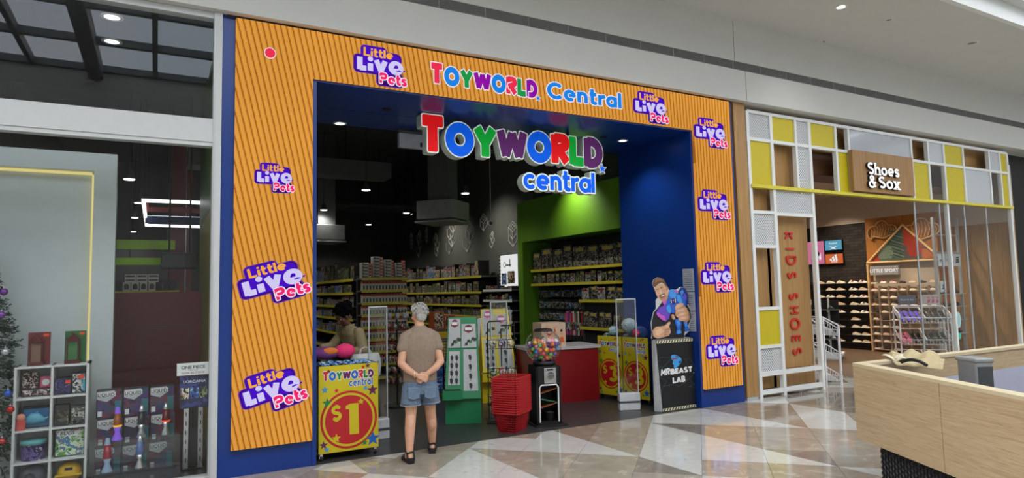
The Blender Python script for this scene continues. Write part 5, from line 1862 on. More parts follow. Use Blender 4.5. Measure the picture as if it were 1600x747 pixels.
# cardboard floor displays
def card_display(loc, rz, col, label, logo):
    G = mat('card_' + col[0], col[1], .45, vary=.04); GD = mat('card_dark_' + col[0], tuple(int(c * .8) for c in col[1]), .5)
    o = empty('cardboard_display', loc, rz, label, 'display')
    mb = MB(); mb.box(-.27, .27, -.2, .26, 0, .34, G); mb.build('base', o)
    mb = MB()
    v = [(-.27, -.26, .34), (.27, -.26, .34), (.24, -.05, 1.0), (-.24, -.05, 1.0), (-.27, .26, .34), (.27, .26, .34), (.24, .22, 1.0), (-.24, .22, 1.0)]
    mb.add(v, [(0, 1, 2, 3), (5, 4, 7, 6), (1, 5, 6, 2), (4, 0, 3, 7), (0, 4, 5, 1), (3, 2, 6, 7)], G); mb.build('body', o)
    mb = MB(); mb.box(-.30, -.02, -.36, -.20, .34, .46, G); mb.box(-.28, -.04, -.34, -.22, .44, .465, mat('tray_dark', (30, 34, 32), .6)); mb.build('dispensing_tray', o)
    def face(u, z, off=.004):
        t_ = (z - .34) / .66
        return (u * (.27 - .03 * t_), -.26 + .21 * t_ - off, z)
    WP = mat('card_white', (178, 180, 178), .5)
    for u0, u1, z0, z1 in ((-.85, -.18, .52, .96), (.05, .88, .44, .98)):
        mb = MB(); mb.add([face(u0, z0), face(u1, z0), face(u1, z1), face(u0, z1)], [(0, 1, 2, 3)], WP)
        for k in range(4):
            for j in range(2 if u1 - u0 < .7 else 1):
                uc = (u0 + u1) / 2 + (j - .5) * .3 * (1 if u1 - u0 < .7 else 0); zc = z0 + (z1 - z0) * (k + .6) / 4.4
                mb.add([face(uc - .07, zc - .035, .006), face(uc + .06, zc - .045, .006), face(uc + .10, zc + .0, .006), face(uc + .03, zc + .03, .006), face(uc - .1, zc + .02, .006)], [(0, 1, 2, 3, 4)], BLACK)
                mb.add([face(uc - .02, zc - .07, .006), face(uc + .02, zc - .07, .006), face(uc + .02, zc - .03, .006), face(uc - .02, zc - .03, .006)], [(0, 1, 2, 3)], mat('toy_grey', (90, 92, 96), .5))
        mb.build('instruction_panel', o)
    mb = MB()
    v = [(-.24, -.06, 1.0), (.24, -.06, 1.0), (.22, .06, 1.42), (-.22, .06, 1.42), (-.24, .02, 1.0), (.24, .02, 1.0), (.22, .10, 1.42), (-.22, .10, 1.42)]
    mb.add(v, [(0, 1, 2, 3), (5, 4, 7, 6), (1, 5, 6, 2), (4, 0, 3, 7), (3, 2, 6, 7)], G); hd = mb.build('header', o)
    mb = MB()
    def hf(u, t_, off=.004): return (u * (.24 - .02 * t_), -.06 + .12 * t_ - off, 1.0 + .42 * t_)
    for u0, u1, t0, t1 in ((-.92, -.14, .02, .96), (-.06, .90, .02, .78)):
        mb.add([hf(u0, t0), hf(u1, t0), hf(u1, t1), hf(u0, t1)], [(0, 1, 2, 3)], WP)
        uc, hw = (u0 + u1) / 2, (u1 - u0) / 2
        mb.add([hf(uc - hw * .7, t1 - .22, .006), hf(uc, t1 - .3, .006), hf(uc + hw * .7, t1 - .22, .006), hf(uc + hw * .45, t1 - .06, .006), hf(uc, t1 - .02, .006), hf(uc - hw * .45, t1 - .06, .006)], [(0, 1, 2, 3, 4, 5)], mat('logo_maroon' if logo == 'm' else 'logo_pink', (120, 30, 52) if logo == 'm' else (206, 50, 130), .5))
        mb.add([hf(uc - hw * .5, t1 - .2, .008), hf(uc + hw * .5, t1 - .2, .008), hf(uc + hw * .5, t1 - .11, .008), hf(uc - hw * .5, t1 - .11, .008)], [(0, 1, 2, 3)], WHITE)
        for k in range(5):
            tt = t0 + .05 + .035 * k + .06 * (k % 2); uu = uc - hw * .6 + hw * .3 * k
            mb.add([hf(uu, tt, .006), hf(uu + .2, tt + .02, .006), hf(uu + .22, tt + .12, .006), hf(uu + .05, tt + .10, .006)], [(0, 1, 2, 3)], [BLACK, SIDES[5], mat('toy_green', (40, 120, 60), .4), SIDES[3], BLACK][k])
    o2 = mb.build('header_print', hd)
    mb = MB(); mb.add([(.245, -.05, 1.0), (.26, .02, 1.0), (.30, .12, 1.40), (.235, .06, 1.40)], [(0, 1, 2, 3)], mat('card_side_grey', (150, 152, 152), .5)); mb.build('side_wing', o)
    return o


_cdg = card_display((3.60, 1.14, 0), R(-26), ('green', (26, 126, 78)), 'green cardboard floor display with white picture panels', 'm')
_cdg.scale = (.86, .86, .96)
card_display((4.70, 2.30, 0), R(-14), ('yellow', (222, 196, 30)), 'yellow topped cardboard display behind the black wire rack', 'p')

# black wire rack with bagged toys
WBLK = mat('black_wire', (16, 16, 17), .4)
RX, RY = 4.04, .86
o = empty('wire_rack', (RX, RY, 0), R(-25), 'black wire rack of bagged toys behind the red basket stack', 'rack')
o.scale = (.82, .82, 1)
mb = MB()
for x_ in (-.22, 0, .22): mb.tube([(x_ - .0, -.2, .03), (x_, .12, .04), (x_, .12, 1.28 if x_ else 1.2)], .009, WBLK, 6)
mb.tube([(-.22, -.2, .03), (.22, -.2, .03)], .009, WBLK, 6)
mb.tube([(-.22, .12, .6), (-.22, .12, 1.27), (-.19, .12, 1.30), (.0, .12, 1.30)], .011, WBLK, 6); mb.tube([(0, .12, 1.24), (.22, .12, 1.24)], .011, WBLK, 6)
mb.box(-.27, .27, -.25, .2, 0, .015, WBLK)
mb.build('frame', o)
for z in (.95, .58, .22):
    mb = MB()
    for dz, yy in ((0, -.14), (.12, -.2)):
        mb.tube([(-.24, .12, z + dz), (-.24, yy, z + dz), (.24, yy, z + dz), (.24, .12, z + dz)], .006, WBLK, 5)
    for k in range(11):
        x_ = -.24 + .048 * k
        mb.tube([(x_, .12, z), (x_, -.14, z), (x_, -.2, z + .12)], .003, WBLK, 4)
    mb.build('wire_tray', o)
Mr = Matrix.Translation((RX, RY, 0)) @ Matrix.Rotation(R(-25), 4, 'Z') @ Matrix.Diagonal((.82, .82, 1, 1))
BAGC = [((196, 190, 170), 'cream'), ((206, 90, 110), 'pink'), ((80, 130, 80), 'green'), ((60, 64, 74), 'dark grey'), ((196, 170, 60), 'yellow'), ((120, 90, 150), 'purple')]
def bag(name, s, m, seed, stretch=(1, .6, 1.1)):
    r2 = random.Random(seed); mb = MB(); v, f = [], []
    n, k = 12, 8
    for i in range(k + 1):
        t_ = PI * i / k
        for j in range(n):
            u = 2 * PI * j / n; rr = s * (1 + .22 * (r2.random() - .5))
            v.append((math.sin(t_) * math.cos(u) * rr * stretch[0], math.sin(t_) * math.sin(u) * rr * stretch[1], math.cos(t_) * rr * stretch[2]))
    for i in range(k):
        for j in range(n): f.append((i * n + j, (i + 1) * n + j, (i + 1) * n + (j + 1) % n, i * n + (j + 1) % n))
    mb.add(v, f, m)
    return mb.build(name)
for t_, z in enumerate((.95, .58, .22)):
    for k in range(6):
        c_, nm = BAGC[(k * 5 + t_ * 2) % 6]
        m = MATS.get('bag_' + nm.replace(' ', '_')) or art('bag_' + nm.replace(' ', '_'), [c_, tuple(int(q * .6) for q in c_), (220, 216, 200), c_, (50, 46, 44)], 22, .25)
        o = bag('bagged_toy', .051, m, k + 9 * t_)
        o.location = Mr @ Vector((-.145 + .145 * (k % 3), -.09 + .13 * (k // 3), z + .066)); o.rotation_euler = (0, 0, R(-25 + 9 * k))
        tag(o, f'{nm} bagged toy, black rack {["top", "middle", "lowest"][t_]} tray, {ORD[k % 3]} from left at its {["front", "back"][k // 3]}', 'bagged toy', 'bagged toys in the black wire rack')

# stack of red shopping baskets
BRED = mat('basket_red', (186, 34, 40), .4, vary=.05)
def basket():
    mb = MB()
    def ringp(a, b, z): return [(-a, -b, z), (a, -b, z), (a, b, z), (-a, b, z)]
    bt, tp, H = (.155, .115), (.205, .15), .235
    def lerp(t_): return bt[0] + (tp[0] - bt[0]) * t_, bt[1] + (tp[1] - bt[1]) * t_
    mb.box(-bt[0], bt[0], -bt[1], bt[1], 0, .006, BRED)
    for k in range(8):
        t_ = k / 8; a, b = lerp(t_); mb.tube(ringp(a, b, .004 + H * t_), .0023, BRED, 4, closed=True)
    for n, ax in ((22, 0), (16, 1)):
        for i in range(n + 1):
            u = -1 + 2 * i / n
            for sg_ in (-1, 1):
                p, q = ((bt[0] * u, sg_ * bt[1], .004), (tp[0] * u, sg_ * tp[1], H)) if ax == 0 else ((sg_ * bt[0], bt[1] * u, .004), (sg_ * tp[0], tp[1] * u, H))
                mb.tube([p, q], .0023, BRED, 4)
    return mb
BX, BY = 3.86, .28
ba = empty('shopping_basket', (BX, BY, 0), R(35), 'lowest red plastic shopping basket of the stack beside the gumball machine', 'basket', 'red shopping baskets stacked by the gumball machine')
basket().build('mesh_body', ba)
mb = MB(); mb.box(-.222, .222, -.168, -.152, .226, .246, BRED, .003); mb.box(-.222, .222, .152, .168, .226, .246, BRED, .003); mb.box(-.222, -.207, -.168, .168, .2262, .2458, BRED, .003); mb.box(.207, .222, -.168, .168, .2262, .2458, BRED, .003); mb.build('rim', ba)
mb = MB(); mb.box(-.16, .16, -.178, -.170, .2215, .2315, BRED); mb.box(-.165, -.155, -.178, -.166, .2215, .236, BRED); mb.box(.155, .165, -.178, -.166, .2215, .236, BRED); mb.build('handle', ba)
for k in range(1, 16):
    c_ = copy_tree(ba); c_.location = (BX, BY, .0275 * k)
    c_['label'] = f'red plastic shopping basket, {ORD[k]} from the bottom of the stack' if k < 15 else 'topmost red plastic shopping basket of the stack'

# gumball machine
GX_, GY_ = 4.40, .38
o = empty('gumball_machine', (GX_, GY_, 0), R(-12), 'gumball machine with a clear globe on a black spiral cabinet', 'gumball machine')
mb = MB(); mb.box(-.20, .22, -.22, .20, 0, .02, BLACK, .004); mb.build('base_plate', o)
mb = MB(); mb.box(-.165, -.14, -.16, .16, .02, .74, BLACK); mb.box(.14, .165, -.16, .16, .02, .74, BLACK); mb.box(-.165, .165, .13, .16, .02, .74, BLACK); mb.box(-.165, .165, -.16, .16, .52, .74, BLACK, .004); mb.box(-.165, .165, -.16, .16, .02, .06, BLACK); mb.build('cabinet', o)
mb = MB(); mb.box(-.06, .10, -.168, -.16, .53, .72, mat('coin_plate', (196, 200, 202), .25, .6), .003); mb.cyl((.02, -.168, .63), (.02, -.19, .63), .045, CHROME, n=18); mb.box(-.02, .06, -.205, -.19, .622, .638, CHROME); mb.box(-.02, .06, -.172, -.168, .69, .71, BLACK); mb.build('coin_mechanism', o)
mb = MB()
for x_ in (-.125, .125): mb.tube([(x_, -.163, .05), (x_, -.163, .48), (x_ * .8, -.163, .51)], .010, WHITE, 6)
mb.tube([(-.10, -.163, .51), (.10, -.163, .51)], .010, WHITE, 6); mb.build('front_trim', o)
SP = mat('spiral_wood', (150, 84, 48), .4)
for k, (z0, z1) in enumerate(((.40, .46), (.34, .28), (.22, .28))):
    mb = MB(); mb.box(-.12, .12, -.14, -.05, -.004, .004, SP if k != 1 else mat('spiral_green', (60, 120, 80), .4)); mb.M = Matrix.Identity(4)
    q = mb.build('slide', o, loc=(0, 0, (z0 + z1) / 2), rot=(0, R(-14 if k != 1 else 14), 0))
mb = MB(); mb.lathe([(.045, .07), (.06, .16), (.068, .17), (.06, .172)], BLACK, (.02, -.10, 0), 16); mb.build('catch_cup', o)
mb = MB(); mb.lathe([(.12, .74), (.15, .76), (.15, .79), (.13, .80)], BLACK, n=24); mb.build('globe_collar', o)
mb = MB()
GR, GZ = .232, .985
mb.sphere((0, 0, GZ), GR, ACRYL, 28, 18, (1, 1, .96)); mb.build('globe', o)
mb = MB(); mb.lathe([(.0001, GZ + .225), (.10, GZ + .222), (.125, GZ + .205), (.12, GZ + .19)], BLACK, n=24); mb.build('lid', o)
BALLC = [((226, 110, 40), 'orange'), ((206, 50, 60), 'red'), ((60, 130, 200), 'blue'), ((236, 200, 60), 'yellow'), ((90, 170, 80), 'green'), ((226, 130, 160), 'pink'), ((230, 226, 214), 'white'), ((110, 70, 150), 'purple')]
rb = random.Random(21)
_ball = {}
pos = []
tries = 0
while len(pos) < 90 and tries < 60000:
    tries += 1
    p = Vector((rb.uniform(-1, 1), rb.uniform(-1, 1), rb.uniform(-1, .45))) * .19
    if p.length > .189 or p.z > .085: continue
    if p.length < .13 and p.y > -.05: continue
    if any((p - q).length < .0545 for q in pos): continue
    pos.append(p)
cnt = {}
for p in pos:
    c_, nm = rb.choice(BALLC)
    if nm not in _ball:
        mb = MB(); mb.sphere((0, 0, 0), .0268, mat('ball_' + nm, c_, .25), 12, 8); _ball[nm] = q = mb.build('bouncy_ball')
    else:
        q = _ball[nm].copy(); COL.objects.link(q)
    q.location = Vector((GX_, GY_, GZ)) + p
    tag(q, f'{nm} ball among the balls inside the clear globe of the gumball machine', 'ball', f'{nm} balls in the gumball globe')

# acrylic security gates
def gate(loc, rz, label, H=1.55, wd=.30):
    o = empty('security_gate', loc, rz, label, 'security gate')
    mb = MB(); mb.box(-wd / 2, wd / 2, -.06, .06, 0, .24, mat('gate_white', (206, 208, 210), .4), .012); mb.box(-wd / 2 - .002, wd / 2 + .002, -.062, .062, .10, .13, DGREY); mb.build('base', o)
    mb = MB(); mb.box(-wd / 2 + .01, wd / 2 - .01, -.008, .008, .24, H, ACRYL); mb.build('clear_panel', o)
    mb = MB(); e = mat('acrylic_edge', (190, 196, 198), .25); mb.box(-wd / 2 + .004, -wd / 2 + .016, -.011, .011, .24, H, e); mb.box(wd / 2 - .016, wd / 2 - .004, -.011, .011, .24, H, e); mb.box(-wd / 2 + .004, wd / 2 - .004, -.011, .011, H - .008, H + .008, e); mb.build('panel_edge', o)
    return o
gate((5.86, .50, 0), R(-22), 'clear security gate with a white base in front of the three dollar bins')
gate((2.33, .78, 0), R(0), 'clear security gate just right of the one dollar bin', wd=.24)
gate((4.30, 1.42, 0), R(0), 'clear security gate behind the gumball machine', wd=.28)

# ------------------------------------------------------------------ price bins
BY_, BR_ = mat('bin_yellow', (206, 188, 26), .4, vary=.02), mat('bin_red', (190, 30, 38), .4, vary=.02)
PC = [mat('print_red', (200, 34, 44), .4), mat('print_blue', (30, 100, 190), .4), mat('print_green', (24, 130, 70), .4), mat('print_purple', (100, 26, 84), .4), mat('print_white', (240, 240, 236), .4), mat('print_skyblue', (70, 150, 210), .4)]
WIRED = mat('bin_wire', (40, 40, 42), .4, .4)


def price_bin(loc, rz, w_, h, d, price, label):
    o = empty('price_bin', loc, rz, label, 'bin')
    z0 = .075
    mb = MB(); mb.box(0, w_, 0, .012, z0, h, BY_); fp = mb.build('front_panel', o)
    mb = MB()
    toy_words(mb, w_ * .06, z0 + (h - z0) * .83, w_ * .155, -.0035, -.001, [PC[0], PC[1], PC[2], PC[3], PC[1], PC[0], PC[2], PC[3]], PC[4], -.0022, -.0005, grow=.006, total=w_ * .86, lift=(0,) * 8)
    ww_ = word_width('central', w_ * .13, .17)
    word(mb, 'central', w_ * .50, z0 + (h - z0) * .745, w_ * .13, .20, -.0025, -.001, PC[4], grow=.005, sx=w_ * .36 / ww_, gap=.1)
    word(mb, 'central', w_ * .50, z0 + (h - z0) * .745, w_ * .13, .20, -.004, -.002, PC[1], sx=w_ * .36 / ww_, gap=.1)
    mb.build('shop_name', fp)
    mb = MB(); cx, cz, rr = w_ / 2, z0 + (h - z0) * .36, w_ * .475
    disc(mb, cx, cz, rr, -.0015, 0, BR_, 48); ring(mb, cx, cz, rr * .84, rr * .92, -.0028, -.001, BY_, 48)
    word(mb, '$', cx - rr * .62, cz - rr * .02, rr * .56, .20, -.003, -.001, BY_, rc=.04)
    if price == '1': mb.prism([(cx - rr * .12 + p[0] * rr * .62, cz - rr * .52 + p[1] * rr * 1.06) for p in ((0, .84), (0, .94), (.24, 1), (.72, 1), (.75, 0), (.22, 0), (.20, .82))], -.003, -.001, BY_)
    else: word(mb, price, cx - rr * .10, cz - rr * .52, rr * 1.06, .22, -.003, -.001, BY_, rc=.04)
    mb.prism(star_poly(cx - rr * .45, cz - rr * .60, rr * .17), -.003, -.001, BY_); mb.prism(star_poly(cx + rr * .42, cz + rr * .58, rr * .12), -.003, -.001, BY_)
    mb.build('price_roundel', fp)
    mb = MB()
    for u, v, r_, c_ in ((.16, .95, .024, 3), (.74, .97, .024, 0), (.82, .985, .03, 3), (.10, .74, .04, 5), (.29, .72, .028, 0), (.78, .72, .03, 5), (.90, .69, .062, 3), (.14, .585, .056, 2), (.90, .115, .08, 1), (.76, .08, .034, 2), (.08, .11, .045, 3), (.13, .055, .032, 5)):
        q_ = MB(); q_.prism(star_poly(w_ * u, z0 + (h - z0) * v - .01, r_ * w_ / .62), -.0022, -.0005, PC[c_]); q_.build('star_print', fp)
    mb = MB()
    for x_ in (.008, w_ - .008):
        for y_ in (.02, d - .01): mb.cyl((x_, y_, z0), (x_, y_, h), .008, WIRED, n=8)
        for k in range(9): mb.tube([(x_, .02, z0 + (h - z0) * k / 8), (x_, d - .01, z0 + (h - z0) * k / 8)], .004, WIRED, 4)
        for k in range(8): mb.tube([(x_, .02 + (d - .03) * k / 7, z0), (x_, .02 + (d - .03) * k / 7, h)], .003, WIRED, 4)
    for k in range(9): mb.tube([(0, d - .01, z0 + (h - z0) * k / 8), (w_, d - .01, z0 + (h - z0) * k / 8)], .004, WIRED, 4)
    mb.build('wire_cage', o)
    mb = MB(); mb.box(.01, w_ - .01, .014, d - .02, z0, z0 + .012, BLACK); mb.box(.012, w_ - .012, .014, d - .02, h - (.045 if price == '1' else .10), h - (.035 if price == '1' else .09), BLACK); mb.build('shelf', o)
    for x_ in (.03, w_ - .03):
        for y_ in (.03, d - .04):
            mb = MB(); mb.cyl((x_ - .012, y_, .030), (x_ + .012, y_, .030), .030, RUBBER, n=14); c_ = mb.build('caster_wheel', o)
            mb = MB(); mb.box(x_ - .017, x_ + .017, y_ - .02, y_ + .02, .045, z0, CHROME, .004); mb.cyl((x_ - .018, y_, .03), (x_ - .013, y_, .03), .016, CHROME, n=10); mb.cyl((x_ + .013, y_, .03), (x_ + .018, y_, .03), .016, CHROME, n=10); mb.build('fork', c_)
    return o


price_bin((1.492, .10, 0), 0, .63, .965, .50, '1', 'yellow one dollar bin with a red roundel beside the left blue jamb')
# the two bins stand side by side along the right reveal
P0, P1 = Vector((6.10, 1.52, 0)), Vector((6.29, .56, 0))
dd = (P1 - P0); rz3 = math.atan2(dd.y, dd.x); LL = dd.length
price_bin(P0, rz3, LL / 2 - .012, .97, .40, '3', 'yellow three dollar bin next to the red checkout counter')
pm = P0 + dd * .5 + dd.normalized() * .012
price_bin(pm, rz3, LL / 2 - .012, .97, .40, '3', 'yellow three dollar bin next to the black cardboard stand')
# blue packets and plush in the dollar bin
PKB = art('packet_blue', [(30, 90, 170), (60, 140, 210), (190, 210, 226), (20, 60, 130), (120, 180, 226)], 26, .18)
rq = random.Random(4)
k = 0
for i in range(6):
    for j in range(4):
        o = bag('blue_packet', .047, PKB, 40 + k, (1.0, .34, .55))
        o.location = (1.492 + .085 + i * .092, .165 + j * .095, .962 + .012 * rq.random()); o.rotation_euler = (R(rq.uniform(30, 70)), R(rq.uniform(-25, 25)), R(rq.uniform(-35, 35)))
        tag(o, f'shiny blue packet in one dollar bin, {ORD[i]} from left, {["front", "second", "third", "back"][j]} row', 'packet', 'blue packets in the one dollar bin')
        k += 1
o = empty('plush_toy', (1.68, .40, 1.085), R(4), 'pink and purple plush toy lying on the blue packets', 'plush toy')
PKM, PLM, ORM = mat('plush_pink', (226, 50, 110), .9, bump=.3, nscale=60), mat('plush_purple', (120, 60, 130), .9, bump=.3, nscale=60), mat('plush_orange', (222, 120, 50), .9, bump=.3, nscale=60)
mb = MB(); mb.sphere((.16, 0, .0), .1, PKM, 20, 14, (1.15, .9, .82)); mb.build('head', o)
mb = MB(); mb.sphere((-.06, 0, -.01), .10, PLM, 20, 14, (1.7, .85, .68)); mb.build('body', o)
mb = MB(); mb.sphere((-.02, -.055, .01), .06, ORM, 14, 10, (1.5, .6, .7)); mb.sphere((-.20, -.02, .01), .05, PKM, 14, 10, (1.2, .9, .7)); mb.build('patch', o)
# plush balls on the three dollar bins
BIN3 = Matrix.Translation(P0) @ Matrix.Rotation(rz3, 4, 'Z')
def plush_ball(loc, r, c1, c2, label, face=None):
    o = empty('plush_ball', loc, rz3, label, 'plush toy')
    m = art('plush_%d_%d' % (c1[0], c2[2]), [c1, c2, c1, tuple(min(255, int(q * 1.15)) for q in c1), c2], 5, .9)
    mb = MB(); mb.sphere((0, 0, 0), r, m, 20, 14, (1, 1, .94)); mb.build('body', o)
    mb = MB(); mb.sphere((-r * .35, -r * .88, r * .1), r * .14, WHITE, 10, 8); mb.sphere((-r * .35, -r * .98, r * .1), r * .08, BLACK, 10, 8); mb.sphere((r * .3, -r * .88, r * .1), r * .14, WHITE, 10, 8); mb.sphere((r * .3, -r * .98, r * .1), r * .08, BLACK, 10, 8); mb.build('eye', o)
    if face: mb = MB(); mb.sphere((0, -r * .12, r * .05), r * .97, mat('plush_hotpink', face, .9, bump=.3, nscale=60), 18, 12, (.86, 1, .74)); mb.build('belly', o)
    return o
for px, py, r, c1, c2, z, lb, fc in ((959, 517, .085, (170, 196, 190), (120, 160, 170), None, 'pale green plush ball on the three dollar bins, second from the counter', None), (983, 509, .125, (150, 176, 190), (190, 200, 200), None, 'largest grey blue plush ball, highest on the three dollar bins', None), (979, 527, .06, (140, 176, 186), (60, 90, 110), None, 'small grey blue plush ball under the highest one', None),
                                  (1000, 521, .12, (40, 60, 110), (60, 90, 150), None, 'plush ball with a hot pink front at the right of the bins', (226, 40, 90)), (949, 525, .06, (170, 190, 186), (80, 110, 110), None, 'smallest pale plush ball next to the checkout counter', None)):
    q = at(px, py, x=6.42)
    plush_ball((6.42, q.y, q.z), r, c1, c2, lb, fc)
# card box on the checkout counter
o = empty('card_display_box', (5.34, 1.60, .845), R(-8), 'pale card box with orange feather print standing on the checkout counter', 'display box')
mb = MB(); mb.box(-.24, .16, -.08, .26, 0, .36, mat('card_blush', (206, 176, 150), .5)); mb.build('box', o)
mb = MB()
rf = random.Random(2)
OF = [mat('feather_orange', (214, 92, 40), .5), mat('feather_red', (176, 44, 40), .5), mat('feather_pale', (226, 160, 120), .5)]
for k in range(26):
    x_, z_ = rf.uniform(-.22, -.0), rf.uniform(.03, .31); a = rf.uniform(0, 6.28); r = .035
    mb.prism([(x_ + r * math.cos(a), z_ + r * math.sin(a)), (x_ + .010 * math.cos(a + 1.57), z_ + .010 * math.sin(a + 1.57)), (x_ - r * math.cos(a), z_ - r * math.sin(a)), (x_ - .010 * math.cos(a + 1.57), z_ - .01 * math.sin(a + 1.57))], -.082 - .0002 * k, -.08, OF[k % 3])
disc(mb, .09, .24, .02, -.083, -.08, SIDES[2], 12); mb.prism([(.06, .06), (.14, .06), (.105, .20), (.08, .20)], -.083, -.08, OF[0]); mb.prism([(.07, .14), (.12, .14), (.115, .22), (.075, .22)], -.0835, -.08, OF[2]); mb.prism([(.05, .04), (.066, .04), (.08, .10), (.07, .10)], -.083, -.08, OF[2])
mb.build('front_print', o)

# spinner with plush bits and jewellery, left of the shopper
o = empty('spinner_rack', (3.22, 2.7, 0), 0, 'dark spinner rack crowded with small hanging trinkets left of the shopper', 'rack')
mb = MB(); mb.cyl((0, 0, 0), (0, 0, .03), .2, BLACK, n=18); mb.cyl((0, 0, .03), (0, 0, 1.52), .015, BLACK, n=8)
for k in range(7):
    z = .45 + .16 * k
    for a in range(8): mb.cyl((0, 0, z), (.15 * math.cos(a * PI / 4 + k), .15 * math.sin(a * PI / 4 + k), z + .02), .004, BLACK, n=5)
mb.build('pole', o)
TRK = [art('trinket_a', [(60, 56, 50), (120, 110, 96), (26, 26, 26), (170, 160, 146), (40, 50, 44)], 30), art('trinket_b', [(40, 60, 54), (20, 22, 22), (150, 60, 60), (90, 80, 70), (200, 196, 190)], 30)]
for k in range(7):
    for a in range(8):
        z = .45 + .16 * k
        q = bag('trinket', .040, TRK[(a + k) % 2] if k < 6 else mat('trinket_white', (130, 130, 128), .5), k * 8 + a, (.8, .8, 1.2))
        q.location = (3.22 + .15 * math.cos(a * PI / 4 + k), 2.7 + .15 * math.sin(a * PI / 4 + k), z - .05)
        tag(q, f'{"white" if k == 6 else "patterned"} trinket, spinner rack {ORD[k]} tier from below, {ORD[a]} around from its right', 'trinket', 'trinkets on the spinner rack')
# papers on the reveal
PAP = mat('paper', (170, 176, 186), .6)
for k, (z0, z1) in enumerate(((1.64, 1.965), (1.36, 1.63), (1.07, 1.35))):
    mb = MB(); mb.box(6.732, 6.738, .03, .25, z0, z1, PAP)
    for j in range(9): mb.box(6.7312, 6.732, .06, .06 + [.16, .12, .15][j % 3], z1 - .05 - .03 * j if z1 - .05 - .03 * j > z0 + .01 else z1 - .05, z1 - .044 - .03 * j if z1 - .05 - .03 * j > z0 + .01 else z1 - .044, DGREY)
    o = mb.build('notice_paper'); tag(o, ['top', 'middle', 'lowest'][k] + ' of three printed notices on the blue wall behind the cardboard man', 'notice', 'notices on the blue wall')

# ------------------------------------------------------------------ cardboard stand with the cut-out man
CY = .075
cs = empty('cardboard_standee', (6.36, CY, 0), 0, 'black cardboard stand with a cut-out man holding a blue toy creature', 'standee')
CM = Matrix.Translation((-6.36, -CY, 0))


def zp(x, y, yy=CY):
    """Measured point of the printed cut-out on its own board."""
    q = at(1000 + x / 5.34, 400 + y / 5.34, y=yy)
    return (q.x, q.z)


def zq(x, y):
    q = at(1020 + x / 5.975, 520 + y / 5.975, y=CY)
    return (q.x, q.z)


STB = mat('stand_black', (18, 22, 26), .4)
CARDW = mat('card_edge_white', (196, 198, 198), .6)
TLq, TRq, BRq, BLq = (6.03, .985), (6.70, .985), (6.715, .004), (6.105, .004)
mb = MB(); mb.M = CM; mb.prism([BLq, BRq, TRq, TLq], CY, CY + .012, STB); fpn = mb.build('front_panel', cs)
mb = MB(); mb.M = CM
mb.add([(TLq[0], CY + .012, TLq[1]), (BLq[0], CY + .012, BLq[1]), (BLq[0] - .055, CY + .12, BLq[1]), (TLq[0] + .002, CY + .10, TLq[1])], [(0, 1, 2, 3)], CARDW)
mb.add([(TLq[0], CY + .012, TLq[1]), (TRq[0] - .0, CY + .012, TRq[1]), (TRq[0] - .02, CY + .10, TRq[1]), (TLq[0] + .002, CY + .10, TLq[1])], [(0, 1, 2, 3)], CARDW)
o = mb.build('side_panel', cs); o['label'] = 'white card side'
mb = MB(); mb.M = CM
HZ = mat('hazard_cream', (222, 216, 180), .5)
for z0, z1, xa, xb in ((.935, .975, 6.035, 6.70), (.012, .048, 6.102, 6.714)):
    mb.prism([(xa, z0), (xb, z0), (xb, z1), (xa, z1)], CY - .001, CY, HZ)
    k = 0
    while xa + .01 + k * .05 < xb - .045:
        x_ = xa + .01 + k * .05
        mb.prism([(x_, z0 + .003), (x_ + .022, z0 + .003), (x_ + .042, z1 - .003), (x_ + .02, z1 - .003)], CY - .002, CY - .0005, STB); k += 1
mb.build('hazard_stripe', fpn)
mb = MB(); mb.M = CM
NETC = mat('network_line_blue', (70, 92, 110), .5)
nodes = [(70, 230), (180, 235), (90, 330), (45, 290), (60, 420), (130, 450), (100, 500), (190, 480), (75, 560), (300, 250), (345, 235), (380, 290), (335, 320), (400, 340), (330, 430), (385, 480), (340, 500), (410, 510), (300, 470), (370, 400), (60, 480), (240, 500)]
for a, b in ((0, 1), (0, 3), (1, 2), (3, 2), (4, 5), (5, 6), (6, 7), (6, 8), (4, 20), (20, 6), (9, 10), (10, 11), (11, 12), (9, 12), (12, 13), (11, 13), (13, 19), (14, 15), (15, 16), (16, 17), (14, 18), (19, 14), (18, 21), (7, 21), (15, 17)):
    p, q = zq(*nodes[a]), zq(*nodes[b])
    mb.tube([(p[0], CY - .0006, p[1]), (q[0], CY - .0006, q[1])], .0018, NETC, 4)
mb.build('network_print', fpn)
LTR = mat('stand_lettering', (226, 226, 226), .4)
for txt, x0, y0, hgt, gp, sx_, t_, sl in (('MR', 74, 405, 66, .06, .86, .24, .16), ('BEAST', 165, 392, 54, .05, 1.0, .27, .0), ('LAB', 186, 474, 58, .06, 1.0, .26, .0)):
    mb = MB(); mb.M = CM
    a = zq(x0, y0); b = zq(x0, y0 - hgt)
    sz = b[1] - a[1]
    wd_ = {'MR': zq(158, 400)[0] - a[0], 'BEAST': zq(376, 400)[0] - a[0], 'LAB': zq(305, 470)[0] - a[0]}[txt]
    k_ = wd_ / word_width(txt, sz, t_, gp)
    word(mb, txt, a[0], a[1], sz, t_, CY - .0025, CY - .0005, LTR, gap=gp, rc=.05, sx=k_, rot=R(1.5), slant=sl)
    if txt == 'BEAST': q = zq(382, 372); disc(mb, q[0], q[1], .006, CY - .0025, CY, LTR, 10)
    mb.build('word', fpn)
mb = MB(); mb.M = CM
EB, ED = mat('emblem_blue', (60, 150, 214), .4), mat('emblem_dark', (20, 60, 110), .4)
mb.prism([zq(*p) for p in ((168, 228), (176, 210), (200, 206), (232, 216), (262, 236), (270, 262), (262, 280), (248, 300), (226, 322), (214, 328), (196, 330), (196, 300), (184, 290), (190, 262), (178, 252))], CY - .0015, CY, EB)
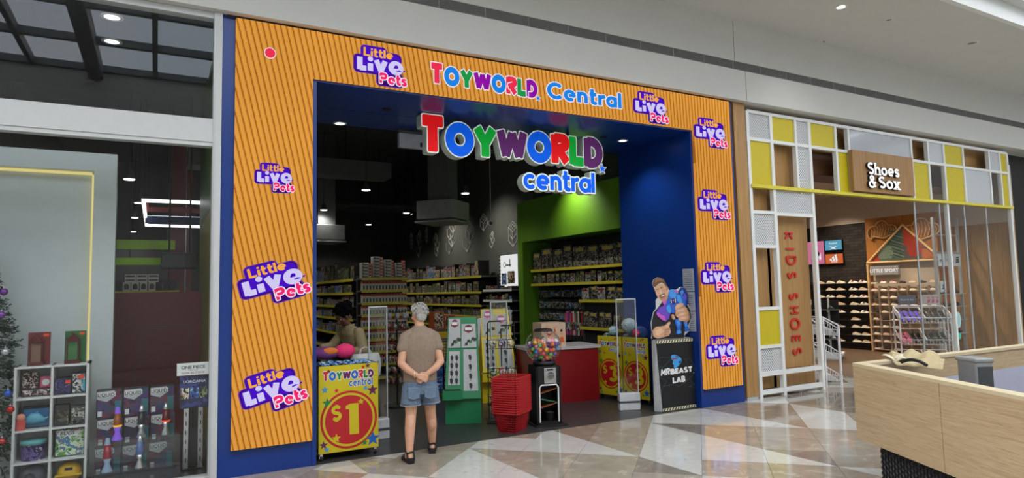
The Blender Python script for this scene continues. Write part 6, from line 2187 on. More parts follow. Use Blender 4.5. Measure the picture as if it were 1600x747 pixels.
mb.prism([zq(*p) for p in ((180, 236), (226, 238), (232, 246), (184, 250))], CY - .0025, CY - .001, mat('emblem_red', (170, 40, 70), .4))
mb.prism([zq(*p) for p in ((240, 268), (262, 258), (264, 272), (246, 290))], CY - .0025, CY - .001, ED)
mb.prism([zq(*p) for p in ((206, 216), (232, 222), (246, 232), (214, 228))], CY - .0025, CY - .001, ED)
mb.build('emblem', fpn)

CP = CY + .045         # plane of the cut-out figure behind the lip of the stand
SK1, SK2, SK3 = mat('print_skin', (206, 160, 128), .5), mat('print_skin_shade', (176, 126, 98), .5), mat('print_skin_light', (224, 182, 150), .5)
HA = mat('print_hair', (104, 74, 48), .5); HA2 = mat('print_hair_light', (138, 102, 66), .5); TS = mat('print_black_shirt', (24, 24, 26), .5)
CB = [mat('creature_blue', (40, 96, 196), .4), mat('creature_skyblue', (70, 150, 226), .4), mat('creature_violet', (110, 70, 190), .4), mat('creature_pink', (200, 90, 190), .4), mat('creature_navy', (30, 50, 120), .4)]
outline = [(96, 690), (100, 640), (92, 560), (112, 470), (135, 440), (132, 370), (150, 345), (120, 270), (104, 235), (112, 200), (150, 176), (192, 190), (218, 240), (236, 268), (240, 290), (268, 278), (300, 282), (340, 258), (372, 268), (398, 320), (400, 400), (420, 450), (430, 520), (410, 580), (412, 625), (375, 660), (372, 690)]
mb = MB(); mb.M = CM; mb.prism([zp(*p, yy=CP) for p in outline], CP, CP + .010, CARDW); cut = mb.build('cutout_board', cs)
_l = [0]


def lay(mb, pts, m, lift=None):
    """One printed shape of the flat cut-out."""
    _l[0] += 1
    d = .0004 * _l[0] if lift is None else lift
    mb.prism([zp(*p, yy=CP) for p in pts], CP - d, CP, m)


mb = MB(); mb.M = CM
lay(mb, [(100, 690), (102, 640), (96, 560), (114, 472), (150, 432), (186, 380), (240, 390), (300, 400), (396, 410), (418, 452), (426, 520), (406, 575), (372, 600), (372, 690)], TS)
lay(mb, [(178, 378), (240, 330), (250, 380), (210, 410)], SK2)
lay(mb, [(122, 268), (134, 320), (150, 350), (178, 374), (210, 372), (232, 340), (236, 290), (232, 262), (214, 240), (190, 232), (150, 240)], SK1)
lay(mb, [(216, 250), (228, 256), (234, 276), (226, 290), (218, 284)], SK2)
lay(mb, [(152, 338), (178, 368), (208, 366), (228, 336), (212, 326), (196, 322), (168, 332)], SK2)
lay(mb, [(104, 235), (112, 200), (150, 176), (192, 190), (216, 230), (222, 254), (214, 258), (204, 236), (180, 222), (150, 236), (124, 262), (110, 250)], HA)
lay(mb, [(120, 210), (150, 184), (184, 196), (196, 214), (160, 204), (130, 222)], HA2)
lay(mb, [(134, 280), (154, 272), (156, 277), (136, 286)], HA); lay(mb, [(168, 266), (192, 254), (194, 260), (170, 272)], HA)
for cx, cy in ((147, 288), (182, 274)):
    lay(mb, [(cx - 8, cy), (cx, cy - 5), (cx + 8, cy - 2), (cx, cy + 4)], WHITE); lay(mb, [(cx - 3, cy - 3), (cx + 4, cy - 4), (cx + 4, cy + 3), (cx - 3, cy + 3)], HA)
lay(mb, [(162, 284), (170, 282), (184, 308), (172, 318), (162, 312)], SK3)
lay(mb, [(164, 332), (188, 324), (206, 318), (202, 338), (186, 348), (170, 344)], mat('print_lip', (150, 70, 66), .5)); lay(mb, [(168, 333), (188, 327), (202, 322), (196, 334), (180, 340)], WHITE)
lay(mb, [(160, 328), (186, 318), (204, 312), (206, 316), (186, 324), (164, 334)], HA)
mb.build('man_print', cut)
mb = MB(); mb.M = CM
for pts, c_ in (([(132, 476), (160, 430), (190, 420), (212, 380), (236, 376), (246, 430), (250, 480), (240, 520), (210, 548), (176, 530), (160, 500), (140, 500)], CB[2]), ([(134, 478), (150, 470), (170, 490), (200, 500), (214, 540), (190, 538), (150, 506)], CB[3]), ([(186, 388), (212, 366), (222, 384), (200, 410)], CB[3]),
               ([(316, 300), (340, 262), (372, 268), (396, 318), (400, 400), (370, 420), (330, 360)], CB[4]), ([(240, 300), (262, 280), (290, 286), (306, 310), (330, 320), (360, 330), (380, 370), (376, 430), (330, 440), (280, 480), (244, 470), (210, 440), (216, 390), (232, 350)], CB[0]),
               ([(240, 296), (258, 280), (286, 290), (300, 320), (292, 350), (262, 356), (244, 336)], CB[1]), ([(284, 290), (300, 282), (312, 296), (300, 312)], CB[3]), ([(330, 300), (350, 280), (362, 300), (346, 330)], CB[1]), ([(360, 300), (384, 330), (386, 372), (368, 350)], CB[2]),
               ([(248, 360), (292, 350), (298, 394), (270, 408), (252, 392)], CB[4]), ([(250, 364), (257, 362), (262, 396), (254, 388)], mat('creature_tooth', (226, 214, 160), .4)), ([(284, 356), (291, 354), (294, 392), (288, 390)], MATS['creature_tooth']), ([(268, 366), (278, 364), (280, 376), (270, 378)], CB[3]),
               ([(214, 430), (240, 400), (256, 450), (250, 480), (224, 470)], CB[1]), ([(300, 320), (330, 330), (350, 380), (330, 400), (300, 370)], CB[1]),
               ([(286, 530), (330, 520), (344, 560), (334, 610), (344, 640), (320, 654), (298, 648), (306, 600), (290, 570)], CB[0]), ([(356, 550), (388, 546), (398, 590), (410, 620), (372, 628), (368, 590)], CB[0]), ([(300, 540), (322, 534), (330, 570), (310, 590)], CB[1]), ([(366, 556), (384, 554), (390, 586), (374, 590)], CB[1]), ([(302, 626), (330, 616), (340, 640), (310, 650)], CB[1])):
    lay(mb, pts, c_)
mb.build('toy_creature_print', cut)
mb = MB(); mb.M = CM
# gripping fist: palm and four separate curled fingers, thumb behind the toy; pointing hand below
lay(mb, [(290, 420), (330, 392), (372, 420), (404, 470), (410, 530), (380, 556), (330, 530), (290, 500)], SK2)
for p in ([(284, 430), (300, 404), (340, 390), (358, 398), (352, 420), (312, 446), (290, 452)], [(290, 462), (310, 446), (370, 428), (388, 440), (378, 460), (320, 480), (292, 484)], [(296, 496), (320, 480), (384, 462), (396, 478), (384, 496), (330, 514), (302, 512)], [(312, 522), (340, 510), (392, 496), (402, 512), (386, 530), (346, 544), (318, 538)]):
    lay(mb, p, SK1); c0 = (sum(a for a, _ in p) / 7, sum(b for _, b in p) / 7); lay(mb, [(c0[0] + (a - c0[0]) * .6 - 4, c0[1] + (b - c0[1]) * .45 - 4) for a, b in p], SK3)
lay(mb, [(258, 494), (272, 486), (288, 520), (276, 534), (262, 520)], SK1)
lay(mb, [(98, 630), (130, 590), (180, 586), (206, 580), (238, 548), (248, 556), (236, 586), (244, 610), (250, 636), (232, 664), (190, 676), (140, 690), (108, 672)], SK1)
lay(mb, [(206, 586), (238, 548), (248, 556), (228, 596)], SK3)
for k in range(3): lay(mb, [(196 - 4 * k, 610 + 20 * k), (232 + 4 * k - 6 * (k == 2), 604 + 22 * k), (240 - 4 * k, 616 + 20 * k), (204 - 4 * k, 626 + 19 * k)], SK2)
lay(mb, [(120, 620), (170, 604), (190, 630), (150, 660), (122, 660)], SK3)
mb.build('hands_print', cut)

# ------------------------------------------------------------------ people
def remeshed(mb, name, parent, voxel, smooth=4, factor=.5):
    o = mb.build(name)
    r = o.modifiers.new('r', 'REMESH'); r.mode = 'VOXEL'; r.voxel_size = voxel; r.use_smooth_shade = True
    s = o.modifiers.new('s', 'SMOOTH'); s.factor = factor; s.iterations = smooth
    dg = bpy.context.evaluated_depsgraph_get()
    me = bpy.data.meshes.new_from_object(o.evaluated_get(dg))
    me.name = name
    if not me.materials: me.materials.append(mb.mats[0])
    bpy.data.objects.remove(o)
    n = bpy.data.objects.new(name, me)
    for p in me.polygons: p.use_smooth = True
    COL.objects.link(n); n.parent = parent
    return n


def limb(mb, pts, rad, m, n=14):
    """Tapered limb through joints, with rounded ends, resampled so that bends stay soft."""
    P, Rr = [], []
    for i in range(len(pts) - 1):
        a, b = Vector(pts[i]), Vector(pts[i + 1])
        for k in range(6):
            t_ = k / 6
            P.append(a.lerp(b, t_)); Rr.append(rad[i] + (rad[i + 1] - rad[i]) * t_)
    P.append(Vector(pts[-1])); Rr.append(rad[-1])
    mb.tube(P, Rr, m, n)
    mb.sphere(pts[0], rad[0], m, n, 8); mb.sphere(pts[-1], rad[-1], m, n, 8)
    for i in range(1, len(pts) - 1): mb.sphere(pts[i], rad[i], m, n, 8)


def slices(mb, rows, m, n=28, p_=2.4):
    """Trunk from horizontal super-elliptic slices: (z, cx, cy, rx, ry)."""
    rings = []
    for z, cx, cy, rx, ry in rows:
        rg = []
        for k in range(n):
            t_ = 2 * PI * k / n; c_, s_ = math.cos(t_), math.sin(t_)
            rg.append((cx + rx * math.copysign(abs(c_) ** (2 / p_), c_), cy + ry * math.copysign(abs(s_) ** (2 / p_), s_), z))
        rings.append(rg)
    mb.loft(rings, m)


def head_shape(mb, c, H, m, turn=0.0, nod=0.0):
    """Skull, jaw, nose, lips, brow and ears; face towards local +y. Returns the head matrix."""
    Mx = Matrix.Translation(c) @ Matrix.Rotation(turn, 4, 'Z') @ Matrix.Rotation(-nod, 4, 'X')
    old = mb.M; mb.M = old @ Mx
    s = H / .22
    mb.sphere((0, -.008 * s, .028 * s), .082 * s, m, 18, 12, (.90, 1.10, 1.0))
    mb.sphere((0, .030 * s, -.045 * s), .058 * s, m, 16, 10, (.92, .98, 1.12))
    mb.sphere((0, .052 * s, -.082 * s), .024 * s, m, 12, 8)
    mb.tube([(0, .085 * s, .012 * s), (0, .098 * s, -.012 * s), (0, .108 * s, -.030 * s), (0, .090 * s, -.038 * s)], [.010 * s, .011 * s, .015 * s, .010 * s], m, 8)
    mb.sphere((0, .084 * s, -.056 * s), .017 * s, m, 10, 6, (1.3, .7, .5))
    mb.tube([(-.045 * s, .070 * s, .024 * s), (0, .084 * s, .022 * s), (.045 * s, .070 * s, .024 * s)], .011 * s, m, 8)
    for sg_ in (-1, 1):
        mb.sphere((sg_ * .076 * s, -.004 * s, -.008 * s), .026 * s, m, 10, 8, (.4, .8, 1.15))
        mb.sphere((sg_ * .044 * s, .052 * s, -.030 * s), .026 * s, m, 10, 8)
    mb.M = old
    return Mx, s


def face_parts(parent, Mx, s, lip, eye=(50, 40, 34)):
    for sg_ in (-1, 1):
        q = MB(); q.M = Mx; q.sphere((sg_ * .032 * s, .077 * s, .006 * s), .011 * s, mat('eye_white', (220, 216, 210), .3), 10, 8, (1.2, .7, .8)); q.sphere((sg_ * .032 * s, .0835 * s, .006 * s), .0055 * s, mat('iris_dark', eye, .3), 8, 6); q.build('eye', parent)
        q = MB(); q.M = Mx; q.tube([(sg_ * .016 * s, .091 * s, .026 * s), (sg_ * .034 * s, .088 * s, .032 * s), (sg_ * .052 * s, .074 * s, .027 * s)], .0035 * s, mat('eyebrow', (70, 64, 58), .8), 5); q.build('eyebrow', parent)
    q = MB(); q.M = Mx; q.tube([(-.024 * s, .086 * s, -.056 * s), (0, .097 * s, -.053 * s), (.024 * s, .086 * s, -.056 * s)], .0045 * s, lip, 6); q.build('lips', parent)


def finger(mb, pts, r0, r1, m):
    n = len(pts)
    mb.tube(pts, [r0 + (r1 - r0) * i / (n - 1) for i in range(n)], m, 8)
    mb.sphere(pts[-1], r1, m, 8, 6); mb.sphere(pts[0], r0, m, 8, 6)
    for p in pts[1:-1]: mb.sphere(p, r0 * .98, m, 8, 6)


def hand(mb, wrist, d, palm_n, m, curl=.5, side=1, spread=.0, scale=1.0, thumb=.6):
    """Palm and five fingers. d: direction of the fingers, palm_n: way the palm faces, side: on which side the thumb leaves."""
    d = Vector(d).normalized(); nrm = Vector(palm_n); nrm = (nrm - d * nrm.dot(d)).normalized(); ax = d.cross(nrm) * side
    W = Vector(wrist); k = scale
    for u in (-.026, -.009, .009, .026):
        limb(mb, [W + d * .012 * k + ax * u * .6 * k, W + d * .085 * k + ax * u * k], [.014 * k, .0125 * k], m, 10)
    for i, (u, L) in enumerate(((-.030, .058), (-.010, .072), (.010, .078), (.030, .070))):
        p = W + d * .085 * k + ax * u * 1.02 * k; pts = [p]; a = 0
        for seg in (.42, .32, .26):
            a += curl * (.9 + .08 * i) if len(pts) > 1 else curl * .8
            dr = d * math.cos(a) + nrm * math.sin(a) + ax * (spread * (u / .03))
            p = p + dr.normalized() * L * seg * k; pts.append(p)
        finger(mb, pts, .0092 * k, .0075 * k, m)
    b = W + d * .028 * k + ax * .026 * k
    t1 = b + (d * .6 + ax * .75 + nrm * .25 * thumb).normalized() * .035 * k; t2 = t1 + (d * .85 + ax * .1 + nrm * .5 * thumb).normalized() * .032 * k
    finger(mb, [W + d * .012 * k + ax * .012 * k, b, t1, t2], .0125 * k, .0085 * k, m)


# --- shopper in shorts seen from behind
SKA = mat('skin_shopper', (206, 156, 126), .55, vary=.05, nscale=30)
SHIRT = mat('shirt_taupe', (138, 120, 104), .85, vary=.10, nscale=24, bump=.12)
DENIM = mat('denim_light', (104, 122, 146), .85, vary=.16, nscale=36, bump=.15)
HAIRG = mat('hair_grey', (168, 165, 160), .7, vary=.30, nscale=50, bump=.5)
SANDAL = mat('sandal_black', (16, 16, 17), .55)
pa = empty('person', (2.45, -.30, 0), R(-12), 'person with short grey hair in taupe top and denim shorts, hands clasped behind the back', 'person')
sk = MB()
AL, AR = Vector((-.140, -.165, .095)), Vector((.150, .165, .085))
limb(sk, [(-.085, -.005, .80), (-.105, -.035, .445), (-.125, -.10, .31), AL], [.085, .056, .054, .034], SKA)
limb(sk, [(.088, .01, .80), (.120, .085, .445), (.137, .105, .31), AR], [.085, .056, .054, .034], SKA)
sk.sphere((-.118, -.100, .325), .052, SKA, 12, 9, (.95, 1, 1.6)); sk.sphere((.134, .085, .325), .052, SKA, 12, 9, (.95, 1, 1.6))
for a, yw in ((AL, R(8)), (AR, R(-10))):
    dy = Vector((-math.sin(yw), math.cos(yw), 0))
    limb(sk, [a + Vector((0, 0, .0)), a - dy * .035 + Vector((0, 0, -.045))], [.034, .028], SKA)
    limb(sk, [a - dy * .03 + Vector((0, 0, -.045)), a + dy * .07 + Vector((0, 0, -.05)), a + dy * .155 + Vector((0, 0, -.062))], [.028, .032, .020], SKA)
    for i in range(5): finger(sk, [a + dy * .14 + Vector((-.028 + .014 * i, 0, -.062)), a + dy * (.185 - .006 * abs(i - 2)) + Vector((-.030 + .015 * i, 0, -.066))], .009, .008, SKA)
slices(sk, [(.72, 0, 0, .15, .105), (.86, 0, 0, .150, .105), (1.0, 0, -.005, .150, .10), (1.14, 0, -.008, .165, .105), (1.24, 0, -.008, .145, .085), (1.30, 0, -.004, .09, .06), (1.34, 0, 0, .055, .05)], SKA)
limb(sk, [(0, -.006, 1.30), (0, .012, 1.40)], [.055, .050], SKA)
SL, SR = (-.155, -.012, 1.24), (.155, -.012, 1.24)
EL, ER = (-.204, -.085, .985), (.206, -.085, .985)
WL, WR = (-.055, -.165, .862), (.058, -.160, .880)
limb(sk, [SL, EL], [.050, .040], SKA); limb(sk, [EL, (-.14, -.145, .92), WL], [.040, .037, .026], SKA)
limb(sk, [SR, ER], [.050, .040], SKA); limb(sk, [ER, (.14, -.145, .93), WR], [.040, .037, .026], SKA)
hand(sk, WR, (-.80, -.12, -.60), (.1, 1, -.2), SKA, curl=.35, side=-1, scale=.92)
hand(sk, WL, (.88, -.32, -.34), (-.1, 1, -.1), SKA, curl=.62, side=1, scale=.92)
HMX, HS = head_shape(sk, Vector((0, .022, 1.478)), .205, SKA, R(24), R(8))
remeshed(sk, 'body', pa, .0052, 5)
face_parts(pa, HMX, HS, mat('lips_rose', (160, 92, 88), .5))
sh = MB()
slices(sh, [(.785, 0, -.002, .178, .132), (.86, 0, -.002, .176, .130), (.98, 0, -.006, .172, .122), (1.12, 0, -.010, .184, .124), (1.20, 0, -.010, .180, .112), (1.26, 0, -.008, .152, .098), (1.305, 0, -.004, .108, .080), (1.345, 0, .0, .080, .066), (1.362, 0, .002, .064, .060)], SHIRT)
limb(sh, [(-.100, -.008, 1.278), (-.158, -.014, 1.242), (-.190, -.048, 1.135)], [.054, .058, .057], SHIRT); limb(sh, [(.100, -.008, 1.278), (.158, -.014, 1.242), (.190, -.048, 1.135)], [.054, .058, .057], SHIRT)
remeshed(sh, 'shirt', pa, .008, 4)
so = MB()
slices(so, [(.66, 0, 0, .178, .130), (.72, 0, -.004, .182, .136), (.80, 0, -.002, .170, .126)], DENIM)
for pts in ([(-.088, -.004, .74), (-.102, -.024, .55)], [(.092, .012, .74), (.114, .058, .55)]):
    P = [Vector(pts[0]).lerp(Vector(pts[1]), k / 6) for k in range(7)]
    so.tube(P, [.098, .099, .100, .101, .102, .104, .106], DENIM, 20)
remeshed(so, 'shorts', pa, .0075, 3)
dn2 = mat('denim_seam', (150, 160, 172), .9)
for x_, y_ in ((-.085, -.139), (.085, -.137)):
    q = MB(); q.prism([(x_ - .058, .635), (x_, .615), (x_ + .058, .635), (x_ + .062, .745), (x_ - .062, .745)], y_ - .004, y_ + .03, DENIM)
    q.tube([(x_ - .060, y_ - .004, .735), (x_ + .060, y_ - .004, .735)], .002, dn2, 4); q.tube([(x_ - .056, y_ - .004, .64), (x_, y_ - .004, .62), (x_ + .056, y_ - .004, .64)], .002, dn2, 4)
    q.build('back_pocket', pa)
for c_, r_, yy in (((-.102, -.024, .551), .105, 0), ((.114, .058, .551), .105, 0)):
    q = MB(); q.tube([(c_[0] + r_ * math.cos(2 * PI * k / 24), c_[1] + r_ * math.sin(2 * PI * k / 24), c_[2] + .003 * math.sin(k * 2.3)) for k in range(24)], .006, dn2, 6, closed=True); q.build('frayed_hem', pa)
for a, yw in ((AL, R(8)), (AR, R(-10))):
    q = MB(); dy = Vector((-math.sin(yw), math.cos(yw), 0)); dx = Vector((math.cos(yw), math.sin(yw), 0))
    rings = []
    z_base = 0.0 if a is AR else .004
    for u, wd, ht in ((-.075, .026, .042), (-.06, .036, .042), (-.01, .036, .036), (.06, .040, .024), (.13, .046, .016), (.18, .040, .014), (.205, .022, .014)):
        b = Vector((a.x, a.y, 0)) + dy * u
        rings.append([tuple(b + dx * sx_ * wd + Vector((0, 0, z_))) for sx_, z_ in ((-1, z_base), (1, z_base), (1, z_base + ht * .7), (1, z_base + ht), (-1, z_base + ht), (-1, z_base + ht * .7))])
    q.loft(rings, SANDAL, smooth=False)
    an = a + Vector((0, 0, .012))
    q.tube([tuple(an + dx * .040 * math.cos(2 * PI * k / 18) + dy * (.042 * math.sin(2 * PI * k / 18) - .004) + Vector((0, 0, .006 * math.sin(k)))) for k in range(18)], .007, SANDAL, 6, closed=True)
    hl = Vector((a.x, a.y, 0)) - dy * .055
    for sg_ in (-1, 1):
        q.tube([tuple(hl + dx * sg_ * .034 + Vector((0, 0, .03))), tuple(hl + dx * sg_ * .038 + dy * .01 + Vector((0, 0, .07))), tuple(an - dy * .02 + dx * sg_ * .036)], .008, SANDAL, 6)
    rg = []
    for k in range(9):
        t_ = PI * k / 8
        rg.append((.045 * math.cos(t_), .046 * math.sin(t_)))
    for u in (.075, .095, .115):
        b = Vector((a.x, a.y, .020)) + dy * u
        q.tube([tuple(b + dx * x_ + Vector((0, 0, z_ * .92))) for x_, z_ in rg], .008, SANDAL, 6)
    hr = [tuple(hl + dx * .038 * math.cos(PI + PI * k / 8) + dy * (.012 + .030 * math.sin(PI + PI * k / 8)) + Vector((0, 0, z_))) for z_ in (.03,) for k in range(9)]
    for z_ in (.035, .045, .055): q.tube([tuple(hl + dx * .037 * math.cos(PI + PI * k / 8) + dy * (.014 + .034 * math.sin(PI + PI * k / 8)) + Vector((0, 0, z_))) for k in range(9)], .006, SANDAL, 6)
    q.build('sandal', pa)
# short tousled hair, built as overlapping locks over the skull
hr = MB(); hr.M = HMX
r9 = random.Random(9)
hr.sphere((0, -.018 * HS, .040 * HS), .086 * HS, HAIRG, 18, 12, (.93, 1.05, .98)); hr.sphere((0, -.050 * HS, -.020 * HS), .060 * HS, HAIRG, 14, 10, (1.15, .72, 1.15))
for k in range(150):
    th, ph = r9.uniform(0, 2 * PI), r9.uniform(0, 1.75)
    dr = Vector((math.sin(ph) * math.cos(th), math.sin(ph) * math.sin(th), math.cos(ph)))
    if dr.y > .55 and dr.z < .45: continue
    if dr.z < -.05 and dr.y > -.1: continue
    b = Vector((0, -.016 * HS, .036 * HS)) + Vector((dr.x * .080 * HS, dr.y * .092 * HS, dr.z * .086 * HS))
    tg = Vector((dr.y * .3, -dr.x * .3 - .3, -.9)); tg = (tg - dr * tg.dot(dr)).normalized() + dr * .22 + Vector((r9.uniform(-.4, .4), r9.uniform(-.4, .4), 0))
    hr.tube([b - dr * .01, b + tg * .018 * HS + dr * .004, b + tg * .036 * HS], [.011 * HS, .010 * HS, .003 * HS], HAIRG, 6)
hr.build('hair', pa)
q = MB(); q.tube([tuple(Vector(WL) + Vector((-.022 + .028 * math.cos(2 * PI * k / 16) * .35, .028 * math.cos(2 * PI * k / 16) * .9, .012 + .030 * math.sin(2 * PI * k / 16)))) for k in range(16)], .005, mat('bracelet_gold', (226, 206, 160), .3, .7), 6, closed=True); q.build('bracelet', pa)

# --- shopper in a beige trench coat behind the dollar bin
SKB = mat('skin_dark', (96, 62, 44), .55, vary=.05)
COAT = mat('trench_beige', (150, 132, 100), .85, vary=.10, nscale=14, bump=.2)
HAIRB = mat('hair_black', (10, 9, 9), 1.0, spec=.1, vary=.3, nscale=60)
q0 = at(556, 560, y=1.55)
pbp = empty('person', (q0.x, 1.55, 0), R(106), 'person in a beige trench coat with black curly hair looking down behind the dollar bin', 'person')
sk = MB()
limb(sk, [(-.085, -.03, .82), (-.09, .0, .46), (-.095, -.04, .09)], [.085, .058, .040], SKB); limb(sk, [(.085, -.03, .82), (.09, .06, .46), (.095, .04, .09)], [.085, .058, .040], SKB)
for a in (Vector((-.095, -.04, .09)), Vector((.095, .04, .09))): limb(sk, [a, a + Vector((0, .06, -.05)), a + Vector((0, .16, -.065))], [.038, .034, .022], SKB)
slices(sk, [(.76, 0, -.03, .15, .11), (.95, 0, -.01, .13, .10), (1.12, 0, .035, .16, .11), (1.22, 0, .065, .155, .095), (1.29, 0, .09, .09, .065), (1.31, 0, .10, .055, .055)], SKB)
limb(sk, [(0, .085, 1.26), (0, .145, 1.36)], [.052, .046], SKB)
BL1, BL2, BL3 = (-.170, .06, 1.215), (-.235, .05, .99), (-.14, .24, .985)
BR1, BR2, BR3 = (.170, .06, 1.215), (.20, .24, 1.04), (.10, .44, 1.05)
limb(sk, [BL1, BL2, BL3], [.045, .038, .025], SKB); limb(sk, [BR1, BR2, BR3], [.045, .038, .025], SKB)
hand(sk, BL3, (.35, .9, .05), (.5, 0, -.8), SKB, curl=.55, side=1, scale=.9); hand(sk, BR3, (-.15, 1, -.15), (0, 0, -1), SKB, curl=.35, side=-1, scale=.9)
HMB, HB = head_shape(sk, Vector((0, .185, 1.425)), .215, SKB, R(8), R(34))
remeshed(sk, 'body', pbp, .006, 4)
face_parts(pbp, HMB, HB, mat('lips_dark', (110, 56, 52), .5), (20, 16, 14))
ct = MB()
slices(ct, [(.50, 0, -.03, .235, .17), (.70, 0, -.03, .21, .155), (.93, 0, -.012, .172, .132), (.96, 0, -.008, .172, .132), (1.10, 0, .03, .195, .142), (1.20, 0, .06, .195, .125), (1.27, 0, .085, .125, .085), (1.305, 0, .10, .075, .07)], COAT)
limb(ct, [BL1, BL2, (-.155, .215, .987)], [.072, .062, .048], COAT); limb(ct, [BR1, BR2, (.112, .415, 1.048)], [.072, .060, .046], COAT)
remeshed(ct, 'trench_coat', pbp, .009, 3)
q = MB()
q.tube([(.178 * math.cos(2 * PI * k / 28), -.01 + .138 * math.sin(2 * PI * k / 28), .945) for k in range(28)], .016, COAT, 6, closed=True); q.box(-.03, .03, .126, .14, .925, .967, DGREY); q.build('belt', pbp)
q = MB()
for sg_ in (-1, 1):
    q.add([(sg_ * .012, .168, 1.10), (sg_ * .07, .165, 1.25), (sg_ * .11, .12, 1.29), (sg_ * .09, .06, 1.33), (sg_ * .06, .13, 1.325), (sg_ * .03, .172, 1.24)], [(0, 1, 5), (1, 2, 4, 5), (2, 3, 4)], COAT)
    q.box(sg_ * .15 - .03, sg_ * .15 + .03, .03, .10, 1.268, 1.276, COAT, .003)
o = q.build('lapel', pbp); s_ = o.modifiers.new('t', 'SOLIDIFY'); s_.thickness = .008
q = MB(); q.prism([(-.035, 1.08), (.035, 1.08), (.06, 1.27), (-.06, 1.27)], .150, .168, WHITE); o = q.build('white_top', pbp)
for a in (Vector((-.095, -.04, 0)), Vector((.095, .04, 0))):
    q = MB(); q.loft([[(a.x + wd * sx_, a.y + u, z_) for sx_, z_ in ((-1, 0), (1, 0), (1, .03), (.8, ht), (-.8, ht), (-1, .03))] for u, wd, ht in ((-.06, .035, .09), (.0, .042, .10), (.08, .044, .07), (.15, .044, .05), (.19, .03, .04))], SANDAL); q.build('shoe', pbp)
hr = MB(); hr.M = HMB
r9 = random.Random(19)
hr.sphere((0, -.02 * HB, .04 * HB), .090 * HB, HAIRB, 16, 12, (.98, 1.05, 1.0))
for k in range(260):
    th, ph = r9.uniform(0, 2 * PI), r9.uniform(0, 2.1)
    dr = Vector((math.sin(ph) * math.cos(th), math.sin(ph) * math.sin(th), math.cos(ph)))
    if dr.y > .30 and dr.z < .55: continue
    if abs(dr.x) > .5 and dr.y > -.1 and dr.z < -.1: continue
    b = Vector((0, -.03 * HB, .045 * HB)) + dr * r9.uniform(.085, .118) * HB * (1.12 if dr.y < 0 else 1)
    hr.sphere(b, r9.uniform(.014, .026) * HB, HAIRB, 7, 5)
for k in range(90):
    dr = Vector((r9.gauss(0, 1), r9.gauss(0, 1), r9.gauss(0, 1))).normalized()
    hr.sphere(Vector((0, -.135 * HB, .085 * HB)) + dr * .055 * HB, r9.uniform(.014, .024) * HB, HAIRB, 7, 5)
hr.build('hair', pbp)
PM = Matrix.Translation((q0.x, 1.55, 0)) @ Matrix.Rotation(R(106), 4, 'Z')
# what she holds: a folded white paper, and a white carrier bag on her arm
o = MB(); o.box(-.05, .05, -.05, .05, 0, .006, WHITE); o.add([(-.05, -.05, .006), (.05, -.05, .006), (.05, .04, .03), (-.05, .04, .034)], [(0, 1, 2, 3)], WHITE)
o = o.build('folded_paper', loc=PM @ Vector((-.09, .345, 1.012)), rot=R(120)); tag(o, 'small folded white paper held in the hand of the person in the trench coat', 'paper')
bg = empty('carrier_bag', PM @ Vector((-.37, .09, .70)), R(6), 'white carrier bag with dark blue lettering hanging from the arm of the trench coat wearer', 'bag')
BGW = mat('bag_white', (206, 206, 204), .5, bump=.15, nscale=8)
mb = MB()
mb.loft([[(x_ * wd, y_ * d_ , z) for x_, y_ in ((-1, -1), (-.4, -1.25), (.4, -1.2), (1, -1), (1, 1), (.4, 1.2), (-.4, 1.2), (-1, 1))] for z, wd, d_ in ((-.02, .15, .05), (.0, .17, .06), (.12, .18, .07), (.24, .17, .05), (.27, .16, .03))], BGW)
mb.build('body', bg)
mb = MB(); mb.tube([(-.08, -.02, .26), (-.05, 0, .33), (.0, .0, .35), (.05, 0, .33), (.08, -.02, .26)], .006, BGW, 6); mb.tube([(-.08, .02, .26), (-.05, .02, .33), (0, .02, .35), (.05, .02, .33), (.08, .02, .26)], .006, BGW, 6); mb.build('handle', bg)
mb = MB(); text(mb, 'ed', .02, .10, .11, -.090, mat('bag_lettering', (30, 36, 90), .5), .004, 1, 'LEFT', .2); mb.build('lettering', bg)

# ------------------------------------------------------------------ display window on the left
FRM = mat('window_frame_grey', (196, 198, 198), .45, vary=.02)
g_ = MB(); g_.box(-2.2, .455, .03, .038, .05, 3.17, GLASS); g_.box(-2.2, .455, .03, .038, 3.44, 4.45, GLASS)
g_ = struct(g_, 'window_1', label='display window of the toy shop beside the blue portal')
m_ = MB(); m_.box(.455, .530, -.03, .12, 0, 4.51, FRM); m_.box(-2.2, .455, -.01, .10, 3.17, 3.44, FRM); m_.box(-2.2, .455, -.022, -.01, 3.21, 3.40, FRM); m_.box(-2.2, .455, -.01, .10, 4.45, 4.51, FRM); m_.box(-2.2, .455, -.01, .10, 0, .05, FRM); m_.box(.462, .472, -.036, -.03, 0, 4.5, ALU)
m_.build('window_frame', g_)
m_ = MB(); m_.box(-2.2, .53, .12, 3.3, 4.512, 4.6, mat('window_soffit', (58, 60, 60), .7)); struct(m_, 'ceiling_display_window', label='dark soffit above the display window')
for k, (px, py) in enumerate(((175, 28), (175, 66))):
    q = at(px, py, z=4.5)
    downlight((q.x, q.y, 4.508), .085, ['nearer', 'farther'][k] + ' of two bright round downlights above the display window', 26 if k else 0)
PANEL = mat('display_white_panel', (196, 204, 204), .4, vary=.02)
o = empty('display_partition', (-1.2, 1.0, 0), 0, 'tall white display partition with a glowing recess behind the Christmas tree', 'partition')
m_ = MB(); m_.M = Matrix.Translation((1.2, -1.0, 0)); m_.box(-.573, -.375, .96, 1.16, .003, 3.21, PANEL); m_.box(-2.19, -.573, .96, 1.16, 3.025, 3.21, PANEL); m_.build('surround', o)
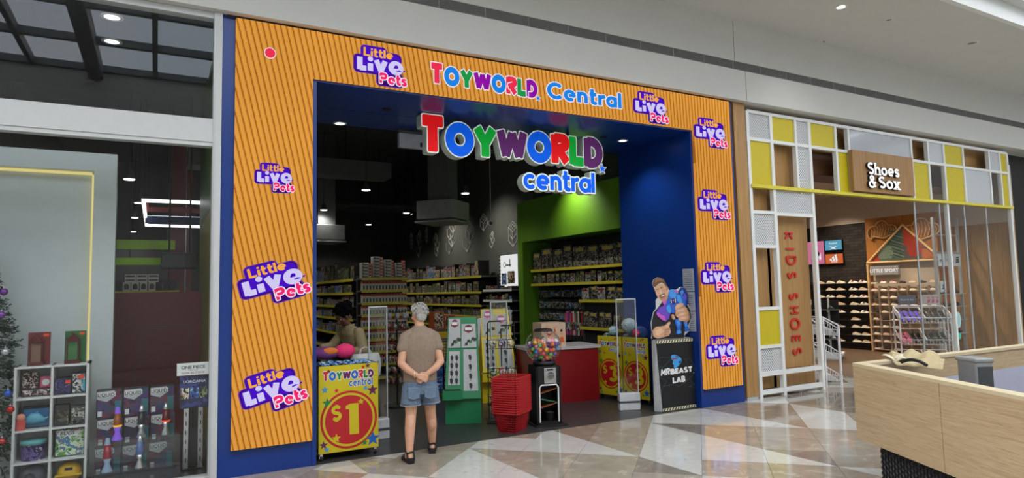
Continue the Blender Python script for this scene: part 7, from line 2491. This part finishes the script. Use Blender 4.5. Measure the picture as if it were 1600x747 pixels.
m_ = MB(); m_.M = Matrix.Translation((1.2, -1.0, 0)); m_.box(-2.19, -.573, 1.10, 1.16, .003, 3.025, PANEL); m_.build('recess_back', o)
GLOW = emit('led_strip_warm', (255, 236, 150), .75)
m_ = MB(); m_.M = Matrix.Translation((1.2, -1.0, 0)); m_.box(-.598, -.575, 1.06, 1.098, .01, 3.0, GLOW); m_.box(-2.18, -.6, 1.06, 1.098, 3.0, 3.022, GLOW); o2 = m_.build('light_strip', o); o2['label'] = 'warm glowing edge strip'
RB = mat('red_panel_dark', (120, 20, 24), .35, vary=.05)
o = empty('red_screen', (0, 2.6, 0), 0, 'dark red screen panel across the back of the display window', 'screen panel')
m_ = MB(); m_.M = Matrix.Translation((0, -2.6, 0)); m_.box(-.9, .52, 2.6, 2.66, .003, 1.79, RB); m_.build('panel', o)
m_ = MB(); m_.M = Matrix.Translation((0, -2.6, 0)); m_.box(-.20, .40, 2.594, 2.6, .6, 1.35, RB); m_.box(-.205, .405, 2.597, 2.6, .595, 1.355, DGREY); m_.build('raised_panel', o)
c0_, c1_ = at(266, 320, y=9.6).x, at(301, 320, y=9.6).x
m_ = MB(); m_.box(c0_, c1_, 9.6, 10.0, .003, 5.6, RB); m_.box(c0_ + (c1_ - c0_) * .7, c0_ + (c1_ - c0_) * .74, 9.59, 9.6, .01, 5.5, STEEL); o = m_.build('red_column'); tag(o, 'dark red column rising behind the red screen in the window', 'column')
o = empty('overhead_cabinet', (.25, 3.0, 2.1), 0, 'large black box hanging behind the top of the red screen', 'cabinet')
m_ = MB(); m_.box(-.20, .24, 0, .2, 0, .22, BLACK, .02); m_.build('case', o); m_ = MB(); m_.box(-.19, .23, -.006, 0, .02, .20, mat('screen_black', (10, 10, 12), .1)); m_.build('glass_front', o)
m_ = MB(); m_.cyl((-.1, .1, .22), (-.1, .1, 3.59), .012, BLACK, n=6); m_.cyl((.15, .1, .22), (.15, .1, 3.59), .012, BLACK, n=6); m_.build('hanging_rod', o)
u9, M9 = shelving('shelf unit with yellow strips just behind the red screen', (-.55, 2.75, 0), 0, .82, .3, 1.95, (.4, .8, 1.2, 1.58, 1.80))
_z = 1.801
for k in range(4):
    mb = MB(); mb.box(-.04, .04, -.07, .07, 0, .12, WB); mb.box(-.028, .028, -.072, -.07, .03, .075, SIDES[5]); disc(mb, 0, .075, .028, -.072, -.07, SIDES[5], 14)
    o = mb.build('windowed_box', loc=(-.33 + k * .095, 2.88, _z)); tag(o, f'white box with arched dark window, {ORD[k]} from left, behind the red screen', 'toy box', 'arched window boxes behind the red screen')
for k in range(3):
    for j in range(2):
        mb = MB(); mb.box(-.06, .06, -.06, .06, 0, .05, WB); mb.box(-.05, .05, -.062, -.06, .015, .035, SIDES[3])
        o = mb.build('flat_carton', loc=(-.29 + k * .13, 2.88, _z + .121 + j * .051)); tag(o, f'flat pale carton stacked on the arched boxes, {ORD[k]} from left, {["lower", "upper"][j]} layer', 'carton', 'flat cartons behind the red screen')
for k in range(2):
    q = bag('toy_figure', .04, SIDES[3], 70 + k, (.8, .8, 1.2)); q.location = (.08 + k * .09, 2.88, _z + .056); tag(q, ['left', 'right'][k] + ' small grey figure standing right of the arched boxes', 'toy figure')
for k in range(5):
    kd = [5, 3, 2, 4, 4][k]
    o = package(kd, .13, .12, .12); o.location = (-.44 + k * .15, 2.88, 1.581); tag(o, f'{ADJ[kd]} boxed toy, {ORD[k]} from left under the yellow strip behind the red screen', 'toy box', 'boxes behind the red screen')
# square ring lamp, pendants and coloured fascias deeper in the shop
o = empty('frame_light', (.2, 6.6, 3.2), 0, 'hanging square frame of white light tubes with red and blue edges', 'light')
TUBE = emit('tube_white', (250, 252, 255), 2.2)
m_ = MB()
for x0, x1, y0, y1 in ((-.40, 1.0, -2.0, -1.96), (-.40, 1.0, 1.96, 2.0), (-.42, -.37, -2.0, 2.0), (-.40, 1.0, .35, .39)): m_.box(x0, x1, y0, y1, .0, .05, TUBE)
m_.build('light_tube', o)
m_ = MB(); m_.box(-.40, 1.0, .30, .34, -.10, .04, mat('fascia_blue', (20, 50, 110), .5)); m_.build('blue_edge', o)
m_ = MB(); m_.box(-.36, 1.0, -.9, -.86, -.02, .06, REDM); m_.box(-.36, -.33, -1.9, -.86, .05, .07, REDM); m_.build('red_edge', o)
m_ = MB(); m_.cyl((-.38, -1.9, .05), (-.38, -1.9, 2.49), .006, BLACK, n=5); m_.cyl((-.38, 1.9, .05), (-.38, 1.9, 2.49), .006, BLACK, n=5); m_.build('cable', o)
m_ = MB(); m_.box(-.9, .35, 9.0, 9.05, 2.75, 2.95, mat('fascia_lime', (130, 170, 30), .5)); m_.box(-.9, .35, 9.0, 9.05, 2.42, 2.57, MATS['fascia_lime']); m_.cyl((-.5, 9.02, 2.9), (-.5, 9.02, 5.69), .01, BLACK, n=6); m_.cyl((.2, 9.02, 2.4), (.2, 9.02, 5.69), .01, BLACK, n=6); m_.cyl((-.5, 9.02, 2.45), (-.5, 9.02, 2.8), .01, BLACK, n=6); o = m_.build('lime_fascia'); tag(o, 'two long lime green hanging fascia boards deep in the shop seen through the window', 'fascia')
for px, py, zz, lb in ((202, 280, 3.6, 'nearest lit pendant lamp seen through the display window'), (217, 317, 3.6, 'second lit pendant lamp seen through the display window'), (210, 340, 3.6, 'third lit pendant lamp seen through the display window'), (208, 362, 3.6, 'fourth lit pendant lamp seen through the display window')):
    q = at(px, py, z=zz); pendant((q.x, min(q.y, 14.5), zz), lb, 60 if py < 330 else 30)

# white cube shelf with toys
CX0, CYF, CW, CH = -1.10, .50, .272, .285
cz = [.003 + .0, .27, .555, .84, 1.12]
o = empty('cube_shelf', (CX0, CYF, 0), 0, 'white cube shelf full of toys in the display window', 'shelf')
SW = mat('shelf_white', (206, 208, 206), .45)
m_ = MB()
for z in cz: m_.box(0, 2 * CW + .02, 0, .30, z - (.018 if z > .1 else 0), z if z > .1 else .02, SW)
m_.build('shelf', o)
for k in range(3):
    m_ = MB(); m_.box(k * CW, k * CW + .02, -.001, .30, .003, 1.12, SW); m_.build('upright', o)
m_ = MB(); m_.box(0, 2 * CW + .02, .30, .306, .003, 1.12, SW); m_.build('back_panel', o)
def toy(name, mb, x, y, z, label, rz=0, cat='toy'):
    p = mb.build(name, loc=(x, y, z + .001), rot=rz); tag(p, label, cat); return p
RS = mat('price_sticker', (226, 80, 40), .5)
for k, (x_, cm, lb) in enumerate(((-.94, (110, 26, 28), 'red backed card with a small red lantern on top of the cube shelf'), (-.66, (40, 100, 40), 'green backed card with a small red lantern on top of the cube shelf'))):
    p = empty('lantern_card', (x_, .62, 1.121), 0, lb, 'lantern')
    mb = MB(); mb.box(-.085, .085, .02, .03, 0, .30, mat('lantern_back_%d' % k, cm, .5)); mb.box(.03, .07, .017, .02, .26, .285, RS); mb.build('backing_card', p)
    LR = mat('lantern_red', (84, 20, 22), .4)
    mb = MB(); mb.box(-.075, .045, -.07, .018, 0, .03, LR); mb.box(-.065, .035, -.06, .018, .20, .215, LR); mb.lathe([(.065, .215), (.03, .25), (.012, .262), (.012, .28)], LR, (-.015, -.02, 0), 8, False)
    for a, b in ((-.062, -.056), (.028, -.056), (-.062, .010), (.028, .010)): mb.box(a, a + .008, b, b + .008, .03, .20, LR)
    mb.build('lantern', p)
    mb = MB(); mb.box(-.052, .022, -.045, .008, .03, .20, mat('lantern_glass_%d' % k, (120, 90, 70) if k == 0 else (60, 110, 60), .2)); mb.build('picture_glass', p)
FX = CYF + .10
mb = MB(); mb.box(-.10, .10, -.03, .06, 0, .07, SIDES[5], .01); mb.box(-.105, .015, .02, .07, .06, .215, art('pattern_bows', [(40, 16, 18), (60, 24, 26), (206, 190, 186), (50, 20, 22)], 40, .6), .012); mb.box(.03, .125, .01, .06, .06, .175, mat('purse_pink', (206, 90, 120), .5), .02); disc(mb, .078, .12, .03, .006, .012, WHITE, 16); mb.box(-.09, .12, -.032, -.028, .01, .06, MATS['pattern_bows'])
toy('bow_pattern_set', mb, -.955, FX, .84, 'bow patterned bag set with a pink purse in the top left cube')
mb = MB(); mb.box(-.065, .065, -.05, .05, 0, .155, SIDES[0]); mb.box(-.058, .058, -.052, -.05, .01, .145, art('pack_violet', [(20, 18, 36), (60, 50, 110), (24, 24, 40), (110, 90, 160)], 18)); mb.box(.02, .06, -.054, -.051, .10, .13, RS); toy('black_game_box', mb, -.742, FX, .84, 'small black box with orange sticker in the top right cube', cat='toy box')
mb = MB(); mb.box(-.055, .055, -.05, .05, 0, .19, SIDES[3]); mb.box(-.048, .048, -.052, -.05, .01, .18, ARTS[3]); mb.box(-.01, .04, -.054, -.051, .14, .17, RS); mb.box(.03, .05, -.054, -.051, .02, .12, mat('cyan_print', (60, 170, 190), .4)); toy('grey_robot_box', mb, -.617, FX, .84, 'grey box with orange sticker beside the black box in the top right cube', cat='toy box')
mb = MB(); mb.box(-.10, .11, .0, .05, 0, .19, SIDES[1]); mb.box(-.09, .10, -.002, 0, .01, .17, mat('box_seablue', (40, 110, 160), .4)); mb.loft([[(x_, -.03 + .035 * math.cos(2 * PI * j / 10) * w_, .07 + dz + .055 * w_ * math.sin(2 * PI * j / 10)) for j in range(10)] for x_, w_, dz in ((-.085, .15, -.01), (-.07, .5, 0), (-.03, .95, .02), (.03, .8, .02), (.07, .35, .0), (.10, .12, .02))], mat('dolphin_blue', (90, 160, 186), .4)); mb.prism([(-.02, .11), (.02, .16), (.02, .11)], -.034, -.026, MATS['dolphin_blue']); toy('dolphin_toy_box', mb, -.945, FX, .555, 'blue boxed toy dolphin in the second left cube')
mb = MB(); mb.cyl((0, 0, 0), (0, 0, .09), .035, mat('toy_coral', (206, 80, 70), .5), n=14); mb.sphere((0, 0, .11), .035, mat('toy_peach', (216, 140, 120), .5), 14, 10); toy('coral_figure', mb, -1.043, FX - .066, .555, 'small coral toy figure at the left of the boxed dolphin')
for k, x_ in enumerate((-.742, -.618)):
    mb = MB(); mb.box(-.055, .055, -.04, .05, 0, .17 + .02 * (k == 0), SIDES[k * 3]); mb.box(-.05, .05, -.043, -.04, .01, .15, art('pack_vehicle_%d' % k, [(30, 30, 30), (90, 84, 60), (20, 20, 22), (150, 140, 90)] if k == 0 else [(24, 26, 28), (70, 80, 60), (180, 180, 170), (20, 20, 20)], 14)); mb.box(-.03, .04, -.075, -.043, .03, .07, DGREY, .01)
    for wx in (-.02, .03): mb.cyl((wx, -.078, .03), (wx, -.045, .03), .018, RUBBER, n=10)
    toy('toy_vehicle_box', mb, x_, FX, .555, ['dark boxed toy vehicle at the left of the second right cube', 'dark boxed toy vehicle at the right of the second right cube'][k], cat='toy box')
mb = MB(); mb.lathe([(.085, 0), (.09, .01), (.098, .14), (.10, .145), (.103, .175), (.0001, .18)], art('tub_print', [(70, 50, 110), (110, 90, 150), (50, 40, 80), (190, 180, 210)], 14), n=24); mb.lathe([(.101, .140), (.104, .142), (.104, .178), (.0001, .182)], mat('tub_lid', (90, 160, 160), .4), n=24); toy('craft_tub', mb, -.955, FX + .02, .27, 'round purple tub with a teal lid in the third left cube')
mb = MB(); mb.box(-.115, .115, -.03, .03, 0, .25, SIDES[4]); mb.box(-.108, .108, -.032, -.03, .008, .242, art('game_cover', [(40, 90, 50), (90, 150, 70), (200, 210, 180), (60, 120, 160), (180, 90, 60)], 16)); mb.prism([(-.10, .19), (.05, .18), (.10, .225), (-.08, .235)], -.034, -.031, mat('title_white', (226, 230, 236), .4)); text(mb, 'BUGS', -.02, .195, .045, -.0345, BLACK, .01, 1, 'CENTER', .2); toy('board_game', mb, -.675, FX, .27, 'colourful board game box in the third right cube', cat='board game')
mb = MB(); mb.sphere((0, 0, .10), .11, mat('toy_grey_fur', (90, 92, 98), .9), 16, 12, (1, .7, .9)); mb.sphere((-.02, -.07, .09), .05, SIDES[3], 12, 8); toy('grey_plush_animal', mb, -.95, FX + .02, .02, 'grey plush animal in the lowest left cube', cat='plush toy')
mb = MB(); mb.sphere((0, 0, .095), .10, mat('helmet_yellow', (206, 166, 30), .35), 18, 12, (1, .9, .95)); mb.box(-.105, .105, -.10, -.04, .075, .09, MATS['helmet_yellow'], .004); mb.box(-.03, .03, -.09, -.06, .13, .15, BLACK); toy('yellow_helmet', mb, -.675, FX + .02, .02, 'yellow toy helmet in the lowest right cube', cat='helmet')

# lava lamp boxes and lamps on a stepped riser
o = empty('display_riser', (-.12, .62, 0), 0, 'clear stepped riser under the lava lamps', 'riser')
m_ = MB(); m_.box(-.40, .36, -.06, .05, 0.003, .36, ACRYL); m_.box(-.40, .36, -.22, -.061, .003, .10, ACRYL); m_.build('steps', o)
LB = art('lava_box_art', [(22, 20, 34), (40, 30, 70), (110, 40, 60), (30, 60, 90), (80, 40, 110), (18, 18, 24)], 9)
PLQ = mat('box_swoosh', (190, 192, 196), .4)
def lava_box():
    mb = MB(); mb.box(-.108, .108, -.06, .06, 0, .27, SIDES[0]); mb.box(-.104, .104, -.062, -.06, .004, .266, LB)
    mb.prism([(-.104, .255), (.04, .262), (.04, .20), (-.02, .155), (-.104, .185)][::-1], -.0635, -.061, PLQ); mb.prism([(-.104, .245), (.05, .25), (.05, .205), (-.104, .205)][::-1], -.065, -.0625, WHITE)
    text(mb, 'LIQUID', -.10, .208, .046, -.0655, BLACK, .012, .95); mb.box(.045, .10, -.064, -.062, .03, .16, mat('lava_teal', (40, 110, 120), .4)); mb.box(-.095, -.06, -.064, -.062, .02, .07, WHITE)
    return mb.build('lava_lamp_box')
lb_ = None
for r_ in range(3):
    for c_ in range(3):
        if lb_ is None: lb_ = q = lava_box()
        else: q = lb_.copy(); COL.objects.link(q)
        q.location = (-.375 + c_ * .226 + (0, .01, .0)[r_], .745, .021 + r_ * .2715)
        tag(q, f'dark printed lava lamp box, {["lowest", "middle", "top"][r_]} row of the stack, {ORD[c_]} from left', 'box', 'stacked lava lamp boxes')
m_ = MB(); m_.box(-.49, .20, .68, .81, .003, .02, BLACK); q = m_.build('display_plinth'); tag(q, 'low black plinth under the stacked lava lamp boxes', 'plinth')
SILV = mat('lamp_silver', (200, 202, 204), .25, .8)
def lava_lamp(x, y, z, cl, glow, base, label):
    p = empty('lava_lamp', (x, y, z + .001), 0, label, 'lava lamp')
    mb = MB(); mb.lathe([(.0001, 0), (.046, 0), (.046, .006), (.022, .07), (.020, .078), (.034, .125), (.0001, .126)], base, n=20); mb.build('base', p)
    mb = MB(); mb.lathe([(.034, .126), (.037, .135), (.026, .25), (.0001, .251)], cl, n=20); mb.build('globe', p)
    if glow: mb = MB(); mb.lathe([(.0345, .1255), (.0375, .131), (.0372, .142), (.0345, .146)], glow, n=20); mb.build('glowing_wax', p)
    mb = MB(); mb.lathe([(.026, .25), (.024, .262), (.015, .31), (.0001, .312)], base, n=20); mb.build('cap', p)
EM = lambda n, c, s: emit('lava_' + n, c, s)
lava_lamp(-.30, .60, .361, mat('lava_amber', (150, 80, 20), .2), EM('yellow', (250, 200, 50), .9), lit('lava_base_violet', (120, 80, 190), .5), 'lava lamp with amber globe and violet base, left of the upper row')
lava_lamp(-.10, .60, .361, mat('lava_smoke', (34, 44, 48), .2), None, SILV, 'lava lamp with dark smoky globe on a silver base, middle of the upper row')
lava_lamp(.11, .60, .361, mat('lava_dark_red', (110, 24, 24), .2), EM('red', (250, 90, 60), .9), SILV, 'lava lamp with dark red globe on a silver base, right of the upper row')
lava_lamp(-.37, .47, .101, mat('lava_crimson', (150, 20, 40), .2), EM('crimson', (250, 60, 50), 1.0), lit('lava_base_teal', (130, 150, 170), .2), 'lava lamp with crimson globe glowing red, left of the lower row')
lava_lamp(-.105, .47, .101, mat('lava_blue', (90, 110, 160), .2), None, SILV, 'lava lamp with pale blue globe on a silver base, middle of the lower row')
o = empty('silver_rack', (.348, .55, 0), 0, 'narrow rack with two silver slotted posts at the right of the window', 'rack')
for x_ in (-.06, .07):
    m_ = MB(); m_.box(x_ - .022, x_ + .022, -.02, .02, .003, .62, SILV)
    for k in range(6): m_.box(x_ - .004, x_ + .004, -.022, -.02, .08 + k * .09, .12 + k * .09, BLACK)
    m_.build('post', o)
m_ = MB(); m_.box(-.10, .10, -.05, .10, .003, .02, BLACK); m_.box(-.085, .095, .02, .03, .02, .60, BLACK); m_.build('base', o)
# printed signs on the glass
m_ = MB(); m_.box(.185, .458, .045, .049, .985, 1.10, WHITE); text(m_, 'ONE PIECE', .322, 1.045, .042, .0445, BLACK, .012, 1, 'CENTER'); text(m_, 'CARD GAME', .322, 1.027, .011, .0445, BLACK, 0, 1.3, 'CENTER'); text(m_, 'NOW IN STOCK', .322, .998, .026, .0445, mat('print_maroon', (130, 30, 40), .5), .005, 1, 'CENTER')
q = m_.build('paper_sign'); tag(q, 'white paper sign reading one piece now in stock on the window', 'sign')
m_ = MB(); m_.box(.212, .458, .045, .049, .68, .975, art('poster_midnight', [(16, 18, 44), (24, 28, 70), (50, 60, 120), (20, 22, 50)], 5)); text(m_, 'LORCANA', .335, .915, .034, .0445, WHITE, .006, 1.2, 'CENTER')
for k in range(3): m_.box(.222 + k * .078, .222 + k * .078 + .068, .0435, .045, .77, .87, ARTS[[2, 1, 4][k]])
q = m_.build('window_poster'); tag(q, 'dark blue card game poster with three pictures under the white paper sign', 'poster')

# Christmas tree at the left edge
TX, TY = -1.43, .72
o = empty('christmas_tree', (TX, TY, 0), 0, 'dark green Christmas tree with tinsel at the left edge of the window', 'tree')
PINE = mat('pine_needles', (36, 58, 40), .8, vary=.3, nscale=12)
rt = random.Random(8)
m_ = MB(); m_.cyl((0, 0, .003), (0, 0, 2.3), .035, mat('trunk_brown', (60, 44, 34), .9), r1=.01, n=8); m_.cyl((0, 0, .003), (0, 0, .05), .22, BLACK, n=16); m_.build('trunk', o)
m_ = MB()
for k in range(420):
    t_ = rt.random() ** .8; z = .25 + 2.05 * t_; rad = .64 * (1 - t_) + .04; a = rt.uniform(0, 2 * PI)
    d = Vector((math.cos(a), math.sin(a), -.15))
    b = Vector((0, 0, z)) + d * rad * rt.uniform(.3, .7)
    e_ = Vector((0, 0, z)) + d * rad
    if e_.y > .22: e_.y = .22
    if b.y > .2: b.y = .2
    if e_.y < -.60: e_.y = -.60
    e_.x = max(e_.x, -.66); b.x = max(b.x, -.6)
    if z < 1.35: e_.x = min(e_.x, .27); b.x = min(b.x, .25)
    m_.tube([b, e_], [.008, .003], PINE, 4)
    for j in range(7):
        p = b.lerp(e_, (j + 1) / 7)
        for s_ in (-1, 1):
            n_ = Vector((-d.y, d.x, rt.uniform(-.5, .7))) * s_
            m_.add([p, p + d * .012 + n_ * .05, p + d * .03 + n_ * .045], [(0, 1, 2)], PINE)
m_.build('foliage', o)
m_ = MB(); pts = []
for k in range(150):
    t_ = k / 150; z = .5 + 1.7 * t_; r_ = (.64 * (1 - (z - .25) / 2.05) + .05); a = 14 * t_
    pts.append((max(-.62, min(.26 if z < 1.3 else 9, r_ * math.cos(a))), max(-.62, min(.22, r_ * math.sin(a))), z - .04 * math.sin(5 * a)))
for k, p in enumerate(pts):
    for j in range(5):
        u = Vector((rt.gauss(0, 1), rt.gauss(0, 1), rt.gauss(0, 1))).normalized() * .03
        m_.add([p, Vector(p) + u, Vector(p) + u * .9 + Vector((0, .006, .006))], [(0, 1, 2)], SILV)
m_.build('tinsel', o)
for px, py, c_, nm in ((6, 456, (110, 50, 140), 'purple'), (2, 492, (120, 60, 150), 'violet'), (8, 550, (190, 190, 194), 'silver'), (12, 615, (40, 90, 190), 'blue'), (16, 640, (190, 40, 40), 'red'), (3, 690, (170, 40, 36), 'dark red')):
    q = at(px, py, y=.34)
    mb = MB(); mb.sphere((0, 0, 0), .032, mat('bauble_' + nm.replace(' ', '_'), c_, .15, .6), 14, 10); mb.cyl((0, 0, .03), (0, 0, .045), .008, SILV, n=8); mb.tube([(0, 0, .045), (0, .06, .07), (-.05, .2, .10)], .002, SILV, 4)
    p = mb.build('bauble', loc=q); tag(p, f'{nm} bauble hanging on the Christmas tree', 'bauble')
